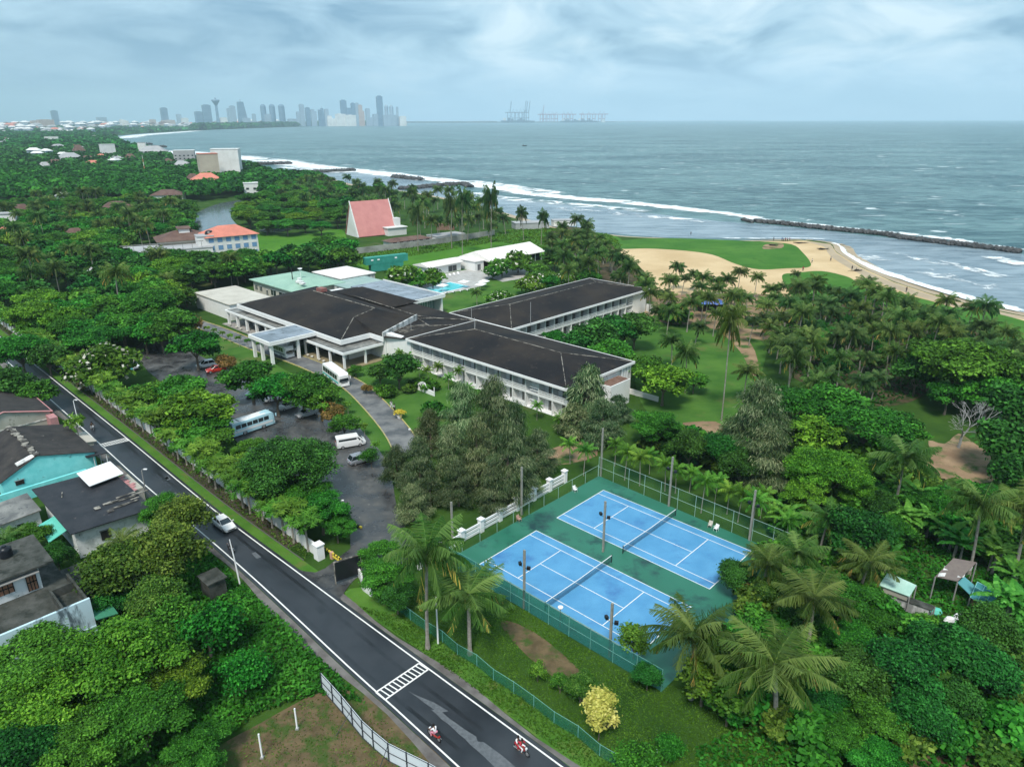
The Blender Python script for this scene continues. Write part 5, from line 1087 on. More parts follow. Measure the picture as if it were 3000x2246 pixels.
# link roof between the main block and the wings
mb = MB(); mb.slab([(1.4,10,5.6),(9.6,10.8,6.6),(9.6,31.9,6.7),(-0.4,32.3,6.7),(-5,25,5.6)], .2); lk = mb.build('link_roof', M['roof'], HO)
mb = MB()
for i in range(6): mb.tube([(-1.5+i*1.3, 13+i*.3, 6.15), (3.0+i*1.1, 22+i*.4, 6.55)], .07, 4)
mb.build('roof_batten', M['flash'], lk)
caps(lk, [((-5,25,5.9),(2.4,26.9,6.9)),((2.4,26.9,6.9),(9.6,31.0,7.0)),((5,21,6.7),(9.6,26,6.9)),((5,21,6.7),(-4,25,6.0))], .2)
w = MB(); w.add([(1.3,9.8,4.6),(-4.6,24.8,4.6),(-4.6,24.8,7.1),(1.3,9.8,6.7),(1.6,9.9,4.6),(-4.3,24.9,4.6),(-4.3,24.9,7.1),(1.6,9.9,6.7)], [(0,1,2,3),(7,6,5,4),(3,2,6,7),(0,3,7,4),(1,5,6,2)])
w.build('parapet', M['stain'], HO)
w = MB(); w.box(-52,-4.4,4.2,34,0,4.9); w.build('wall', M['white'], HO)
w = MB(); w.box(-4.2,1.3,10.3,31,0,5.2); w.box(1.3,10,12.4,31,0,5.2); w.box(1.4,10.3,10.9,12.3,0,6.3); w.build('wall', M['white'], HO)
# main roof
mb = MB(); E1=(-53,1.9,5.5); E2=(-3.7,1.9,5.5); E3=(-3.6,9.9,5.5); R1=(-40.5,17.9,8.6); R2=(-12.2,17.9,8.6); V=(-11.2,10.8,7.8); B1=(-53,26.5,6.6); B2=(-5.0,25.0,5.9); B3=(1.4,9.95,5.55)
mb.poly([E1,E2,V,R2,R1]); mb.poly([E2,E3,B3,V]); mb.poly([V,B3,B2,R2]); mb.poly([R1,R2,B2,B1]); mb.poly([E1,R1,B1]); mb.poly([B1,B2,B3,E3,E2,E1])
mr_ = mb.build('roof', M['roof'], HO)
caps(mr_, [(R1,R2),(R2,V),(V,E2),((-34,26.6,6.75),(-5.9,26.2,6.2)),((-5.9,26.2,6.2),(2.4,26.9,6.9))], .22)
fb = MB(); fb.box(-53.3,-3.4,1.65,1.9,4.45,5.58); fb.box(-3.65,-3.4,1.9,9.9,4.45,5.58); fb.box(-3.4,1.6,9.75,9.95,4.45,5.6); fb.box(-53.3,-53.0,1.9,26.5,4.45,5.58); fb.build('fascia', M['white'], mr_)
mb = MB(); mb.tube([(-39.5,19.5,8.3),(-38,20.5,8.7)], .5, 8); mb.cbox(-39,19.6,8.9,2.6,1.8,.9); mb.build('roof_hatch', mat('red_hatch',(0.30,0.10,0.09),.8,(.2,.12,.1),scale=1), mr_)
MB().slab([(-46,25.5,6.15),(-5.0,24.9,5.85),(0.6,32.6,6.5),(-17,34.5,6.0),(-46,36,5.9)], .3).build('roof', M['roof'], HO)
hip('roof', -43, -17, 26.7, 36, 6.3, 8.1, (-37, -22), 31.5, M['roof'], fascia=0)
mb = MB(); mb.box(-49.5,-20.8,36.0,48.2,5.2,5.5); fr_ = mb.build('flat_roof', M['wetroof'], HO)
fb = MB(); fb.box(-49.8,-20.5,48.2,48.45,4.9,5.75); fb.box(-20.8,-20.5,35.2,48.2,4.7,5.75); fb.build('fascia', M['white'], fr_)
w = MB(); w.box(-49,-24.5,36.1,47.5,0,5.1); w.box(-24.5,-21.2,36.1,36.5,0,5.1); w.box(-24.4,-21.1,47.3,47.9,0,4.9); w.box(-24.4,-24.1,36.5,41,0,5.1); w.build('wall', M['white'], HO)
mb = MB(); mb.box(-24.5,-24.3,41,47.3,.3,4.5); gw = mb.build('window', M['green_glass'], HO); mb = MB()
for i in range(8): mb.box(-24.27,-24.17,41+i*.9,41.08+i*.9,.3,4.5)
mb.build('frame', M['white2'], gw)
# veranda and porch
fl = MB(); fl.box(-15.5,1.6,-1.4,4.2,0.0,.22); fl.box(-4.3,1.6,4.2,10.2,0,.22); fl.build('veranda_floor', M['terra'], HO)
mb = MB(); mb.box(-14.2,.9,-.7,4.2,3.72,4.0); mb.box(-4.4,.9,4.2,10.2,3.725,3.995); vr = mb.build('veranda_roof', M['flatroof'], HO)
fb = MB(); fb.box(-14.3,1.1,-.95,-.7,3.55,4.12); fb.box(.9,1.15,-.7,10.2,3.55,4.12); fb.build('fascia', M['white'], vr)
for s_, q_ in ((-15.6,-.4),(-10.3,-.4),(-5.1,-.4),(.55,-.4),(.55,5.3),(-10.3,3.9),(-5.1,3.9)):
    MB().box(s_-.22,s_+.22,q_-.22,q_+.22,.0,3.56).build('column', M['white'], HO)
mb = MB(); mb.box(-4.6,-4.45,4.4,10.1,.2,3.6); mb.build('window', M['green_glass'], HO); mb = MB(); mb.box(-22,-4.7,4.05,4.18,.2,3.6); mb.build('window', M['glass'], HO)
mb = MB(); mb.box(-23.1,-13.8,-10.2,1.65,5.15,5.5); pr_ = mb.build('porch_roof', M['wetroof'], HO)
fb = MB(); fb.box(-23.4,-13.5,-10.5,-10.2,4.75,5.62); fb.box(-13.8,-13.5,-10.2,1.62,4.75,5.62); fb.box(-23.4,-23.1,-10.2,1.6,4.75,5.62); fb.build('fascia', M['white'], pr_)
for s_, q_ in ((-22.6,-9.7),(-14.4,-9.7),(-18.8,-9.7),(-22.8,-.4),(-14.4,-3.0)):
    MB().box(s_-.32,s_+.32,q_-.32,q_+.32,0,5.14).build('column', M['white'], HO)
# colonnade along the far part of the front
mb = MB(); mb.box(-55.4,-23.3,-.5,4.0,3.65,3.9); cr_ = mb.build('colonnade_roof', M['flatroof'], HO)
fb = MB(); fb.box(-55.7,-23.3,-.78,-.5,3.5,4.05); fb.box(-55.7,-55.4,-.5,4.0,3.5,4.05); fb.build('fascia', M['white'], cr_)
for i in range(7): MB().box(-55.4+i*5.2,-54.8+i*5.2,-.5,.1,0,3.5).build('column', M['white'], HO)
for i in range(10): MB().box(-54+i*3,-53.7+i*3,3.0,3.3,0,3.6).build('inner_column', M['white'], HO)
fl = MB(); fl.box(-56.5,-23.3,-1.6,4.2,0,.16); fl.build('colonnade_floor', mat('paved_floor',(.22,.21,.2),.8,(.35,.33,.3),scale=.8), HO)
MB().box(-52,-24,4.03,4.14,.2,3.4).build('window', M['curtain'], HO)
# masts on the roofs
for s_, q_, z_, h_ in ((20.5,21.1,8.9,2.6),(22,38,6.75,5.5),(9,31,6.8,3.0),(3,17,6.2,2.6)):
    MB().tube([(s_,q_,z_-.3),(s_,q_,z_+h_)], .05, 5).build('roof_mast', mat('mast_grey',(.35,.36,.36),.6) if 'mast_grey' not in bpy.data.materials else bpy.data.materials['mast_grey'], HO)
# potted white planters on the veranda steps
for i, (s_, q_) in enumerate([(-13.6,-1.1),(-11.8,-1.1),(-8.7,-1.1),(-6.9,-1.1),(-52.6,-1.2),(-49,-1.2),(-46.6,-1.2),(-43,-1.2)]):
    p = ST(s_, q_); g_ = 'round planters along the hotel veranda' if i < 4 else 'planters along the colonnade'
    mb = MB(); mb.lathe([(.18,.0),(.30,.18),(.34,.42),(.30,.5),(.26,.44),(0,.42)], 12); o = mb.build('planter', M['cream'], smooth=True); o.location = (p.x, p.y, .22)
    tag(o, 'round cream planter standing on the veranda edge' if i < 4 else 'round cream planter standing on the colonnade edge', 'planter', g_)
# ---- separate blocks behind
def block(name, lab, rect, z, roofm, wallm='white', over=.5, zr=None, wins=(), ang=SA, org=SO, cat='building', thick=.25, ridge='s', gable=False):
    s0, s1, q0, q1 = rect; t = thing(name, lab, cat, (org[0], org[1], 0), ang)
    MB().box(s0+over, s1-over, q0+over, q1-over, 0, z-.02).build('wall', M[wallm] if isinstance(wallm, str) else wallm, t)
    if zr:
        mb = MB(); a,b,c,d = (s0,q0,z),(s1,q0,z),(s1,q1,z),(s0,q1,z); h = min(s1-s0, q1-q0)/2; g = 0.02 if gable else h*.95
        if ridge == 's': m_ = (q0+q1)/2; r0, r1 = (s0+g,m_,zr),(s1-g,m_,zr); fs = [[a,b,r1,r0],[b,c,r1],[c,d,r0,r1],[d,a,r0]]
        else: m_ = (s0+s1)/2; r0, r1 = (m_,q0+g,zr),(m_,q1-g,zr); fs = [[b,c,r1,r0],[c,d,r1],[d,a,r0,r1],[a,b,r0]]
        for f in fs: mb.poly(f)
        mb.slab([(s0,q0,z),(s1,q0,z),(s1,q1,z),(s0,q1,z)], thick); rf = mb.build('roof', roofm, t)
    else: rf = MB().box(s0,s1,q0,q1,z,z+thick).build('roof', roofm, t)
    for (side, a0, a1, z0, z1) in wins:
        m_ = MB(); f_ = MB(); e = .06
        if side == 'q0': m_.box(a0,a1,q0+over-.04,q0+over+.02,z0,z1); f_.box(a0-e,a1+e,q0+over-.08,q0+over-.045,z1,z1+.1); f_.box((a0+a1)/2-.04,(a0+a1)/2+.04,q0+over-.08,q0+over-.045,z0,z1)
        elif side == 's1': m_.box(s1-over-.02,s1-over+.04,a0,a1,z0,z1); f_.box(s1-over+.045,s1-over+.08,a0-e,a1+e,z1,z1+.1); f_.box(s1-over+.045,s1-over+.08,(a0+a1)/2-.04,(a0+a1)/2+.04,z0,z1)
        elif side == 's0': m_.box(s0+over-.04,s0+over+.02,a0,a1,z0,z1); f_.box(s0+over-.08,s0+over-.045,a0-e,a1+e,z1,z1+.1)
        wo = m_.build('window', M['glass'], t); f_.build('frame', M['white2'], wo)
    return t, rf
M['mintR'] = stripes(M['mint'], 'X', 3.0, .25); M['cw'] = M['whiteroof']
t_, rf = block('service_block', 'cream walled block with a pale green metal roof behind the hotel', (-86,-59.5,22,41), 4.6, M['mint'], 'cream', .9, 6.4, [('q0',-84,-82.6,1.4,3),('q0',-81,-79.6,1.4,3),('q0',-77,-76,0.2,2.4),('q0',-74,-71,1.2,3),('q0',-69,-65,1.0,3)], gable=False)
mb = MB(); mb.tube([(-70,28.5,5.8),(-70,28.5,9.3)], .16, 6); mb.build('chimney_pipe', M['dark'], t_)
mb = MB(); mb.cbox(-64,27.5,6.1,2.6,1.3,.6,.2); mb.cbox(-61.6,27,6.0,1.6,1.1,.5,.3); mb.cbox(-66.8,29,6.3,1.0,1.0,.7); mb.build('roof_equipment', M['stain'], t_)
mb = MB(); mb.tube([(-67.5,30,6.1),(-67.5,30,9.4)], .05, 5); mb.lathe([(0,8.9),(.5,9.1),(.75,9.4)], 12, (-67.5,30)); mb.build('dish_mast', M['white2'], t_)
block('store_block', 'low block with a plain cream flat roof at the far end of the colonnade', (-80,-57.6,1.5,14.5), 4.4, M['cream'], 'white', .25)
block('kitchen_block', 'block with a broad white flat roof behind the pale green roof', (-81,-64,42,56), 4.5, M['cw'], 'stain', .3)
block('link_block', 'low block with a pale teal flat roof beside the broad white roof', (-63.5,-51,36.5,51), 4.2, M['teal_roof'], 'stain', .2)
# container stack, pool
t_ = thing('shipping_container', 'green shipping container stacked high at the edge of the meadow', 'container', ST(-86.5,67.3), SA+R(78))
CM = mat('green_container', (0.025,0.26,0.20), .55, (0.05,0.33,0.27), scale=.5, detail=6); stripes(CM, 'X', 6, .5)
for nm, z0 in (('body',2.75),): 
    b = MB().box(0,17,-1.3,1.3,z0,z0+2.6).build('body', CM, t_)
MB().box(17,17.06,-1.1,1.1,2.9,5.2).build('door', CM, t_); mb = MB(); [mb.cbox(x,-1.34,4.4,.9,.05,.5) for x in (2.5,5,12)]; mb.build('lettering', M['white2'], t_)
t_ = thing('shipping_container', 'darker green lower shipping container half hidden by the frangipani', 'container', ST(-86.5,67.3), SA+R(78)); MB().box(2,15,-1.25,1.25,.1,2.72).build('body', CM, t_); MB().box(15,15.06,-1.1,1.1,.2,2.5).build('door', CM, t_)
struct(MB().build) if False else None
M['pool'] = mat('pool_water', (0.10,0.62,0.70), .08, (0.16,0.72,0.78), scale=.6, spec=.6)
M['deck'] = mat('pool_deck', (0.34,0.33,0.31), .7, (0.46,0.45,0.43), scale=.4, detail=6)
sheet('pool_deck', [ST(-57,57),ST(-44,56),ST(-39,62),ST(-38.5,80),ST(-46,92),ST(-52,104),ST(-62,104),ST(-64,80)], .07, M['deck'])
sheet('pool_deck', [ST(-46,92),ST(-38,90),ST(-36,104),ST(-40,118),ST(-52,120),ST(-54,104)], .066, M['deck'])
sheet('pool_water', [ST(-50.5,64.8),ST(-41,64.0),ST(-41,77),ST(-50.5,77)], .10, M['pool'])
mb = MB()
for r_ in ((-50.8,-40.7,63.7,64.0),(-50.8,-40.7,77,77.3),(-50.8,-50.5,64,77),(-41,-40.7,64,77)): mb.box(*r_,0.05,.16)
o = mb.build('pool_coping', M['white2']); o.location = (SO[0],SO[1],0); o.rotation_euler = (0,0,SA); struct(o)
# poolside pavilions
block('pool_bar', 'long low poolside pavilion with a white sloping roof behind the frangipani', (-72,-63,78,95), 3.3, M['cw'], 'white', .8, 4.3, [('s1',80,83,.3,2.4),('s1',88,92,.3,2.4)], ridge='q', gable=True)
block('pool_lounge', 'small white walled room joining the two white poolside roofs', (-70,-58,96,101), 3.4, M['cw'], 'white', .3, None, [('s1',97.5,99,.2,2.4)])
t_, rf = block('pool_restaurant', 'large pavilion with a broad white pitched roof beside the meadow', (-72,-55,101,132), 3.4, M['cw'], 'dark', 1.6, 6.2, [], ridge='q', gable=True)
for i in range(9):
    for s_ in (-56.2,): MB().cbox(s_, 102+i*3.6, 1.7, .25, .25, 3.4).build('post', M['white'], t_)
for i, (s_, q_, lab) in enumerate([(-36.5,79.5,'white square parasol on the pool lawn closest to the white pool roof'),(-34,75.5,'white square parasol on the pool lawn beside the sun loungers'),(-42,66,'white parasol over the corner of the swimming pool'),(-41,74.5,'white parasol at the far corner of the swimming pool')]):
    p = ST(s_, q_); t_ = thing('parasol', lab, 'parasol', (p.x,p.y,0), SA+.3); MB().tube([(0,0,0),(0,0,2.5)], .035, 6).build('pole', M['white2'], t_)
    MB().lathe([(.3,-.0+0),(.28,.08),(0,.08)], 10).build('base', M['dark'], t_); mb = MB(); a = 1.5; mb.add([(-a,-a,2.15),(a,-a,2.15),(a,a,2.15),(-a,a,2.15),(0,0,2.75),(-a,-a,2.05),(a,-a,2.05),(a,a,2.05),(-a,a,2.05)], [(0,1,4),(1,2,4),(2,3,4),(3,0,4),(0,5,6,1),(1,6,7,2),(2,7,8,3),(3,8,5,0)]); mb.build('canopy', M['white2'], t_)
lm = None
def lounger(s_, q_, rz, lab, grp_):
    global lm
    p = ST(s_, q_)
    if lm is None:
        t = thing('sun_lounger', lab, 'sun lounger', (p.x,p.y,.07), rz, grp_)
        mb = MB(); mb.box(-.95,.45,-.3,.3,.28,.36); mb.build('seat', M['white2'], t)
        mb = MB(); mb.add([(.45,-.3,.30),(1.0,-.3,.72),(1.0,.3,.72),(.45,.3,.30),(.45,-.3,.36),(.97,-.3,.78),(.97,.3,.78),(.45,.3,.36)], [(3,2,1,0),(4,5,6,7),(0,1,5,4),(2,3,7,6),(1,2,6,5),(3,0,4,7)]); mb.build('backrest', M['white2'], t)
        for x in (-.85,.35):
            for y in (-.27,.27): MB().box(x-.03,x+.03,y-.03,y+.03,0,.28).build('leg', M['white2'], t)
        lm = t; return t
    return dup(lm, (p.x,p.y,.07), rz, lab, grp_)
for i in range(7): lounger(-54.5+i*.15, 62+i*2.1, SA+R(180), 'white sun lounger in the row on the deck behind the swimming pool', 'sun loungers behind the swimming pool')
for i in range(5): lounger(-58.5, 80+i*2.0, SA+R(150), 'white sun lounger in the row by the path to the white pavilions', 'sun loungers by the pavilion path')
for i in range(5): lounger(-38.5+i*.6, 64.5+i*2.6, SA+R(-20), 'sun lounger on the grass side of the swimming pool', 'sun loungers on the pool lawn')
# ================= houses by the road =================
M['turq'] = mat('turquoise_wall', (0.16,0.62,0.62), .8, (0.25,0.72,0.72), scale=.8, detail=6, col3=(0.10,0.33,0.33), scale3=1.0, c3=(.62,.72))
M['greywall'] = mat('bare_render', (0.33,0.32,0.27), .95, (0.42,0.40,0.35), scale=.5, detail=7, col3=(0.14,0.15,0.11), scale3=.8, c3=(.58,.7))
M['oldwhite'] = mat('old_white_wall', (0.66,0.68,0.68), .85, (0.40,0.43,0.42), scale=.9, detail=8, contrast=(.48,.66), col3=(0.12,0.13,0.12), scale3=1.6, c3=(.64,.72))
M['oldblue'] = mat('stained_pale_blue_wall', (0.50,0.66,0.72), .85, (0.10,0.14,0.16), scale=.8, detail=9, contrast=(.49,.57), stretch=(1,1,.25))
M['oldroof'] = mat('old_sheet_roof', (0.022,0.020,0.020), .8, (0.050,0.044,0.040), scale=.5, detail=7, col3=(0.16,0.14,0.12), scale3=.9, c3=(.64,.74), spec=.3)
M['slate'] = mat('dark_slate_roof', (0.018,0.020,0.025), .6, (0.034,0.035,0.040), scale=.6, detail=6, col3=(0.17,0.14,0.12), scale3=1.1, c3=(.66,.74))
M['pinktrim'] = mat('pink_trim', (0.50,0.22,0.22), .8, (.36,.2,.2), scale=2)
M['mossy'] = mat('mossy_concrete', (0.030,0.034,0.028), .9, (0.085,0.088,0.080), scale=.6, detail=8, col3=(0.02,0.025,0.02), scale3=.7, c3=(.5,.65))
M['tank'] = mat('black_plastic', (0.012,0.014,0.018), .35)
M['awn'] = mat('turquoise_sheet', (0.10,0.48,0.38), .6, (0.14,0.56,0.45), scale=.8)
M['wood'] = mat('painted_wood', (0.22,0.10,0.06), .7, (0.30,0.16,0.10), scale=3)
M['rust'] = mat('rusty_iron', (0.16,0.08,0.05), .9, (0.28,0.19,0.14), scale=2)
M['concrete'] = mat('grey_concrete', (0.30,0.30,0.29), .85, (0.22,0.22,0.21), scale=1.5)
def hroot(name, lab): return thing(name, lab, 'house', (SO[0], SO[1], 0), SA)
def gable_house(t, s0, s1, q0, q1, qr, ze0, ze1, zr, wallm, roofm, over=.35, trim=None):
    """ridge along s at q=qr; gables face +s and -s; ze0/ze1 eave heights at q0/q1"""
    mb = MB(); W_ = lambda s: [(s,q0,0),(s,q1,0),(s,q1,ze1),(s,qr,zr),(s,q0,ze0)]
    a, b = W_(s0), W_(s1); mb.poly(a[::-1]); mb.poly(b)
    for i, j in ((0,1),(1,2),(4,0)): mb.add([a[i],a[j],b[j],b[i]], [(0,1,2,3)])
    mb.build('wall', wallm, t)
    rb = MB(); k0 = (zr-ze0)/(qr-q0); k1 = (zr-ze1)/(q1-qr); S0, S1 = s0-over, s1+over*.6
    rb.slab([(S0,q0-over,ze0-k0*over+.1),(S1,q0-over,ze0-k0*over+.1),(S1,qr,zr+.1),(S0,qr,zr+.1)], .1); rb.slab([(S0,qr,zr+.102),(S1,qr,zr+.102),(S1,q1+over,ze1-k1*over+.1),(S0,q1+over,ze1-k1*over+.1)], .1)
    rf = rb.build('roof', roofm, t)
    if trim: mb = MB(); mb.tube([(S1,q0-over,ze0-k0*over+.1),(S1,qr,zr+.15),(S1,q1+over,ze1-k1*over+.1)], .16, 4); mb.tube([(S0,q1+over,ze1-k1*over+.1),(S1,q1+over,ze1-k1*over+.1)], .13, 4); mb.build('trim', trim, rf)
    return rf
r_ = random.Random(3)
t = hroot('old_house', 'old house with a bare grey gable wall and pink painted roof edges'); rf = gable_house(t, -24, -9.2, -71, -55.8, -62.6, 3.0, 3.8, 5.6, M['greywall'], M['oldroof'], trim=M['pinktrim'])
MB().box(-9.25,-9.1,-70,-56,2.5,2.62).build('string_course', M['stain'], t); MB().box(-9.2,-6.6,-56.6,-55.4,0,3.4).build('gate_pillar', M['pinktrim'], t)
t = hroot('old_house', 'house with a turquoise gable wall and a worn dark brown roof'); rf = gable_house(t, -1.0, 14.2, -68.6, -56.0, -63.6, 3.1, 3.6, 5.6, M['turq'], M['oldroof'])
mb = MB()
for i in range(26): s_ = -1+i*.6; mb.cbox(s_, -63.6+r_.uniform(-.2,.2), 5.75+r_.uniform(-.03,.05), .55, .5+r_.random()*.5, .12, r_.uniform(-.4,.4))
mb.build('ridge_tile', M['flash'], rf)
mb = MB(); mb.slab([(12.6,-66.2,4.75),(13.9,-66.2,4.75),(14.2,-63.2,5.8),(12.9,-63.2,5.8)], .1); mb.build('roof_patch', M['stain'], rf)
mb = MB(); mb.box(14.21,14.28,-67,-65.9,1.9,2.6); wn = mb.build('window', M['dark'], t); MB().box(14.24,14.33,-67.1,-65.8,2.6,2.7).build('frame', M['concrete'], wn)
mb = MB(); mb.slab([(10.8,-57.4,3.45),(15.0,-57.4,3.35),(15.0,-54.4,3.2),(10.8,-54.4,3.3)], .12); pr = mb.build('porch_roof', M['slate'], t); mb = MB()
for s_, q_ in ((14.8,-54.6),(14.8,-56.4),(11.2,-54.6)): mb.tube([(s_,q_,0),(s_,q_,3.2)], .07, 5)
mb.build('post', M['oldwhite'], t)
t = hroot('lean_to_shed', 'small cream lean-to roof beside the road edge line'); MB().slab([(1,-55.2,2.5),(6.5,-55.2,2.5),(6.5,-53.4,2.2),(1,-53.4,2.2)], .1).build('roof', M['cream'], t); MB().box(1.2,6.3,-55,-53.9,0,2.2).build('wall', M['greywall'], t)
# lower turquoise yard wall
t = hroot('yard_wall', 'low turquoise wall running below the turquoise gable'); MB().box(15.6,16.0,-74,-58,0,1.9).build('wall', M['turq'], t)
t = hroot('old_house', 'white walled house with a dark roof patched with a bright white sheet')
mb = MB(); mb.poly([(38.4,-66,0),(38.4,-57.3,0),(38.4,-57.3,3.5),(38.4,-66,4.1)]); mb.box(24,38.35,-65.8,-57.3,0,3.4); mb.box(38.0,38.8,-57.6,-55.2,0,3.0); mb.build('wall', M['oldwhite'], t)
mb = MB(); mb.slab([(22.5,-66.6,4.3),(39.2,-66.6,4.2),(39.2,-56.6,3.75),(22.5,-56.6,3.8)], .14); rf = mb.build('roof', M['slate'], t)
mb = MB()
for i in range(9): s_ = 33.5+r_.uniform(-.4,2.5); q_ = -58.8+r_.uniform(-2.2,2.6); mb.cbox(s_, q_, 4.02, r_.uniform(.25,.4), r_.uniform(1.0,3.2), .06, r_.uniform(-.05,.05))
mb.cbox(34.5,-62.0,4.15,.8,.7,.05); mb.cbox(34,-60.6,4.08,.5,1.1,.05); mb.cbox(36.4,-61,4.08,.7,.8,.05); mb.cbox(27.5,-64.2,4.35,1.6,.12,.06,-.3); mb.build('roof_patch', M['flash'], rf)
mb = MB(); mb.slab([(22.8,-60.9,4.75),(28.2,-60.9,4.65),(27.0,-56.0,4.4),(21.6,-56.0,4.5)], .1); mb.build('white_roof_sheet', M['white2'], rf)
mb = MB(); mb.box(24.5,30.5,-56.7,-54.8,0,2.9); mb.build('wall', M['greywall'], t)
mb = MB(); [mb.cbox(25+i*.7,-55.8+r_.uniform(-.6,.6),2.98,.6,.9,.08,r_.uniform(-.5,.5)) for i in range(9)]; mb.build('roof_tile', M['pinktrim'], t)
mb = MB(); mb.box(38.42,38.5,-63.2,-62.0,1.4,2.7); wn = mb.build('window', M['dark'], t); MB().box(38.44,38.56,-63.3,-61.9,2.7,2.82).build('frame', M['concrete'], wn)
mb = MB(); mb.slab([(31.6,-68.4,3.1),(36.8,-68.6,2.9),(36.0,-66.0,3.4),(31.0,-65.8,3.5)], .08); mb.build('turquoise_awning', M['awn'], t)
t = hroot('cottage', 'small white cottage with a lichened grey roof beside the dark roofed house'); MB().box(21.5,27.2,-72,-67.2,0,3.0).build('wall', M['oldwhite'], t); mb = MB(); mb.slab([(21,-72.6,3.0),(27.8,-72.6,3.0),(27.8,-67,3.3),(21,-67,3.3)], .14); mb.build('roof', M['flatroof'], t); MB().box(27.22,27.27,-70,-69.2,.1,2).build('door', M['dark'], t)
# house with tank and terrace
t = hroot('terrace_house', 'weathered concrete house with a stained pale blue wall and flat roof terrace')
w = MB(); w.box(43,57.6,-84,-70.2,0,5.0); w.build('wall', M['mossy'], t); w = MB(); w.box(57.62,57.9,-84,-69.9,0,6.1); w.box(57.9,57.98,-84,-69.9,2.6,2.75); w.build('stained_wall', M['oldblue'], t)
w = MB(); w.box(51,57.6,-70.2,-69.95,5,5.9); w.box(53.2,57.6,-72.4,-72.2,5,6.0); w.box(53.2,53.4,-72.2,-70.2,5,6.0); w.build('parapet', M['mossy'], t)
w = MB(); w.box(44.5,50.4,-84,-72.4,5.0,7.9); w.build('upper_wall', M['oldwhite'], t); MB().box(43.6,51.2,-84,-71.0,7.92,8.15).build('upper_roof', M['mossy'], t)
for q0_, q1_, z0_, z1_ in ((-76.3,-74.9,5.9,7.2),(-73.7,-72.8,5.2,7.3)):
    wn = MB().box(50.42,50.48,q0_,q1_,z0_,z1_).build('window', M['wood'], t); f_ = MB(); [f_.box(50.5,50.55,q0_+(q1_-q0_)*k/3-.04,q0_+(q1_-q0_)*k/3+.04,z0_,z1_) for k in range(4)]; f_.box(50.5,50.55,q0_,q1_,(z0_+z1_)/2-.05,(z0_+z1_)/2+.05); f_.build('frame', M['dark'], wn)
MB().box(50.4,51.3,-76.6,-72.5,7.45,7.55).build('window_hood', M['concrete'], t)
w = MB(); w.slab([(56.2,-69.9,3.9),(58.4,-69.9,3.7),(58.4,-67.8,3.3),(56.2,-67.8,3.5)], .1); w.build('green_awning', mat('green_sheet',(0.05,0.22,0.13),.6), t)
w = MB(); w.box(44.5,52,-70.0,-66.4,0,2.9); w.build('annex', M['mossy'], t)
p = ST(46.6,-74.3,8.15); t = thing('water_tank', 'round black plastic water tank on the flat roof', 'water tank', p, SA); mb = MB(); mb.lathe([(0,0),(.62,0),(.66,.1),(.62,.25),(.66,.4),(.62,.55),(.66,.7),(.62,.85),(.64,1.0),(.3,1.22),(0,1.25)], 20); mb.build('body', M['tank'], t, smooth=True); mb = MB(); mb.lathe([(0,1.34),(.22,1.34),(.24,1.2),(.24,1.15)], 14); mb.build('lid', M['tank'], t); mb = MB(); mb.tube([(0,-.5,.2),(0,-3.5,.1)], .03, 5); mb.build('pipe', M['white2'], t)
sheet('yard', [ST(41,-66),ST(46,-60),ST(52,-62),ST(48,-68)], .06, M['drive'])
t = hroot('pump_house', 'small dark concrete hut beside the road edge'); MB().box(57.2,59.6,-58.6,-56.6,0,2.6).build('wall', M['mossy'], t); MB().box(57.0,59.8,-58.8,-56.4,2.6,2.75).build('roof', M['mossy'], t)
# ================= boundary wall, gate, sign, fences =================
WT = thing('boundary_wall', 'long white boundary wall with a square end pillar along the roadside palms', 'wall', (SO[0],SO[1],0), SA)
mb = MB(); sW = [s for s, q in wl]+[60.4]; 
for a_, b_ in zip(sW[:-1], sW[1:]):
    f_ = lambda s: -43.4-1.4*min(1,max(0,(s+112)/172))-.0
    mb.add([(a_,f_(a_)-.12,0),(b_,f_(b_)-.12,0),(b_,f_(b_)+.12,0),(a_,f_(a_)+.12,0),(a_,f_(a_)-.12,1.8),(b_,f_(b_)-.12,1.8),(b_,f_(b_)+.12,1.8),(a_,f_(a_)+.12,1.8)], [(4,5,6,7),(0,1,5,4),(2,3,7,6)])
mb.build('wall', M['white'], WT); mb = MB(); mb.box(60.2,61.2,-45.4,-44.4,0,2.1); mb.box(60.1,61.3,-45.5,-44.3,2.1,2.22); mb.build('pillar', M['white2'], WT)
t = thing('barrier', 'yellow boom barrier at the hotel gate closest to the wall pillar', 'barrier', ST(61.9,-43.8), SA); MB().box(-.2,.2,-.2,.2,0,1.0).build('post', mat('pale_orange',(.55,.32,.22),.7), t)
YB = mat('yellow_black', (0.62,0.50,0.06), .6); mb = MB(); mb.box(-1.9,-.2,-.08,.08,.75,1.0); mb.box(.2,2.1,-.08,.08,.75,1.0); mb.box(.2,2.1,-.08,.08,.35,.55); mb.build('boom', YB, t); [MB().box(x,x+.22,-.09,.09,.745,1.005).build('stripe', M['dark'], t) for x in (-1.5,-.9,.6,1.2,1.8)]
t = thing('barrier', 'short yellow striped barrier beside the black sign board', 'barrier', ST(66.0,-42.6), SA); mb = MB(); mb.box(-.9,.9,-.08,.08,.7,.95); mb.build('boom', YB, t); MB().box(-1.05,-.9,-.1,.1,0,1.0).build('post', M['dark'], t)
t = thing('kerb_marker', 'yellow and black kerb blocks at the corner of the car park', 'kerb', ST(57.5,-37.2), SA+.2); [MB().box(-1.2+i*.5,-.8+i*.5,-.12,.12,0,.3).build('block', YB if i%2 == 0 else M['dark'], t) for i in range(5)]
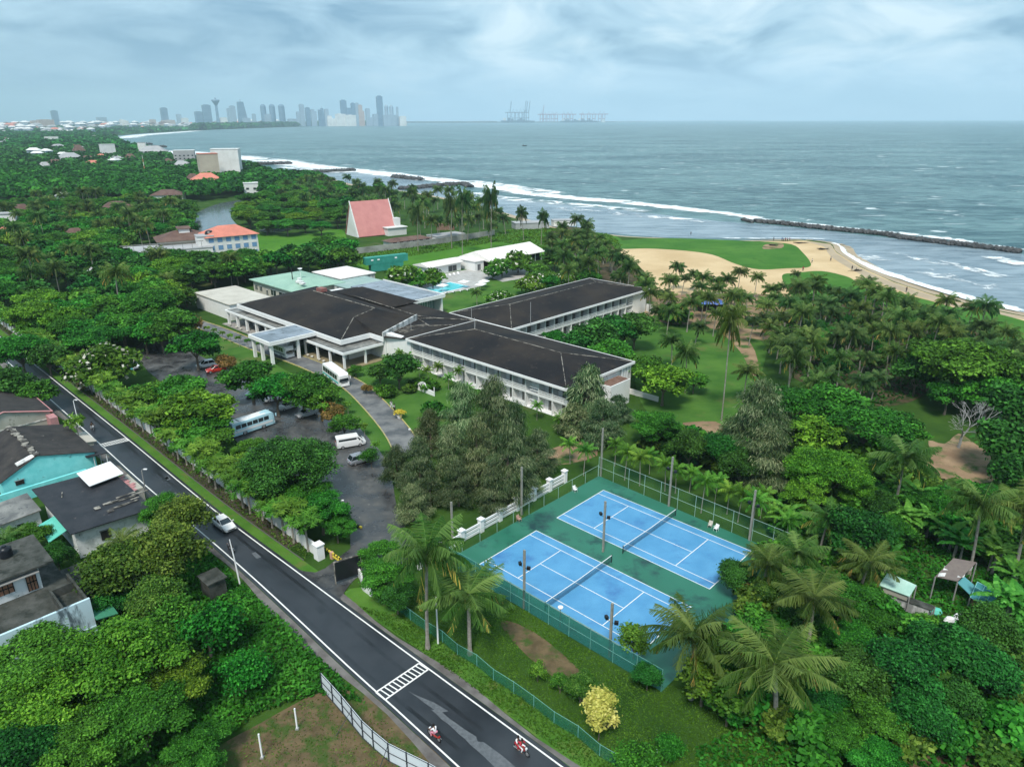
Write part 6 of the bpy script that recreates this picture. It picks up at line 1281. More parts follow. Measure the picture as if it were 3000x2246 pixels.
t = thing('sign_board', 'large black sign board angled beside the hotel gate', 'sign', ST(67.4,-45.0), SA+R(75)); mb = MB(); mb.box(-1.6,1.6,-.08,.08,.5,3.1); mb.build('panel', M['tank'], t); mb = MB(); mb.box(-1.7,-1.6,-.1,.1,0,3.2); mb.box(1.6,1.7,-.1,.1,0,3.2); mb.box(-1.6,1.6,-.1,.1,3.1,3.2); mb.build('frame', M['flash'], t)
t = thing('gate_wall', 'curved low white wall with an end post behind the black sign board', 'wall', (SO[0],SO[1],0), SA); ln_ = smooth_line([Vector((67.3,-43.6,0)),Vector((69,-44.2,0)),Vector((70.2,-44.9,0)),Vector((71.8,-44.9,0))], 4); mb = MB()
for a_, b_ in zip(ln_, ln_[1:]):
    d = (b_-a_).normalized(); nx = Vector((-d.y,d.x,0))*.12; mb.prism([(q.x,q.y) for q in (a_-nx,b_-nx,b_+nx,a_+nx)], 0, 1.3)
mb.build('wall', M['stain'], t); MB().box(71.6,72.0,-45.1,-44.7,0,1.8).build('post', M['white2'], t)
# green mesh fence beside the road: posts and mesh as parts of one fence
NET = bpy.data.materials.new('green_netting'); NET.use_nodes = True; nt_ = NET.node_tree; b_ = nt_.nodes['Principled BSDF']; b_.inputs['Base Color'].default_value = (0.02,0.20,0.12,1); b_.inputs['Roughness'].default_value = .6
nz_ = nd(nt_, 'ShaderNodeTexNoise', Scale=.8, Detail=3); tcn = nd(nt_, 'ShaderNodeTexCoord'); nt_.links.new(tcn.outputs['Object'], nz_.inputs[0]); mrn = nd(nt_, 'ShaderNodeMapRange'); mrn.inputs[3].default_value = .30; mrn.inputs[4].default_value = .62; nt_.links.new(nz_.outputs[0], mrn.inputs[0]); nt_.links.new(mrn.outputs[0], b_.inputs['Alpha'])
NET2 = NET.copy(); NET2.name = 'court_netting'; NET2.node_tree.nodes['Principled BSDF'].inputs['Base Color'].default_value = (0.02,0.17,0.15,1)
for n in NET2.node_tree.nodes:
    if n.type == 'MAP_RANGE': n.inputs[3].default_value = .55; n.inputs[4].default_value = .8
CHN = NET.copy(); CHN.name = 'chain_link'
for n in CHN.node_tree.nodes:
    if n.type == 'MAP_RANGE': n.inputs[3].default_value = .07; n.inputs[4].default_value = .13
M['gpole'] = mat('green_steel', (0.10,0.30,0.26), .5, (0.17,0.36,0.32), scale=2); M['gpale'] = mat('pale_green_steel', (0.28,0.42,0.38), .5)
def fence(name, lab, pts, h, step, netm, polem, rail=True, pr=.04, mid=False, netto=None):
    o0 = pts[0]; t = thing(name, lab, 'fence', (o0.x,o0.y,0), 0); P = [Vector((p.x-o0.x,p.y-o0.y,0)) for p in pts]; net = MB(); rl = MB(); 
    for a, b in zip(P, P[1:]):
        L_ = (b-a).length; n = max(1, round(L_/step)); z1 = netto or h
        net.add([(a.x,a.y,.05),(b.x,b.y,.05),(b.x,b.y,z1),(a.x,a.y,z1)], [(0,1,2,3)])
        for z in ([h] if rail else [])+([h*.5] if mid else []): rl.tube([(a.x,a.y,z),(b.x,b.y,z)], .028, 4)
        for i in range(n): q = a+(b-a)*i/n; MB().tube([(q.x,q.y,0),(q.x,q.y,h+.05)], pr, 5).build('post', polem, t)
    q = P[-1]; MB().tube([(q.x,q.y,0),(q.x,q.y,h+.05)], pr, 5).build('post', polem, t)
    net.build('netting', netm, t)
    if rail or mid: rl.build('rail', polem, t)
    return t
fence('net_fence', 'green netting fence with short posts along the road verge', [ST(s, -44.5+.15*math.sin(s)) for s in np.arange(76, 118, 2.65)], 1.45, 2.65, NET, M['gpole'])
fence('court_fence', 'tall court fence with dark green netting on the road side of the courts', [CT(C1,-15.6,-8.0), CT(C1,16.4,-8.0)], 2.7, 2.9, NET2, M['gpole'], mid=True)
fence('court_fence', 'open mesh court fence on the garden side of the courts', [CT(C1,-15.3,24.1), CT(C1,16.4,23.0)], 3.4, 2.9, CHN, M['gpale'], mid=True)
fence('court_fence', 'open mesh court fence beside the white balustrade', [CT(C1,-15.7,-8.0), CT(C1,-15.4,24.1)], 1.9, 3.1, CHN, M['gpale'])
t = thing('balustrade_wall', 'white balustrade wall with square capped pillars beside the courts', 'wall', (C1[0],C1[1],0), YAW)
for i, b_ in enumerate(np.arange(-11, 20, 3.75)):
    a_ = -17.3-.04*b_; MB().box(a_-.32,a_+.32,b_-.32,b_+.32,0,1.9).box(a_-.42,a_+.42,b_-.42,b_+.42,1.9,2.05).build('pillar', M['white2'], t)
    if b_ < 18: mb = MB(); [mb.box(a_-.08,a_+.06,b_+.34,b_+3.4,z0,z1) for z0, z1 in ((.15,.5),(.72,1.05),(1.28,1.6))]; mb.build('rail', M['white2'], t)
# court posts with floodlights, nets, chairs
M['pole'] = mat('concrete_pole', (0.30,0.29,0.25), .85, (0.22,0.22,0.19), scale=2)
def cpole(a, b, h, lab, lamp=True, rust=False):
    p = CT(C1,a,b,0); t = thing('floodlight_pole' if lamp else 'concrete_pole', lab, 'pole', (p.x,p.y,0), YAW); MB().cbox(0,0,h/2,.24,.2,h).build('pole', M['pole'], t)
    if lamp:
        MB().tube([(-.55,-.1,h-2.2),(.55,.1,h-2.35)], .03, 4).build('bracket', M['dark'], t)
        for s_ in (-1,1): MB().cbox(.55*s_,.1*s_,h-2.05-.1*s_,.42,.3,.36,.5*s_).build('lamp', M['tank'], t)
    return t
cpole(-2.2,7.6,7.5,'floodlight pole standing between the two courts'); cpole(-1.9,-7.9,7.9,'floodlight pole at the netting beside the near court'); cpole(9.9,-7.6,6.8,'weathered floodlight pole at the near corner of the court', True)
cpole(-2.2,23.5,8.0,'floodlight pole at the middle of the garden side fence'); cpole(10.4,23.1,7.6,'floodlight pole in the ivy at the far corner fence'); cpole(-15.0,24.3,8.3,'tall bare pole at the back corner of the courts', False); cpole(-16.2,7.2,7.6,'bare pole at the balustrade beside the wooden chair', False); cpole(-17.6,-4.7,6.5,'bare pole behind the drooping palm and the balustrade', False)
for c, lab in ((C1,'tennis net across the near court with a dark lower half'),(C2,'tennis net across the far court')):
    t = thing('tennis_net', lab, 'tennis net', (c[0],c[1],.08), YAW); NM = NET.copy(); NM.name = 'tennis_netting'; NM.node_tree.nodes['Principled BSDF'].inputs['Base Color'].default_value = (.03,.07,.09,1)
    for n in NM.node_tree.nodes:
        if n.type == 'MAP_RANGE': n.inputs[3].default_value = .25; n.inputs[4].default_value = .65
    mb = MB(); mb.add([(0,-6.4,.04),(0,6.4,.04),(0,6.4,1.0),(0,0,.88),(0,-6.4,1.0)], [(0,1,2,3,4)]); mb.build('netting', NM, t); mb = MB(); mb.add([(-.03,-6.4,1.0),(-.03,0,.88),(-.03,6.4,1.0),(.03,6.4,1.0),(.03,0,.88),(.03,-6.4,1.0),(-.03,-6.4,1.07),(-.03,0,.95),(-.03,6.4,1.07),(.03,6.4,1.07),(.03,0,.95),(.03,-6.4,1.07)], [(6,7,10,11),(7,8,9,10),(0,1,7,6),(1,2,8,7),(11,10,4,5),(10,9,3,4)]); mb.build('tape', M['white2'], t)
    for s_ in (-1,1): MB().tube([(0,6.42*s_,0),(0,6.42*s_,1.15)], .06, 6).build('post', M['tank'], t)
def chair(p, rz, lab, m, grp_=None):
    t = thing('plastic_chair', lab, 'chair', p, rz, grp_); MB().box(-.25,.25,-.25,.25,.42,.46).build('seat', m, t); MB().add([(-.25,.22,.46),(.25,.22,.46),(.27,.32,.92),(-.27,.32,.92),(-.25,.26,.46),(.25,.26,.46),(.27,.36,.92),(-.27,.36,.92)],[(0,1,2,3),(7,6,5,4),(3,2,6,7),(0,3,7,4),(1,5,6,2)]).build('backrest', m, t)
    for x in (-.23,.23):
        MB().tube([(x,-.22,0),(x,-.2,.43)], .025, 4).build('leg', m, t); MB().tube([(x,.26,0),(x,.22,.43)], .025, 4).build('leg', m, t); MB().box(x-.03,x+.03,-.22,.3,.64,.68).build('armrest', m, t)
PK = mat('faded_pink_plastic', (.45,.28,.22), .6)
chair(CT(C1,-15.2,5.6,.08), YAW+R(90), 'faded pink plastic chair in front of the balustrade', PK); chair(CT(C1,-14.8,17.6,.08), YAW+R(80), 'white plastic chair by the back corner pole', M['white2']); chair(CT(C1,5.0,22.4,.08), YAW+.2, 'cream plastic chair of the pair at the garden side fence', M['cream']); chair(CT(C1,6.0,22.2,.08), YAW-.1, 'white plastic chair of the pair at the garden side fence', M['white2'])
t = thing('round_lamp', 'small round white lamp head above the road side court netting', 'lamp', CT(C1,3.2,-7.6,0), YAW); MB().tube([(0,0,0),(0,0,2.7)], .05, 5).build('post', M['pole'], t); MB().lathe([(0,2.6),(.28,2.7),(.3,2.85),(0,2.95)], 12).build('head', M['white2'], t)
# street lamps, white poles
def lamp(p, h, lab, rz=0, arm=1.0, m='concrete', lean=0):
    t = thing('street_lamp', lab, 'lamp post', (p.x,p.y,0), rz); MB().tube([(0,0,0),(lean*.5,0,h*.6),(lean,0,h)], [.1,.08,.06], 7).build('pole', M[m], t)
    if arm: MB().tube([(lean,0,h-.05),(lean+arm*.5,0,h+.25),(lean+arm,0,h+.25)], .04, 5).build('arm', M[m], t); MB().cbox(lean+arm+.2,0,h+.24,.5,.2,.12).build('lamp_head', M['white2'], t)
lamp(ST(-7.7,-52.2), 5.2, 'pale street lamp beside the roof of the turquoise gabled house', SA+R(30), .5, 'white2'); lamp(ST(58.6,-54.6), 6.4, 'slim white pole at the road edge behind the motorcycle', 0, 0, 'white2', -.4); lamp(ST(28.5,-54.0), 4.6, 'thin dark pole on the road edge by the patched roof', 0, .4, 'concrete')
lamp(ST(83.8,-44.9), 6.0, 'white painted pole between the two roadside coconut palms', 0, 0, 'white2'); lamp(ST(55.4,-38.2), 3.4, 'short lamp post at the lower edge of the car park', 0, .3, 'concrete')
pp = D(1412,1665,0); lamp(pp, 2.4, 'white post cut off by the bottom edge of the grass', 0, 0, 'white2')
for (s_, q_, h_, lab) in ((83.1,-61.4,2.5,'white stake standing on the dry lot closest to the metal sheet fence'),(83.7,-65.2,2.8,'white stake in the middle of the dry lot'),(83.5,-69.6,2.4,'white stake at the bottom edge of the dry lot')):
    p = ST(s_,q_); t = thing('boundary_stake', lab, 'stake', (p.x,p.y,0)); MB().cbox(0,0,h_/2,.12,.12,h_).build('post', M['white2'], t); MB().cbox(0,0,.1,.3,.3,.2).build('footing', M['concrete'], t)
# white sheet fence
SHM = mat('white_sheet_metal', (0.70,0.76,0.80), .45, (0.62,0.68,0.73), scale=.8); FR = mat('dark_steel', (0.03,0.04,0.05), .6)
SFP = [ST(*q) for q in ((80.6,-57.1),(82.7,-57.25),(84.6,-57.4),(86.5,-57.6),(88.4,-57.8),(90.0,-57.8),(92.1,-57.7),(94.0,-57.2),(96.2,-56.6),(98.4,-56.2),(100.6,-55.9)) ]
t = thing('sheet_fence', 'curving fence of white metal sheets in dark steel frames on the dry lot', 'fence', (SFP[0].x,SFP[0].y,0))
for i, (a, b) in enumerate(zip(SFP, SFP[1:])):
    a, b = a-SFP[0], b-SFP[0]; d = (b-a).normalized(); nx = Vector((-d.y,d.x,0)); off = nx*-.06
    mb = MB(); mb.add([tuple(a+Vector((0,0,.1))),tuple(b+Vector((0,0,.1))),tuple(b+Vector((0,0,2.1))),tuple(a+Vector((0,0,2.1))),tuple(a+nx*.04+Vector((0,0,.1))),tuple(b+nx*.04+Vector((0,0,.1))),tuple(b+nx*.04+Vector((0,0,2.1))),tuple(a+nx*.04+Vector((0,0,2.1)))], [(0,1,2,3),(7,6,5,4),(3,2,6,7)]); mb.build('sheet', SHM, t)
    mb = MB(); mb.tube([tuple(a+off),tuple(a+off+Vector((0,0,2.2)))], .06, 4); [mb.tube([tuple(a+off+Vector((0,0,z))),tuple(b+off+Vector((0,0,z)))], .04, 4) for z in (.12,1.1,2.12)]
    if i in (3,6,8): mb.tube([tuple(a+off+Vector((0,0,1.9))),tuple(a-nx*1.8)], .035, 4)
    mb.build('frame', FR, t)
# tin huts in the garden beyond the courts
Z8 = lambda x, y, z=0: G(2500+x/4.424, 1600+y/4.424, z)
def quadroof(nm, lab, cat, cs, z, rm, posts=True, wall=None, th=.08):
    P = [Z8(x, y, zz) for (x, y), zz in zip(cs, z)]; o = P[0].copy(); o.z = 0; t = thing(nm, lab, cat, o); mb = MB(); mb.slab([tuple(p-o) for p in P], th); mb.build('roof', rm, t)
    if posts: [MB().tube([(p.x-o.x,p.y-o.y,0),(p.x-o.x,p.y-o.y,p.z-.1)], .08, 5).build('post', M['concrete'], t) for p in P]
    if wall: mb = MB(); c_ = sum(P, Vector())/4; Q = [c_+(p-c_)*.86-o for p in P]; zt = min(p.z for p in P)-.15; mb.prism([(q.x,q.y) for q in Q], 0, zt); mb.build('wall', wall, t)
    return t
M['brokenroof'] = mat('old_teal_roof', (0.30,0.50,0.42), .7, (0.42,0.62,0.54), scale=.8, detail=7, col3=(0.10,0.10,0.09), scale3=.45, c3=(.50,.60))
M['patchroof'] = mat('patched_brown_roof', (0.16,0.13,0.12), .8, (0.19,0.16,0.14), scale=2)
quadroof('garden_hut', 'hut with a broken pale teal roof strewn with debris', 'hut', [(325,515),(720,665),(810,520),(440,350)], (3,3,3.5,3.5), M['brokenroof'], wall=M['greywall'])
quadroof('garden_hut', 'long low white walled hut below the broken teal roof', 'hut', [(420,640),(1010,850),(1050,790),(520,600)], (2.2,2.2,2.3,2.3), M['mossy'], wall=M['stain'])
tt = quadroof('open_shelter', 'open shelter with a brown and white patched roof on white posts', 'shelter', [(1055,405),(1345,470),(1590,225),(1290,170)], (3.2,3.2,3.6,3.6), M['patchroof'])
mb = MB(); P0 = Z8(1055,405,3.2); o = Vector((P0.x,P0.y,0)); 
for a_, b_, w_, h_ in ((1130,385,90,45),(1190,300,70,50),(1330,200,90,18),(1380,400,90,40),(1480,300,90,60),(1530,235,80,20)): q = [Z8(x,y,3.29+.1*(405-y)/240*2.0)-o for x, y in ((a_-w_/2,b_+h_/2),(a_+w_/2,b_+h_/2),(a_+w_/2+20,b_-h_/2),(a_-w_/2+20,b_-h_/2))]; mb.poly([tuple(v) for v in q])
mb.build('roof_patch', M['stain'], tt)
quadroof('open_shelter', 'tilted blue sheet leaning beside the patched shelter roof', 'shelter', [(1340,485),(1500,640),(1580,540),(1430,410)], (2.3,1.2,1.3,2.4), mat('blue_teal_sheet',(.10,.32,.36),.6), posts=False)
fr_t = quadroof('frame_shelter', 'low shelter roofed in teal panels with a light blue grid frame', 'shelter', [(1505,680),(1800,825),(1900,640),(1600,480)], (1.2,1.2,1.9,1.9), mat('teal_panel',(.05,.22,.24),.5), wall=M['rust'])
P = [Z8(*c)-Vector((Z8(1505,680,1.2).x,Z8(1505,680,1.2).y,0)) for c in ((1505,680,1.24),(1800,825,1.24),(1900,640,1.94),(1600,480,1.94))]; mb = MB()
for k in range(4): mb.tube([tuple(P[0].lerp(P[1],k/3)),tuple(P[3].lerp(P[2],k/3))], .04, 4); mb.tube([tuple(P[0].lerp(P[3],k/3)),tuple(P[1].lerp(P[2],k/3))], .04, 4)
mb.build('grid_frame', mat('light_teal_paint',(.25,.55,.58),.5), fr_t)
for x, y, lab, m in ((1065,860,'turquoise plastic sack beside the long low hut','awn'),(1240,975,'white sack on the ground in the thicket','white2'),(1360,935,'small white sack next to the larger one','white2')):
    p = Z8(x,y,.5); t = MB(); t.lathe([(0,-.5),(.55,-.45),(.7,-.1),(.45,.4),(0,.5)], 9); o = t.build('sack', M[m]); o.location = p; o.scale = (1,.7,.8); tag(o, lab, 'sack')
# blue tents and the cart on the sand
t = thing('market_tent', 'blue and violet tarpaulin tent under the palms on the sand', 'tent', D(1535,672,0), .3); BL = mat('blue_tarp',(.10,.22,.60),.6,(.2,.25,.6),scale=1)
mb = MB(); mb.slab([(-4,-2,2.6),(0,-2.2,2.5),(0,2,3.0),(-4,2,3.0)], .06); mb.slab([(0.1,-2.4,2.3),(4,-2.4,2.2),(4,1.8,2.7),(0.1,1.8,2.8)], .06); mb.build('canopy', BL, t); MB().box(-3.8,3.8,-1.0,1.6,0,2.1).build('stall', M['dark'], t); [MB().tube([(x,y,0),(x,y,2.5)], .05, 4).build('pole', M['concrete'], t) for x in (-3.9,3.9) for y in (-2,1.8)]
# ---- garden arch and pot on the lawn
Z9 = lambda x, y, z=0: G(1150+x/4.424, 960+y/4.424, z)
a_, b_ = Z9(330,800), Z9(540,885); d = b_-a_; t = thing('garden_arch', 'white carved garden screen with an arched top on the lawn', 'garden screen', (a_.x,a_.y,0), math.atan2(d.y,d.x)); L_ = d.length
mb = MB(); n = 14; prof = [(0,0)]+[(L_*.30*k/6+0, 1.3+.9*math.sin(math.pi*(k/6)*.5)) for k in range(7)]+[(L_*.45,2.2),(L_*.55,1.6),(L_*.6,1.15),(L_,1.0),(L_,0)]
mb.add([(x,-.06,z) for x, z in prof]+[(x,.06,z) for x, z in prof], [list(range(len(prof))), list(range(2*len(prof)-1, len(prof)-1, -1))]+[(i,i+len(prof),(i+1)%len(prof)+len(prof),(i+1)%len(prof)) for i in range(len(prof))]); mb.build('screen', M['white2'], t)
mb = MB(); [mb.cbox(L_*x,-.075,z,.3,.03,.4,0) for x, z in ((.12,1.2),(.25,1.5),(.38,1.2),(.3,.7),(.45,1.6))]; mb.build('opening', M['dark'], t); MB().box(L_,L_+.12,-.08,.08,0,2.0).build('post', M['white2'], t)
Z10 = lambda x, y, z=0: G(930+x/5.173, 1060+y/5.173, z)
p = Z10(1245,850); t = thing('planter_pot', 'white pot with a yellow leaved bush beside the driveway', 'plant pot', (p.x,p.y,0)); MB().lathe([(0,0),(.35,.02),(.5,.55),(.55,.6),(0,.58)], 14).build('pot', M['white2'], t)
C_, T_, W_, to_ = crown([(0,0,1.15,.9,.5)], 600, .1, np.random.default_rng(4), clump=.2); me = quads('foliage', C_, T_, W_, to_*.8+.2, leafmat('leaf_gold',(.25,.25,.02),(.5,.45,.04),(.65,.6,.08))); o = bpy.data.objects.new('foliage', me); COL.objects.link(o); o.parent = t
p = Z10(1395,1030); t = thing('garden_light', 'small white garden light at the driveway edge', 'light', (p.x,p.y,0)); MB().lathe([(0,0),(.2,0),(.22,.3),(0,.35)], 10).build('body', M['white2'], t)
# ================= middle distance =================
M['hwhite'] = mat('far_white_wall', (0.72,0.73,0.72), .8, (.6,.6,.58), scale=.15); M['hbeige'] = mat('far_beige_wall', (0.50,0.44,0.35), .8, (.42,.36,.29), scale=.1); M['hgrey'] = mat('far_grey', (0.30,0.31,0.32), .8, (.4,.4,.4), scale=.1)
M['hcoral'] = mat('coral_tiles', (0.62,0.22,0.16), .8, (.50,.18,.13), scale=.3); M['hbrown'] = mat('brown_tiles', (0.10,0.055,0.045), .8, (.16,.10,.08), scale=.3); M['winblue'] = mat('blue_glass', (0.16,0.30,0.50), .15, spec=.7)
for (x, y, w, h, wa, ro, ki, lab) in HB:
    far = y < 400; zb = 7 if far else 3; p = D(x, y, zb); p.z = 0; d = p.length; wm = w*K/F_*d; hm = h*K/F_*d+zb; dp = max(6, min(wm*.7, 22)); rz = math.atan2(p.y, p.x)-math.pi/2+((hash(lab) if False else len(lab)*37) % 7-3)*.08; t = thing('house' if hm < 12 else 'apartment_building', lab, 'house' if hm < 12 else 'building', (p.x,p.y,0), rz)
    MB().box(-wm/2,wm/2,0,dp,0,hm*(.62 if ki == 'hip' else 1)).build('wall', M[wa], t)
    if ki == 'hip':
        z = hm*.62; mb = MB(); e_ = .8; a,b,c,d_ = (-wm/2-e_,-e_,z),(wm/2+e_,-e_,z),(wm/2+e_,dp+e_,z),(-wm/2-e_,dp+e_,z); g = dp*.45; r0, r1 = (-wm/2+g,dp/2,hm*1.05),(wm/2-g,dp/2,hm*1.05)
        if wm < dp: r0 = r1 = (0,dp/2,hm*1.05)
        [mb.poly(f) for f in ([a,b,r1,r0],[b,c,r1],[c,d_,r0,r1],[d_,a,r0],[d_,c,b,a])]; mb.build('roof', M[ro], t)
    else: MB().box(-wm/2-.3,wm/2+.3,-.3,dp+.3,hm,hm+.5).build('roof', M[ro], t)
    if w > 25:
        nf = max(1, int(hm/3.4)); nw = max(2, int(wm/4))
        for i in range(nf):
            for j in range(nw):
                if hm*(.62 if ki=='hip' else 1) > i*3.3+2.4 and nf*nw < 60 and not ('slab' in lab): MB().box(-wm/2+(j+.3)*wm/nw,-wm/2+(j+.7)*wm/nw,-.08,-.02,i*3.3+1,i*3.3+2.4).build('window', M['glass'], t)
# coral roofed block, terrace building, chapel, walls
def obox(nm, lab, cat, p0, rz, L_, dp, h, wallm, roofm=None, zr=None, nwin=0, floors=1, winm='winblue', over=.8, wz=1.0):
    t = thing(nm, lab, cat, (p0[0],p0[1],0), rz); MB().box(0,L_,0,dp,0,h).build('wall', M[wallm], t)
    if roofm and zr: mb = MB(); e_ = over; a,b,c,d_ = (-e_,-e_,h),(L_+e_,-e_,h),(L_+e_,dp+e_,h),(-e_,dp+e_,h); g = min(L_,dp)*.5; r0, r1 = (g,dp/2,zr),(L_-g,dp/2,zr); [mb.poly(f) for f in ([a,b,r1,r0],[b,c,r1],[c,d_,r0,r1],[d_,a,r0],[d_,c,b,a])]; mb.build('roof', M[roofm], t)
    elif roofm: MB().box(-.2,L_+.2,-.2,dp+.2,h,h+.3).build('roof', M[roofm], t)
    for f in range(floors):
        for j in range(nwin): x0 = (j+.22)*L_/nwin; wo = MB().box(x0,x0+L_/nwin*.56,-.1,-.02,f*3+wz,f*3+wz+1.7).build('window', M[winm], t); MB().box(x0-.1,x0+L_/nwin*.56+.1,-.14,-.02,f*3+wz+1.72,f*3+wz+1.9).build('frame', M['hwhite'], wo)
    return t
obox('apartment_building', 'cream and white three storey block with a coral hipped roof', 'building', (-120.5,284.5), R(36), 20, 13, 9, 'hwhite', 'hcoral', 12.6, 6, 3)
t = thing('villa', 'house with a dark brown two tier roof behind the terrace', 'building', (-139,284,0), R(30)); MB().box(0,20,0,14,0,7.6).build('wall', M['hbeige'], t); mb = MB(); a,b,c,d_ = (-1.2,-1.2,7.6),(21.2,-1.2,7.6),(21.2,15.2,7.6),(-1.2,15.2,7.6); r0, r1 = (7,7,10.8),(13,7,10.8); [mb.poly(f) for f in ([a,b,r1,r0],[b,c,r1],[c,d_,r0,r1],[d_,a,r0],[d_,c,b,a])]; rf = mb.build('roof', M['hbrown'], t); MB().box(8,12,4.5,9,9.2,11.6).build('roof_lantern', M['hwhite'], rf); mb = MB(); mb.slab([(7.4,4,11.6),(12.6,4,11.6),(12.6,9.6,12.0),(7.4,9.6,12.0)], .2); mb.build('lantern_roof', M['hbrown'], rf)
t = obox('terrace_building', 'long white building with a roof terrace and slender pergola rail', 'building', (-145,267.6), R(27), 31, 15, 5.8, 'hwhite', 'hgrey', None, 8, 1, 'glass', wz=2.4)
mb = MB(); [mb.tube([(i*3.4,.3,6),(i*3.4,.3,8.6)], .08, 4) for i in range(9)]; mb.tube([(-1,.3,8.6),(28,.3,8.6)], .12, 4); mb.build('pergola', M['concrete'], t)
t = thing('black_water_tank', 'black water tank on the white stair tower between the two roofs', 'water tank', (-121,289,9.6)); MB().lathe([(0,0),(1.6,0),(1.7,.8),(1.2,1.6),(0,1.9)], 12).build('body', M['tank'], t)
obox('stair_tower', 'white stair tower joining the terrace building and the coral roofed block', 'building', (-123.5,283), R(30), 6, 7, 9.5, 'hwhite', 'hgrey')
CA0 = Vector((-72.7,342,0)); u_ = Vector((.80,.60,0)); w_ = Vector((-.60,.80,0)); t = thing('chapel', 'chapel with a very steep pink roof and white gable ends', 'chapel', CA0, math.atan2(.6,.8)); PKR = mat('pink_roof',(.56,.24,.22),.7,(.50,.20,.19),scale=.3)
mb = MB(); mb.slab([(0,-.2,.6),(20.5,-.2,.6),(20.5,7.2,16.2),(0,7.2,16.2)], .3); mb.slab([(0,7.25,16.2),(20.5,7.25,16.2),(20.5,14.4,.6),(0,14.4,.6)], .3); mb.build('roof', PKR, t); mb = MB(); mb.add([(.4,0,0),(.4,14.2,0),(.4,7.2,15.8),(20.2,0,0),(20.2,14.2,0),(20.2,7.2,15.8)], [(0,2,1),(3,4,5)]); mb.build('gable_wall', M['hwhite'], t)
mb = MB(); mb.tube([(-.1,-.4,.5),(-.1,7.2,16.6)], .3, 4); mb.tube([(20.6,-.4,.5),(20.6,7.2,16.6)], .3, 4); mb.build('gable_trim', M['hwhite'], t); MB().box(20,23.5,1.5,5,0,7.5).box(14,24,-3.5,2,0,3.6).build('side_chapel', M['hwhite'], t); MB().box(13.5,24.5,-4,2.3,3.6,3.9).build('porch_slab', M['hwhite'], t)
WP = [Vector((-84,283,0)),Vector((-71.4,293.1,0)),Vector((-55.6,306.2,0)),Vector((-32.6,324.6,0)),Vector((-8.4,350.1,0))]; t = thing('perimeter_wall', 'long stained concrete wall along the meadow below the chapel', 'wall', WP[0]); mb = MB()
for a, b in zip(WP, WP[1:]): d = (b-a).normalized(); nx = Vector((-d.y,d.x,0))*.15; a2, b2 = a-WP[0], b-WP[0]; mb.prism([(q.x,q.y) for q in (a2-nx,b2-nx,b2+nx,a2+nx)], 0, 2.6)
mb.build('wall', mat('stained_concrete',(.36,.36,.34),.9,(.18,.18,.17),scale=.25,detail=7), t)
obox('row_house', 'long low house with a brown roof inside the stained wall', 'house', (-52,311), R(39), 20, 7, 2.9, 'hwhite', 'hbrown', 4.2, 6, 1, 'glass'); obox('row_house', 'flat concrete outbuilding behind the stained wall', 'building', (-34,326), R(40), 16, 8, 2.8, 'hwhite', 'hgrey')
obox('shed', 'white walled shed at the end of the meadow wall', 'house', (-92,285), R(5), 9, 4, 3.0, 'hwhite', 'hgrey'); obox('shipping_container', 'rusty red container behind the chapel', 'container', (-38,367), R(10), 9, 3, 2.8, 'rust', 'rust'); obox('beach_house', 'low grey building by the shore behind the palms', 'house', (2,368), R(15), 18, 8, 3.0, 'hgrey', 'hgrey'); obox('beach_house', 'pale shore house at the end of the palm belt', 'house', (22,380), R(10), 12, 6, 2.8, 'hwhite', 'hgrey')
x_, y_ = Z1(953,650); p = D(x_, y_, 0); t = thing('radio_mast', 'red and white banded radio mast rising from the far woods', 'mast', p); [MB().lathe([(.5-.05*i,i*3.2),(.5-.05*(i+1),(i+1)*3.2)], 6).build('mast_section', M['hcoral'] if i % 2 else M['hwhite'], t) for i in range(7)]
# breakwaters of piled rock
RK = mat('wet_rock', (0.035,0.036,0.038), .7, (0.08,0.08,0.08), scale=.4, detail=4)
def rocks(name, lab, pts, wd, hgt_, n, seed, size=1.2):
    r = random.Random(seed); P = [D(x,y,-.6) for x, y in pts]; o = P[0].copy(); mb = MB(); Ls = [(b-a).length for a, b in zip(P, P[1:])]; T = sum(Ls)
    ico = [(0,0,1),(.89,0,.45),(.28,.85,.45),(-.72,.53,.45),(-.72,-.53,.45),(.28,-.85,.45),(.72,.53,-.45),(-.28,.85,-.45),(-.89,0,-.45),(-.28,-.85,-.45),(.72,-.53,-.45),(0,0,-1)]; F = [(0,1,2),(0,2,3),(0,3,4),(0,4,5),(0,5,1),(1,6,2),(2,7,3),(3,8,4),(4,9,5),(5,10,1),(6,7,2),(7,8,3),(8,9,4),(9,10,5),(10,6,1),(11,7,6),(11,8,7),(11,9,8),(11,10,9),(11,6,10)]
    for _ in range(n):
        d = r.random()*T; i = 0
        while d > Ls[i] and i < len(Ls)-1: d -= Ls[i]; i += 1
        dr = (P[i+1]-P[i]).normalized(); nx = Vector((-dr.y,dr.x,0)); off = r.gauss(0,.42)*wd; p = P[i]+dr*d+nx*off-o; z = hgt_*max(0,1-abs(off)/wd)*r.uniform(.5,1); s = size*r.uniform(.6,1.4)
        mb.add([(p.x+v[0]*s*r.uniform(.7,1.2), p.y+v[1]*s*r.uniform(.7,1.2), z+v[2]*s*.7*r.uniform(.7,1.2)) for v in ico], F)
    ob = mb.build(name, RK); ob.location = o; return tag(ob, lab, 'breakwater')
Z3 = lambda pts: [((2000+x/2.151)/K, (230+y/2.151)/K) for x, y in pts]
rocks('breakwater', 'long dark rock breakwater running off to the edge of the bay', Z3([(460,905),(700,930),(1060,970),(1260,990),(1400,1015),(1800,1065),(2130,1105)]), 2.3, 1.0, 900, 1)
rocks('breakwater', 'few low rocks awash at the tip of the long breakwater', Z3([(370,890),(440,912)]), 1.2, .3, 18, 2)
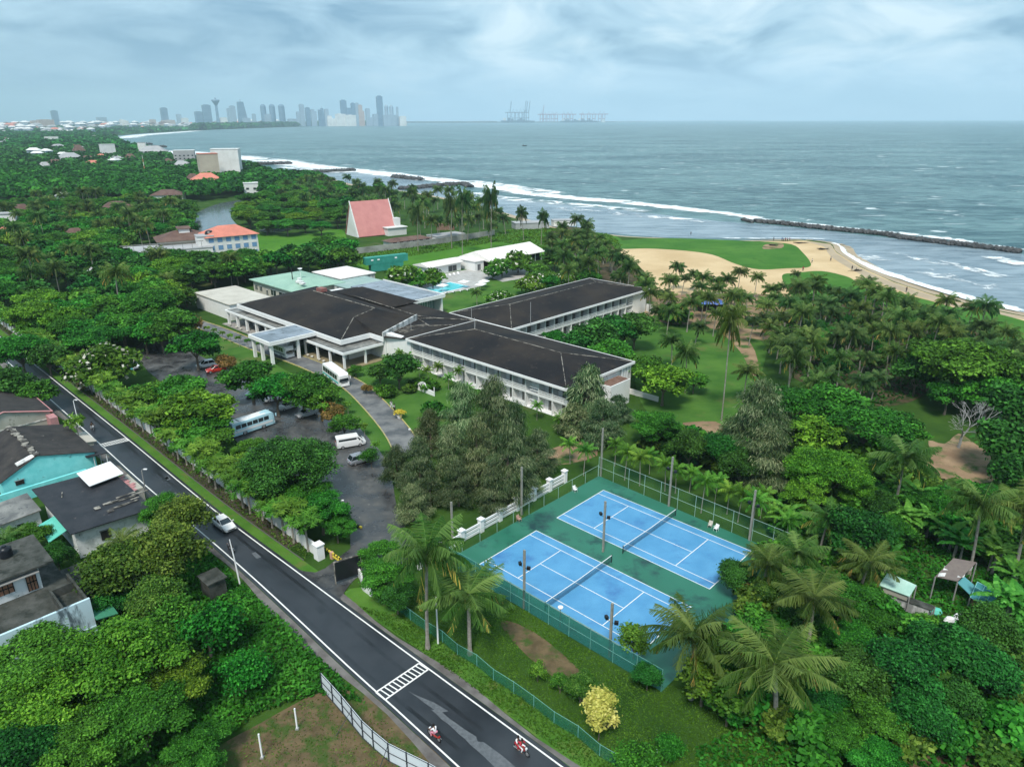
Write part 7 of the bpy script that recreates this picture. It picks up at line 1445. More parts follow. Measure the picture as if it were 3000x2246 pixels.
Z2 = lambda pts: [((1000+x/2.212)/K, (230+y/2.212)/K) for x, y in pts]
rocks('breakwater', 'curved rock breakwater off the palm belt', Z2([(380,715),(500,708),(690,690),(800,685),(840,702)]), 3.5, 1.6, 420, 3, 1.8)
rocks('breakwater', 'detached rock island in the surf', Z2([(340,635),(400,642),(525,655)]), 3, 1.6, 160, 4, 2.0); rocks('breakwater', 'rock groyne in front of the curved breakwater surf', Z1l := [Z1(1940,609),(Z1(2080,603)),(Z1(2300,594))], 3, 1.6, 260, 5, 2.2)
rocks('breakwater', 'thin rock groyne below the tall white slab of flats', [Z1(1670,552),Z1(1885,548)], 3, 1.6, 160, 6, 2.6); rocks('breakwater', 'far rock groyne near the inner bay', [Z1(850,424),Z1(985,419)], 4, 2, 110, 7, 4); rocks('breakwater', 'second far rock groyne near the inner bay', [Z1(945,441),Z1(1080,438)], 4, 2, 110, 8, 4)
t = thing('fishing_boat', 'tiny dark fishing boat alone on the open sea', 'boat', D(1134,316,-.7), .4); MB().add([(-6,0,1.6),(-4,-1.2,1.1),(4,-1.2,1.1),(7,0,1.9),(4,1.2,1.1),(-4,1.2,1.1),(-4,0,0),(5,0,0)], [(0,1,2,3,4,5),(1,0,6),(0,5,6),(1,6,7,2),(5,4,7,6),(2,7,3),(3,7,4)]).build('hull', M['dark'], t); MB().box(-2.5,-.5,-.8,.8,1.1,3).build('cabin', M['hgrey'], t)
# ================= the city and the port =================
M['tw1'] = mat('tower_glass_hazed', (0.11,0.19,0.28), .4, (0.18,0.27,0.36), scale=.03, stretch=(.2,.2,1)); M['tw2'] = mat('tower_pale_hazed', (0.33,0.42,0.50), .6, (.26,.34,.42), scale=.05, stretch=(1,1,.3)); M['tw3'] = mat('tower_white', (0.75,0.75,0.72), .7, (.6,.6,.58), scale=.03); M['tw4'] = mat('tower_warm', (0.42,0.30,0.26), .7, (.5,.4,.35), scale=.04)  # blue of the distant haze is mixed into the glass and pale tower colours
def tower(zx, zt, w, m, lab, kind='slab', zb=266, zoom=(400,260,2.458), nm='tower_block'):
    x, yt, yb = (zoom[0]+zx/zoom[2])/K, (zoom[1]+zt/zoom[2])/K, (zoom[1]+zb/zoom[2])/K; p = D(x, yb, 0); d = p.length; wm = w/zoom[2]/F_*d; lo, hi = 0, 2000
    for _ in range(40):
        mm = (lo+hi)/2; 
        if PX(p.x, p.y, mm)[1] > yt: lo = mm
        else: hi = mm
    h = lo; t = thing(nm, lab, 'tower', (p.x,p.y,0), math.atan2(p.y,p.x)-math.pi/2+.25)
    if kind == 'slab': MB().box(-wm/2,wm/2,-wm/3,wm/3,0,h).build('shaft', M[m], t); MB().box(-wm*.3,wm*.3,-wm*.2,wm*.2,h,h*1.03).build('roof_plant', M[m], t)
    elif kind == 'dome': MB().lathe([(wm*.5,0),(wm*.5,h*.9),(wm*.42,h*.96),(wm*.2,h),(0,h)], 12).build('shaft', M[m], t); MB().box(-wm*.5,wm*.5,-wm*.1,wm*.1,0,h*.9).build('fin', M['tw1'], t)
    elif kind == 'taper': MB().add([(-wm/2,-wm/4,0),(wm/2,-wm/4,0),(wm/2,wm/4,0),(-wm/2,wm/4,0),(-wm*.42,-wm/4,h),(wm*.15,-wm/4,h),(wm*.15,wm/4,h),(-wm*.42,wm/4,h)], [(4,5,6,7),(0,1,5,4),(1,2,6,5),(2,3,7,6),(3,0,4,7)]).build('shaft', M[m], t); MB().tube([(-wm*.1,0,h),(-wm*.1,0,h*1.1)], wm*.03, 4).build('spire', M[m], t)
    elif kind == 'lotus': MB().lathe([(wm*.9,0),(wm*.45,h*.12),(wm*.28,h*.3),(wm*.26,h*.72),(wm*.5,h*.80),(wm*.85,h*.88),(wm*.75,h*.92),(wm*.2,h*.93),(wm*.06,h),(0,h)], 16).build('shaft', M[m], t)
    return t
for a in [(221,135,38,'tw1','dark single tower block standing left of the needle tower','slab'),(322,180,28,'tw2','small grey block between two far towers','slab'),(465,162,42,'tw1','low broad tower just before the needle tower','slab'),(527,115,48,'tw1','broad tall tower immediately beside the needle tower','slab'),
 (600,58,30,'tw1','needle tower with a bulb near its top on the skyline','lotus'),(690,140,30,'tw2','pale step of the stepped tower group','slab'),(712,122,34,'tw2','stepped pale tower right of the needle tower','slab'),(782,92,60,'tw1','tall tower with one sloping side','taper'),(932,108,34,'tw1','first of three equal rounded towers','dome'),(996,108,36,'tw1','middle one of three equal rounded towers','dome'),(1063,108,38,'tw1','last of three equal rounded towers','dome'),
 (1207,112,30,'tw2','slim pale tower after the three rounded ones','slab'),(1180,165,26,'tw2','short block beneath the slim pale tower','slab'),(1248,135,28,'tw1','grey tower beside the slim pale tower','slab'),(1283,148,24,'tw2','narrow tower of the grey pair','slab'),(1300,162,18,'tw2','lowest tower of the grey pair','slab'),(1335,150,26,'tw1','tower with a sharp shoulder','taper'),(1355,138,26,'tw1','taller tower with a sharp shoulder','taper'),(1382,146,26,'tw2','pale tower closing the shouldered group','slab'),
 (1507,84,38,'tw1','tall dark slab rising behind the white waterfront blocks','slab'),(1545,140,36,'tw1','lower dark slab next to the tall one','slab'),(1575,104,26,'tw1','dark twin tower of the warm coloured cluster','slab'),(1603,104,24,'tw2','grey twin tower of the warm coloured cluster','slab'),(1625,118,26,'tw4','warm brown tower of the waterfront cluster','slab'),(1640,160,22,'tw4','short warm brown tower','slab'),(1677,143,28,'tw2','pale tower standing by itself at the water','slab'),
 (1766,55,38,'tw1','highest tower of the skyline with a dark flat top','slab'),(1812,114,24,'tw2','first slim tower right of the highest one','dome'),(1848,116,26,'tw2','second slim tower right of the highest one','dome'),(1890,133,14,'tw2','thin last tower of the skyline','slab'),(1550,188,66,'tw3','big white waterfront block beneath the dark slabs','slab'),(1480,180,60,'tw3','cream waterfront block at the foot of the city','slab'),(1420,215,70,'tw3','low white waterfront building row end','slab'),(1830,188,90,'tw2','broad pale block under the slim towers','slab'),(1925,198,44,'tw3','cream square block at the end of the city','slab'),(1740,182,50,'tw2','grey low block under the highest tower','slab'),(1700,205,40,'tw2','low pale block by the pale single tower','slab'),
 (528,222,38,'tw3','small white block in front of the treed shore','slab'),(240,222,70,'tw4','reddish low block below the dark single tower','slab'),(360,208,40,'tw3','white low block left of the treed shore','slab'),(640,205,40,'tw3','white block under the stepped tower group','slab'),(800,208,50,'tw2','pale low block under the sloping tower','slab'),(860,180,22,'tw2','small tower between the sloping and rounded towers','slab'),(1130,215,50,'tw2','low block under the rounded towers','slab'),(965,182,60,'tw2','podium between the rounded towers','slab'),(1400,195,30,'tw3','small white tower before the waterfront blocks','slab')]:
    tower(a[0], a[1], a[2], a[3], a[4], a[5])
for a in [(375,205,30,'tw1','faint dark tower above the far town','slab',300),(250,268,50,'tw4','beige slab block in the far town','slab',310),(310,262,70,'tw4','second beige slab block in the far town','slab',315),(672,248,46,'tw2','pale twin tower block in the far town','slab',300),(800,262,16,'tw3','white thin block of a far group of three','slab',312),(818,266,14,'tw3','second thin white block of a far group','slab',312),(836,270,14,'tw3','third thin white block of a far group','slab',312),(430,272,36,'tw3','low white block with a rounded end in the far town','slab',300),(600,318,60,'tw3','low white warehouse roof in the far town','slab',334),(1000,262,30,'tw4','reddish block on the bay shore','slab',300)]:
    tower(a[0], a[1], a[2], a[3], a[4], a[5], a[6], (0,230,2.212))
# small houses of the far town: copies of a few kinds
hp = []
for i, (wm_, rm_) in enumerate((('hwhite','hgrey'),('hwhite','hcoral'),('hbeige','hbrown'),('tw2','hwhite'))):
    t = thing('town_house', 'small pale house in the crowded far town by the bay', 'house', (0,0,0), 0, 'houses of the far town'); MB().box(-10,10,-7,7,-12,9+3*(i == 3)).build('wall', M[wm_], t); mb = MB(); h_ = 9+3*(i == 3)
    [mb.poly(f) for f in ([(-11,-8,h_),(11,-8,h_),(5,0,h_+4),(-5,0,h_+4)],[(11,-8,h_),(11,8,h_),(5,0,h_+4)],[(11,8,h_),(-11,8,h_),(-5,0,h_+4),(5,0,h_+4)],[(-11,8,h_),(-11,-8,h_),(-5,0,h_+4)])]; mb.build('roof', M[rm_], t); hp.append(t)
r = random.Random(8); used = set(); cnt = 0
for _ in range(330):
    x, y = r.uniform(0, 480), r.uniform(264.5, 283)
    if y > 280-(x/480)*9 and x > 200: continue
    p = D(x, y, 9); p.z = 5; k = r.choice((0,0,0,1,2,3,3,3)); sc_ = r.uniform(.6,1.3)*min(2.2, p.length/3000); tz = r.uniform(0, 3.1)
    lab = 'small pale house in the crowded far town by the bay'
    if k not in used: used.add(k); hp[k].location = p; hp[k].scale = (sc_,)*3; hp[k].rotation_euler = (0,0,tz)
    else: dup(hp[k], p, tz, lab, 'houses of the far town', sc_)
r = random.Random(9)
first = None
for _ in range(70):
    x = r.uniform(480, 880); y = 270.8-(x-480)/400*3.0-r.uniform(0, 1.6); p = D(x, y, 0); sc_ = r.uniform(1.6,3.6); lab = 'low pale building along the treed city shore'; dup(hp[r.randrange(4)], p, r.uniform(0,3), lab, 'low buildings along the city shore', sc_)
r = random.Random(10)
for _ in range(46):
    x = r.uniform(5, 470); y = r.uniform(290, 350)
    if x > 225 and y < 322+(x-225)*.12: continue
    p = D(x, y, 10); p.z = 4; dup(hp[r.choice((0,0,2,3,3,1))], p, r.uniform(0,3), 'pale house showing between the far treetops', 'houses among the far treetops', r.uniform(.35,.6)*min(1.5,p.length/1500+.6))
# port: land strip, cranes
PB = D(1100, 265.0, 0)
def landstrip(nm, pts, m, z, h): 
    P = [D(x, y, 0) for x, y in pts]; return P
mb = MB()
for (x0, x1, yb, ht) in ((876,1075,265.4,26),(1075,1330,265.2,14),(1330,1390,264.2,8),(1390,1640,263.4,6)):
    a, b = D(x0, yb, 0), D(x1, yb, 0); dv_ = Vector((0, 260, 0)); mb.prism([(a.x,a.y),(b.x,b.y),(b.x,b.y+260),(a.x,a.y+260)], -1.2, ht)
struct(mb.build('port_land', mat('port_quay',(.10,.13,.13),.9,(.2,.2,.2),scale=.01)))
M['hull'] = mat('dark_hull', (.02,.04,.07), .8); M['crb'] = mat('crane_blue', (0.02,0.05,0.12), .8); M['crr'] = mat('crane_red', (0.30,0.06,0.08), .8)
def crane(zx, raised, m, lab, grp_, sc_=1.0):
    x = (1300+zx/3.687)/K; p = D(x, 265.0, 0); d = p.length; u = d/F_*K*1.0; h = u*19*sc_; t = thing('gantry_crane', lab, 'crane', (p.x,p.y,0), math.atan2(p.y,p.x)-math.pi/2, grp_); w = u*.62; hw = u*2.6
    for sx in (-1,1): MB().tube([(sx*hw,0,0),(sx*hw,0,h)], w, 4).build('leg', M[m], t)
    mb = MB(); mb.tube([(-hw,0,h*.45),(hw,0,h*.45)], w, 4); mb.tube([(-hw*3,0,h),(hw*(1.0 if raised else 3.6),0,h)], w*1.2, 4); mb.build('girder', M[m], t)
    if raised: MB().tube([(hw,0,h),(hw*1.9,0,h*2.15)], w, 4).build('boom', M[m], t)
    MB().tube([(-hw,0,h),(0,0,h*1.32),(hw,0,h)], w*.6, 4).build('apex_frame', M[m], t)
for zx, ra, lab in ((715,True,'blue gantry crane with a raised boom at the outer end of the blue cluster'),(760,False,'blue gantry crane working with its boom down'),(800,False,'blue gantry crane working with its boom down'),(840,False,'blue gantry crane working with its boom down'),(872,True,'blue gantry crane with a raised boom inside the blue cluster'),(888,True,'blue gantry crane with a raised boom inside the blue cluster'),(915,True,'blue gantry crane with the raised boom closest to the red cranes')):
    crane(zx, ra, 'crb', lab, 'blue gantry cranes')
for zx in (1065,): crane(zx, True, 'crr', 'red gantry crane with its boom raised', 'red gantry cranes', .8)
for zx in (1100,1140,1185,1225,1305,1350,1390,1510,1575,1630,1695,1735): crane(zx, False, 'crr', 'red gantry crane in the long line along the outer quay', 'red gantry cranes', .8)
for zx, w_, h_, lab, m in ((810,330,9.0,'dark hulled container ship under the blue cranes','hull'),(1400,240,7.0,'container ship lying under the red cranes','hull'),(1560,200,7.5,'second container ship lying under the red cranes','hull')):
    p = D((1300+zx/3.687)/K, 265.3, 0); u = p.length/F_*K; L_ = w_/3.687/K*u; H1 = h_*u; t = thing('container_ship', lab, 'ship', (p.x,p.y,0), math.atan2(p.y,p.x)-math.pi/2); MB().add([(-L_/2,-20,0),(L_/2,-20,0),(L_/2,20,0),(-L_/2,20,0),(-L_*.53,-24,H1*.45),(L_*.52,-24,H1*.4),(L_*.52,24,H1*.4),(-L_*.53,24,H1*.45)], [(4,5,6,7),(0,1,5,4),(1,2,6,5),(2,3,7,6),(3,0,4,7)]).build('hull', M[m], t)
    mb = MB(); [mb.box(-L_*.3+i*L_*.09,-L_*.3+i*L_*.09+L_*.08,-20,20,H1*.4,H1*(.7+.25*math.sin(i*1.7+1))) for i in range(7)]; mb.build('container_stack', M[m], t); MB().box(-L_*.45,-L_*.36,-18,18,H1*.4,H1).build('bridge', M['tw3'], t)
p = D((1300+1735/3.687)/K, 265.3, 0); t = thing('silo_building', 'white block on the quay at the end of the red cranes', 'building', (p.x,p.y,0)); u = p.length/F_*K; MB().box(-u*3,u*3,0,80,0,u*6).build('wall', M['tw3'], t)
# ================= vehicles =================
M['tyre'] = mat('rubber', (0.015,0.015,0.016), .8); M['rim'] = mat('alloy', (0.45,0.45,0.46), .35, metal=.6); M['vglass'] = mat('vehicle_glass', (0.015,0.025,0.03), .06, spec=.9); M['lampw'] = mat('headlamp', (0.75,0.78,0.8), .15); M['lampr'] = mat('tail_lamp', (0.45,0.02,0.02), .3); M['blackp'] = mat('black_trim', (0.02,0.02,0.02), .5); M['chrome'] = mat('plate', (.6,.6,.58), .4)
def paintm(n, c): return mat(n, c, .22, spec=.6)
PW = paintm('white_car_paint', (.80,.80,.80)); PS = paintm('silver_car_paint', (.48,.50,.52)); PR_ = paintm('red_car_paint', (.42,.03,.02)); PT = paintm('turquoise_paint', (.12,.55,.58)); PB_ = paintm('pale_blue_paint', (.45,.70,.78)); PG_ = paintm('grey_car_paint', (.22,.24,.27))
def wheels(t, xs, w, r=.32, th=.2):
    for x in xs:
        for s in (-1, 1):
            o = MB(); pr = [(0,-th/2),(r*.9,-th/2),(r,-th*.3),(r,th*.3),(r*.9,th/2),(0,th/2)]; n = 16; vs = []; fs = []
            for rr, yy in pr:
                for k in range(n): a = 2*math.pi*k/n; vs.append((x+rr*math.cos(a), s*(w/2-th/2)+yy, r+rr*math.sin(a)))
            for i in range(len(pr)-1):
                for k in range(n): fs.append((i*n+k, i*n+(k+1)%n, (i+1)*n+(k+1)%n, (i+1)*n+k))
            o.add(vs, fs); wo = o.build('wheel', M['tyre'], t)
            m = MB(); y = s*(w/2+.012); m.add([(x+.62*r*math.cos(2*math.pi*k/10), y, r+.62*r*math.sin(2*math.pi*k/10)) for k in range(10)], [tuple(range(10)) if s < 0 else tuple(reversed(range(10)))]); m.build('rim', M['rim'], wo)
def loft(mb, secs, mi=0):
    """secs: list of (x, halfwidth_low, z_low, halfwidth_high, z_high, halfwidth_mid, z_mid)"""
    vs = []; fs = []; k = 8
    for x, wl_, zl, wm, zm, wh, zh in secs: vs += [(x,-wl_,zl),(x,-wm,zm*.6+zl*.4),(x,-wm,zm),(x,-wh,zh),(x,wh,zh),(x,wm,zm),(x,wm,zm*.6+zl*.4),(x,wl_,zl)]
    n = len(secs)
    for i in range(n-1):
        for j in range(k): fs.append((i*k+j, i*k+(j+1)%k, (i+1)*k+(j+1)%k, (i+1)*k+j))
    fs.append(tuple(range(k))[::-1]); fs.append(tuple((n-1)*k+j for j in range(k))); return mb.add(vs, fs, mi)
def car(lab, p, rz, pm, kind='sedan', grp_=None):
    t = thing('parked_car' if kind != 'road' else 'moving_car', lab, 'car', (p.x,p.y,p.z if p.z > .05 else .065), rz, grp_); w = .88
    b = MB(); loft(b, [(-2.15,.70,.35,.78,.62,.66,.80),(-2.0,.80,.25,.86,.68,.76,.92),(-1.2,.84,.22,w,.72,.82,.96),(.9,.84,.22,w,.70,.82,.93),(1.7,.82,.24,.86,.62,.74,.80),(2.15,.72,.30,.76,.52,.60,.64)]); b.build('body', pm, t, smooth=False, bevel=.05)
    c = MB(); tail = -1.95 if kind in ('hatch','suv') else -1.55; h = 1.44 if kind != 'suv' else 1.62
    g = [(tail,.76,.90),(tail+.45,.62,h-.03),(.15,.62,h-.04),(1.0,.76,.90)]
    vs = []; 
    for x, y, z in g: vs += [(x,-y,z),(x,y,z)]
    c.add(vs, [(0,1,3,2),(2,3,5,4),(4,5,7,6),(0,2,4,6),(1,7,5,3),(0,6,7,1)]); c.build('window_band', M['vglass'], t)
    r = MB(); r.add([(tail+.42,-.60,h),(.17,-.60,h-.01),(.17,.60,h-.01),(tail+.42,.60,h),(tail+.36,-.66,h-.06),(.24,-.66,h-.07),(.24,.66,h-.07),(tail+.36,.66,h-.06)], [(0,1,2,3),(4,5,1,0),(5,6,2,1),(6,7,3,2),(7,4,0,3)])
    for s in (-1,1):
        for (x0,z0,x1,z1) in ((1.0,.9,.2,h-.06),(tail,.9,tail+.42,h-.06),(-.45,.92,-.42,h-.05)): r.tube([(x0,s*.775,z0),(x1,s*.65,z1)], .045, 4)
    r.build('roof', pm, t); wheels(t, (-1.32,1.35), 1.74)
    for s in (-1,1):
        MB().cbox(2.06,s*.58,.60,.18,.3,.13).build('headlight', M['lampw'], t); MB().cbox(-2.08,s*.6,.74,.12,.28,.16).build('tail_light', M['lampr'], t); MB().cbox(.82,s*.98,.98,.12,.2,.13).build('mirror', pm, t)
    MB().cbox(2.12,0,.47,.1,.9,.14).build('grille', M['blackp'], t); MB().cbox(-2.17,0,.6,.03,.42,.12).build('number_plate', M['chrome'], t)
    return t
def van(lab, p, rz, pm, L_=4.9, h=2.1, w=1.72, nm='van', cat='van', low=None):
    t = thing(nm, lab, cat, (p.x,p.y,.065), rz); x0, x1 = -L_/2, L_/2; b = MB(); loft(b, [(x0,w*.44,.32,w*.49,1.05,w*.42,h-.12),(x0+.15,w*.48,.28,w*.5,1.1,w*.44,h),(x1-1.25,w*.48,.28,w*.5,1.1,w*.44,h),(x1-.55,w*.48,.28,w*.5,1.05,w*.44,h*.66),(x1,w*.42,.32,w*.45,.75,w*.38,h*.46)]); b.build('body', pm, t, bevel=.05)
    if low: MB().box(x0-.01,x1-.2,-w/2-.012,w/2+.012,.35,.95).build('lower_panel', low, t)
    for s in (-1,1):
        y = s*(w*.478+.012); q = s*(w*.462)
        MB().add([(x0+.35,y,1.28),(x1-1.5,y,1.28),(x1-1.5,q+s*.01,h-.3),(x0+.35,q+s*.01,h-.3)], [(0,1,2,3) if s < 0 else (3,2,1,0)]).build('side_window', M['vglass'], t); MB().add([(x1-1.42,y,1.25),(x1-.75,y,1.22),(x1-1.15,q,h-.32),(x1-1.42,q,h-.32)], [(0,1,2,3) if s < 0 else (3,2,1,0)]).build('door_window', M['vglass'], t)
        MB().cbox(x1-.02,s*w*.36,.72,.12,.26,.2).build('headlight', M['lampw'], t); MB().cbox(x0-.01,s*w*.42,1.0,.06,.14,.34).build('tail_light', M['lampr'], t); MB().cbox(x1-.7,s*(w/2+.16),1.2,.1,.18,.24).build('mirror', M['blackp'], t)
    MB().add([(x1-1.22,-w*.40,h-.04),(x1-1.22,w*.40,h-.04),(x1-.50,w*.43,h*.66+.02),(x1-.50,-w*.43,h*.66+.02)], [(3,2,1,0)]).build('windscreen', M['vglass'], t); MB().box(x0-.02,x0-.005,-w*.36,w*.36,1.2,h-.35).build('rear_window', M['vglass'], t)
    wheels(t, (x0+.95,x1-1.0), w-.02, .33); MB().box(x1+.0,x1+.06,-w*.4,w*.4,.32,.52).build('bumper', M['blackp'], t); return t
def bus(lab, p, rz, pm, stripe, L_=10.5, h=3.15, w=2.45, roofm=None):
    t = thing('coach', lab, 'bus', (p.x,p.y,.065), rz); x0, x1 = -L_/2, L_/2; b = MB(); loft(b, [(x0,w*.46,.35,w*.49,1.4,w*.44,h-.15),(x0+.2,w*.49,.3,w*.5,1.5,w*.46,h),(x1-.4,w*.49,.3,w*.5,1.5,w*.46,h),(x1,w*.45,.35,w*.47,1.4,w*.41,h-.35)]); b.build('body', pm, t, bevel=.06)
    for s in (-1,1):
        y = s*(w*.498+.01); n = 6
        for i in range(n): a = x0+.6+i*(L_-1.6)/n; MB().add([(a,y,1.55),(a+(L_-1.6)/n-.12,y,1.55),(a+(L_-1.6)/n-.12,y-s*.045,h-.45),(a,y-s*.045,h-.45)], [(0,1,2,3) if s < 0 else (3,2,1,0)]).build('side_window', M['vglass'], t)
        MB().box(x0+.3,x1-.4,min(y,y+s*.006),max(y,y+s*.006),.85,1.25).build('side_stripe', stripe, t); MB().cbox(x1+.0,s*.9,.75,.1,.34,.22).build('headlight', M['lampw'], t); MB().cbox(x1+.22,s*1.28,2.1,.16,.2,.5).build('mirror', pm, t); MB().cbox(x0-.0,s*1.0,1.1,.08,.2,.5).build('tail_light', M['lampr'], t)
    MB().add([(x1+.03,-w*.43,1.3),(x1+.03,w*.43,1.3),(x1-.02,w*.385,h-.5),(x1-.02,-w*.385,h-.5)], [(0,1,2,3)]).build('windscreen', M['vglass'], t); MB().box(x1-.02,x1+.05,-w*.3,w*.3,1.05,1.2).build('grille', M['blackp'], t)
    mb = MB(); mb.cbox(-1.5,0,h+.09,2.0,1.3,.18); mb.build('air_unit', roofm or pm, t); mb = MB(); mb.cbox(2.2,0,h+.05,.7,.7,.1); mb.build('roof_vent', pm, t)
    if roofm: MB().box(x0+.3,x1-1.5,-w*.42,w*.42,h+.003,h+.02).build('roof_panel', roofm, t)
    wheels(t, (x0+2.2,x1-2.3), w-.02, .48, .3); MB().box(x1-.02,x1+.08,-w*.45,w*.45,.3,.6).build('bumper', pm, t); return t
def head(a, b): d = b-a; return math.atan2(d.y, d.x)
PKD = [Z10]
car('white car driving along the road below the boundary wall', G(656,1541), SA+.02, PW, 'road')
Zp = lambda x, y, z=0: G(680+x/7.373, 1120+y/7.373, z)
car('white parked car at the upper end of the row under the island trees', Zp(520,250), head(Zp(640,190),Zp(430,260)), PW, 'sedan'); car('white parked car second in the row under the island trees', Zp(910,370), head(Zp(1080,340),Zp(830,400)), PW, 'suv')
car('white parked car with a black windscreen in the row under the island trees', Zp(1210,545), head(Zp(1400,470),Zp(1130,560)), PW, 'hatch'); car('silver parked car at the lower end of the row under the island trees', Zp(1620,705), head(Zp(1780,650),Zp(1480,740)), PS, 'sedan')
Zq = lambda x, y, z=0: G(x/2.208, 850+y/2.208, z)
car('white parked car beside the golden shrub in the far car park', Zq(1335,490), head(Zq(1395,475),Zq(1285,495)), PW, 'suv'); car('red parked car beneath the golden shrub in the far car park', Zq(1400,520), head(Zq(1450,505),Zq(1360,520)), PR_, 'sedan')
car('grey and white parked car beside the thin young tree at the driveway lawn', Z10(655,1510), head(Z10(500,1560),Z10(820,1470)), PG_, 'suv')
van('white passenger van with dark side windows parked by the driveway lawn', Z10(505,1270), head(Z10(300,1310),Z10(720,1240)), PW); van('turquoise and white van parked under the flowering tree', Zq(850,500), head(Zq(780,480),Zq(900,515)), PW, 4.6, 2.0, 1.7, low=PT)
bus('white coach driving off the hotel driveway beside the veranda', G(985,1115), head(G(949,1064,3.3),G(1007,1106,3.3)), PW, PT, 9.6, 3.0, 2.35); bus('white bus standing in the shade of the entrance porch', ST(-19.5,-4.6), SA, PW, PG_, 8.0, 2.9)
bus('bus with a pale blue and white roof parked under the lime green trees', G(738,1258), head(G(700,1262),G(778,1236)), PB_, PW, 8.2, 2.7, 2.2, roofm=PW)
van('small dark roofed teal cart van parked on the sand under the palms', G(2201,955), .15, M['blackp'], 3.6, 2.3, 1.7, nm='food_van', cat='van', low=PT)
# ================= people =================
SKIN = mat('brown_skin', (0.16,0.085,0.05), .6); HAIR = mat('black_hair', (0.01,0.008,0.008), .5)
def skin_obj(name, verts, edges, radii, m, parent, root=0, sub=1):
    me = bpy.data.meshes.new(name); me.from_pydata(verts, edges, []); me.materials.append(m); o = bpy.data.objects.new(name, me); COL.objects.link(o)
    if parent: o.parent = parent
    sk = o.modifiers.new('skin', 'SKIN'); sk.use_smooth_shade = True; lay = me.skin_vertices[0].data if me.skin_vertices else None
    if lay is None:
        bm_ = __import__('bmesh').new(); bm_.from_mesh(me); bm_.verts.layers.skin.verify(); bm_.to_mesh(me); bm_.free(); lay = me.skin_vertices[0].data
    for i, r in enumerate(radii): lay[i].radius = (r, r); lay[i].use_root = (i == root)
    ss_ = o.modifiers.new('sub', 'SUBSURF'); ss_.levels = sub; ss_.render_levels = sub; return o
def person(lab, p, rz, shirt, trousers, pose='stand', sc_=1.0, loc_z=.08, cat='person', parts=True, seed=0):
    t = thing('person', lab, cat, (p.x,p.y,loc_z), rz); t.scale = (sc_,)*3; r = random.Random(seed); st = r.uniform(.05,.2)
    if pose == 'stand':
        J = {'pel':(0,0,.95),'bel':(0,0,1.12),'che':(.02,0,1.32),'nek':(.02,0,1.48),'hd1':(.04,0,1.58),'hd2':(.04,0,1.68),'sL':(.0,.19,1.42),'eL':(.02,.26,1.14),'wL':(.10,.25,.90),'sR':(0,-.19,1.42),'eR':(.0,-.27,1.15),'wR':(.12,-.24,.92),'hL':(0,.1,.92),'kL':(st,.11,.50),'aL':(st*.6,.11,.09),'tL':(st*.6+.16,.12,.04),'hR':(0,-.1,.92),'kR':(-st*.3,-.11,.50),'aR':(-st,-.11,.09),'tR':(-st+.16,-.12,.04)}
    else:
        J = {'pel':(0,0,.80),'bel':(.05,0,.96),'che':(.12,0,1.16),'nek':(.16,0,1.33),'hd1':(.19,0,1.43),'hd2':(.20,0,1.54),'sL':(.12,.19,1.26),'eL':(.30,.27,1.03),'wL':(.55,.27,1.02),'sR':(.12,-.19,1.26),'eR':(.30,-.27,1.03),'wR':(.55,-.27,1.02),'hL':(.02,.11,.78),'kL':(.42,.2,.72),'aL':(.28,.22,.32),'tL':(.44,.23,.26),'hR':(.02,-.11,.78),'kR':(.42,-.2,.72),'aR':(.28,-.22,.32),'tR':(.44,-.23,.26)}
    E_ = [('pel','bel'),('bel','che'),('che','nek'),('nek','hd1'),('hd1','hd2'),('che','sL'),('sL','eL'),('eL','wL'),('che','sR'),('sR','eR'),('eR','wR'),('pel','hL'),('hL','kL'),('kL','aL'),('aL','tL'),('pel','hR'),('hR','kR'),('kR','aR'),('aR','tR')]
    Rd = dict(pel=.13,bel=.12,che=.14,nek=.055,hd1=.085,hd2=.095,sL=.06,eL=.042,wL=.03,sR=.06,eR=.042,wR=.03,hL=.09,kL=.06,aL=.04,tL=.035,hR=.09,kR=.06,aR=.04,tR=.035); names = list(J)
    V_ = [J[n] for n in names]; rad = [Rd[n] for n in names]; ed = [(names.index(a), names.index(b)) for a, b in E_]
    for sd in 'LR':
        wv = Vector(J['w'+sd]); ev = Vector(J['e'+sd]); d = (wv-ev).normalized(); sg = 1 if sd == 'L' else -1; pi_ = len(V_); V_.append(tuple(wv+d*.06)); rad.append(.032); ed.append((names.index('w'+sd), pi_))
        for k in range(5): off = Vector((.016*(k-2),0,0)) if k else Vector((.03,-sg*.03,0)); i = len(V_); V_.append(tuple(wv+d*(.13 if k else .08)+off+Vector((0,0,-.008*k)))); rad.append(.009); ed.append((pi_, i))
    skin_obj('body', V_, ed, rad, SKIN, t)
    def sub_(nm, ks, es, grow, m): skin_obj(nm, [J[k] for k in ks], [(ks.index(a), ks.index(b)) for a, b in es], [Rd[k]+grow for k in ks], m, t)
    sub_('shirt', ['pel','bel','che','sL','eL','sR','eR'], [('pel','bel'),('bel','che'),('che','sL'),('sL','eL'),('che','sR'),('sR','eR')], .022, shirt); sub_('trousers', ['pel','hL','kL','aL','hR','kR','aR'], [('pel','hL'),('hL','kL'),('kL','aL'),('pel','hR'),('hR','kR'),('kR','aR')], .02, trousers)
    h = Vector(J['hd2']); hb_ = MB(); hb_.lathe([(.0,.135),(.07,.115),(.108,.05),(.112,-.02),(.095,-.08)], 12); o = hb_.build('hair' if pose == 'stand' else 'helmet', HAIR, t, smooth=True); o.location = h+Vector((-.015,0,.0))
    return t
CL = lambda n, c: mat(n, c, .9)
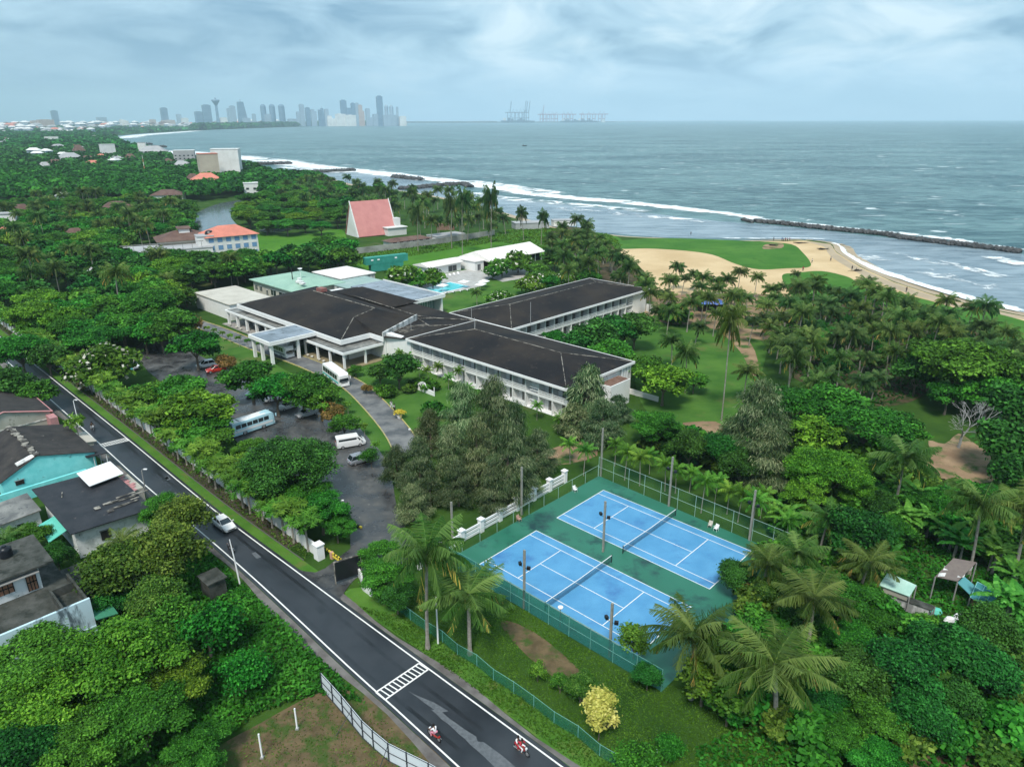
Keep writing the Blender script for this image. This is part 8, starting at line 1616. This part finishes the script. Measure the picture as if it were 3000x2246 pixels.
cw, cr2, cd, cp_, cb_, cg_ = CL('white_cloth',(.75,.74,.76)), CL('red_cloth',(.45,.03,.05)), CL('dark_cloth',(.03,.03,.035)), CL('pink_cloth',(.60,.25,.33)), CL('blue_cloth',(.08,.15,.4)), CL('grey_cloth',(.3,.3,.3))
def bike(lab, p, rz, pm, nm='motorcycle', cat='motorcycle'):
    t = thing(nm, lab, cat, (p.x,p.y,.07), rz)
    for x in (-.62,.65):
        mb = MB(); n = 18; vs = []; fs = []
        for k in range(n):
            a = 2*math.pi*k/n
            for j in range(4): b_ = math.pi/2*j; rr = .26+.05*math.cos(b_); vs.append((x+rr*math.cos(a), .05*math.sin(b_), .31+rr*math.sin(a)))
        for k in range(n):
            for j in range(4): fs.append((k*4+j, k*4+(j+1)%4, ((k+1)%n)*4+(j+1)%4, ((k+1)%n)*4+j))
        mb.add(vs, fs); wo = mb.build('wheel', M['tyre'], t); MB().tube([(x,-.03,.31),(x,.03,.31)], .16, 10).build('rim', M['rim'], wo)
    mb = MB(); loft(mb, [(-.75,.06,.55,.12,.70,.08,.78),(-.2,.10,.35,.14,.62,.12,.74),(.15,.10,.35,.15,.68,.12,.86),(.45,.06,.55,.10,.80,.06,.90)]); mb.build('body', pm, t, bevel=.02); MB().cbox(-.3,0,.80,.75,.26,.09).build('seat', M['blackp'], t)
    MB().tube([(.62,0,.31),(.46,0,.85),(.42,0,1.0)], .04, 6).build('fork', M['rim'], t); MB().tube([(.34,-.32,1.04),(.44,0,1.0),(.34,.32,1.04)], .018, 5).build('handlebar', M['blackp'], t); MB().cbox(.56,0,.86,.12,.18,.16).build('headlight', M['lampw'], t); MB().tube([(-.1,-.13,.3),(-.8,-.16,.38)], .045, 6).build('exhaust', M['rim'], t); return t
def fwd(p, rz, d): return Vector((p.x+math.cos(rz)*d, p.y+math.sin(rz)*d, 0))
pc = G(1524,2206); rz = SA+.03; bike('red motorcycle carrying two riders on the near stretch of road', pc, rz, PR_); person('person steering the red motorcycle in a white and red top', fwd(pc,rz,-.12), rz, cr2, cw, 'ride', loc_z=.12); person('person riding pillion on the red motorcycle in a red and white top', fwd(pc,rz,-.58), rz, cw, cr2, 'ride', loc_z=.14, seed=2)
pc = G(1269,2163); rz = SA+R(180); bike('small red motorcycle seen from behind near the white edge line', pc, rz, PR_); person('person in a white shirt and pink trousers on the small red motorcycle', fwd(pc,rz,-.15), rz, cw, cp_, 'ride', loc_z=.12)
pc = G(676,1612); rz = SA+R(182); bike('dark motorcycle passing behind the slim white pole', pc, rz, PG_); person('person in dark clothes riding past the slim white pole', fwd(pc,rz,-.15), rz, cd, cd, 'ride', loc_z=.12)
pc = G(272,1256); rz = SA; bike('dark motorcycle approaching the far road crossing', pc, rz, PG_); person('person in dark clothes riding beside the turquoise house', fwd(pc,rz,-.15), rz, cd, cg_, 'ride', loc_z=.12)
p1 = Z10(1120,705); person('person in a long white dress walking on the hotel lawn by the driveway', p1, SA+R(10), cw, cw, 'stand'); p2 = Z10(1170,760); person('person in white with dark trousers on the lawn next to the yellow potted bush', p2, SA+R(30), cw, cd, 'stand', seed=3)
Z3p = lambda x, y: G(2000+x/2.151, 230+y/2.151)
bp_ = [(576,1028,cd,'person standing apart at the waterline left of the beach group'),(628,1032,cb_,'person in blue at the end of the group on the sandbar'),(638,1034,cd,'person in dark clothes within the group on the sandbar'),(650,1033,cr2,'person in red in the middle of the group on the sandbar'),(662,1033,cg_,'person in grey in the group on the sandbar'),(676,1031,cp_,'person in pink at the other end of the group on the sandbar'),(760,1220,cr2,'person walking on the sand between the two beach lawns'),(817,1170,cw,'person in white standing at the tip of the beach lawn'),(1410,1355,cd,'person in dark clothes standing above the curving beach'),(55,983,cd,'person wading alone in the sheltered water'),(1068,1216,cd,'person lying near the water on the open beach'),(935,1158,cg_,'person far off on the middle of the beach')]
for i, (x, y, m_, lab) in enumerate(bp_): person(lab, Z3p(x,y), i*1.3, m_, cd, 'stand', 1.0, .03 if i != 9 else -.6, seed=i)
for x, y, lab in ((735,1045,'driftwood branch at the top of the sandbar'),(885,1087,'dark driftwood lying on the curving beach'),(590,1060,'heap of driftwood on the bare sand of the beach lawn'),(1085,1220,'short driftwood piece on the open beach')):
    p = Z3p(x,y); r = random.Random(x); mb = MB(); [mb.tube([(0,0,.2),(r.uniform(-3,3),r.uniform(-1.2,1.2),r.uniform(.2,.7)),(r.uniform(-4,4),r.uniform(-2,2),r.uniform(.1,.9))], [.22,.15,.05], 5) for _ in range(5)]; o = mb.build('driftwood', M['dark']); o.location = p; tag(o, lab, 'driftwood')
# fallen branches in the corner
r = random.Random(2); p = D(2130,1520,0); mb = MB(); [mb.tube([(0,0,.3),(r.uniform(-3,3),r.uniform(-3,3),r.uniform(.5,1.6)),(r.uniform(-6,6),r.uniform(-5,5),r.uniform(.1,1.8))], [.12,.07,.02], 5) for _ in range(26)]; o = mb.build('brush_heap', M['deadwood']); o.location = p; tag(o, 'tangle of cut grey branches on bare soil at the thicket edge', 'branches')
S('bare_ground', [(2060,1480),(2140,1450),(2230,1440),(2260,1700),(2000,1680),(1960,1640),(2040,1600),(2080,1540)], .06, 'dirt2', 3)
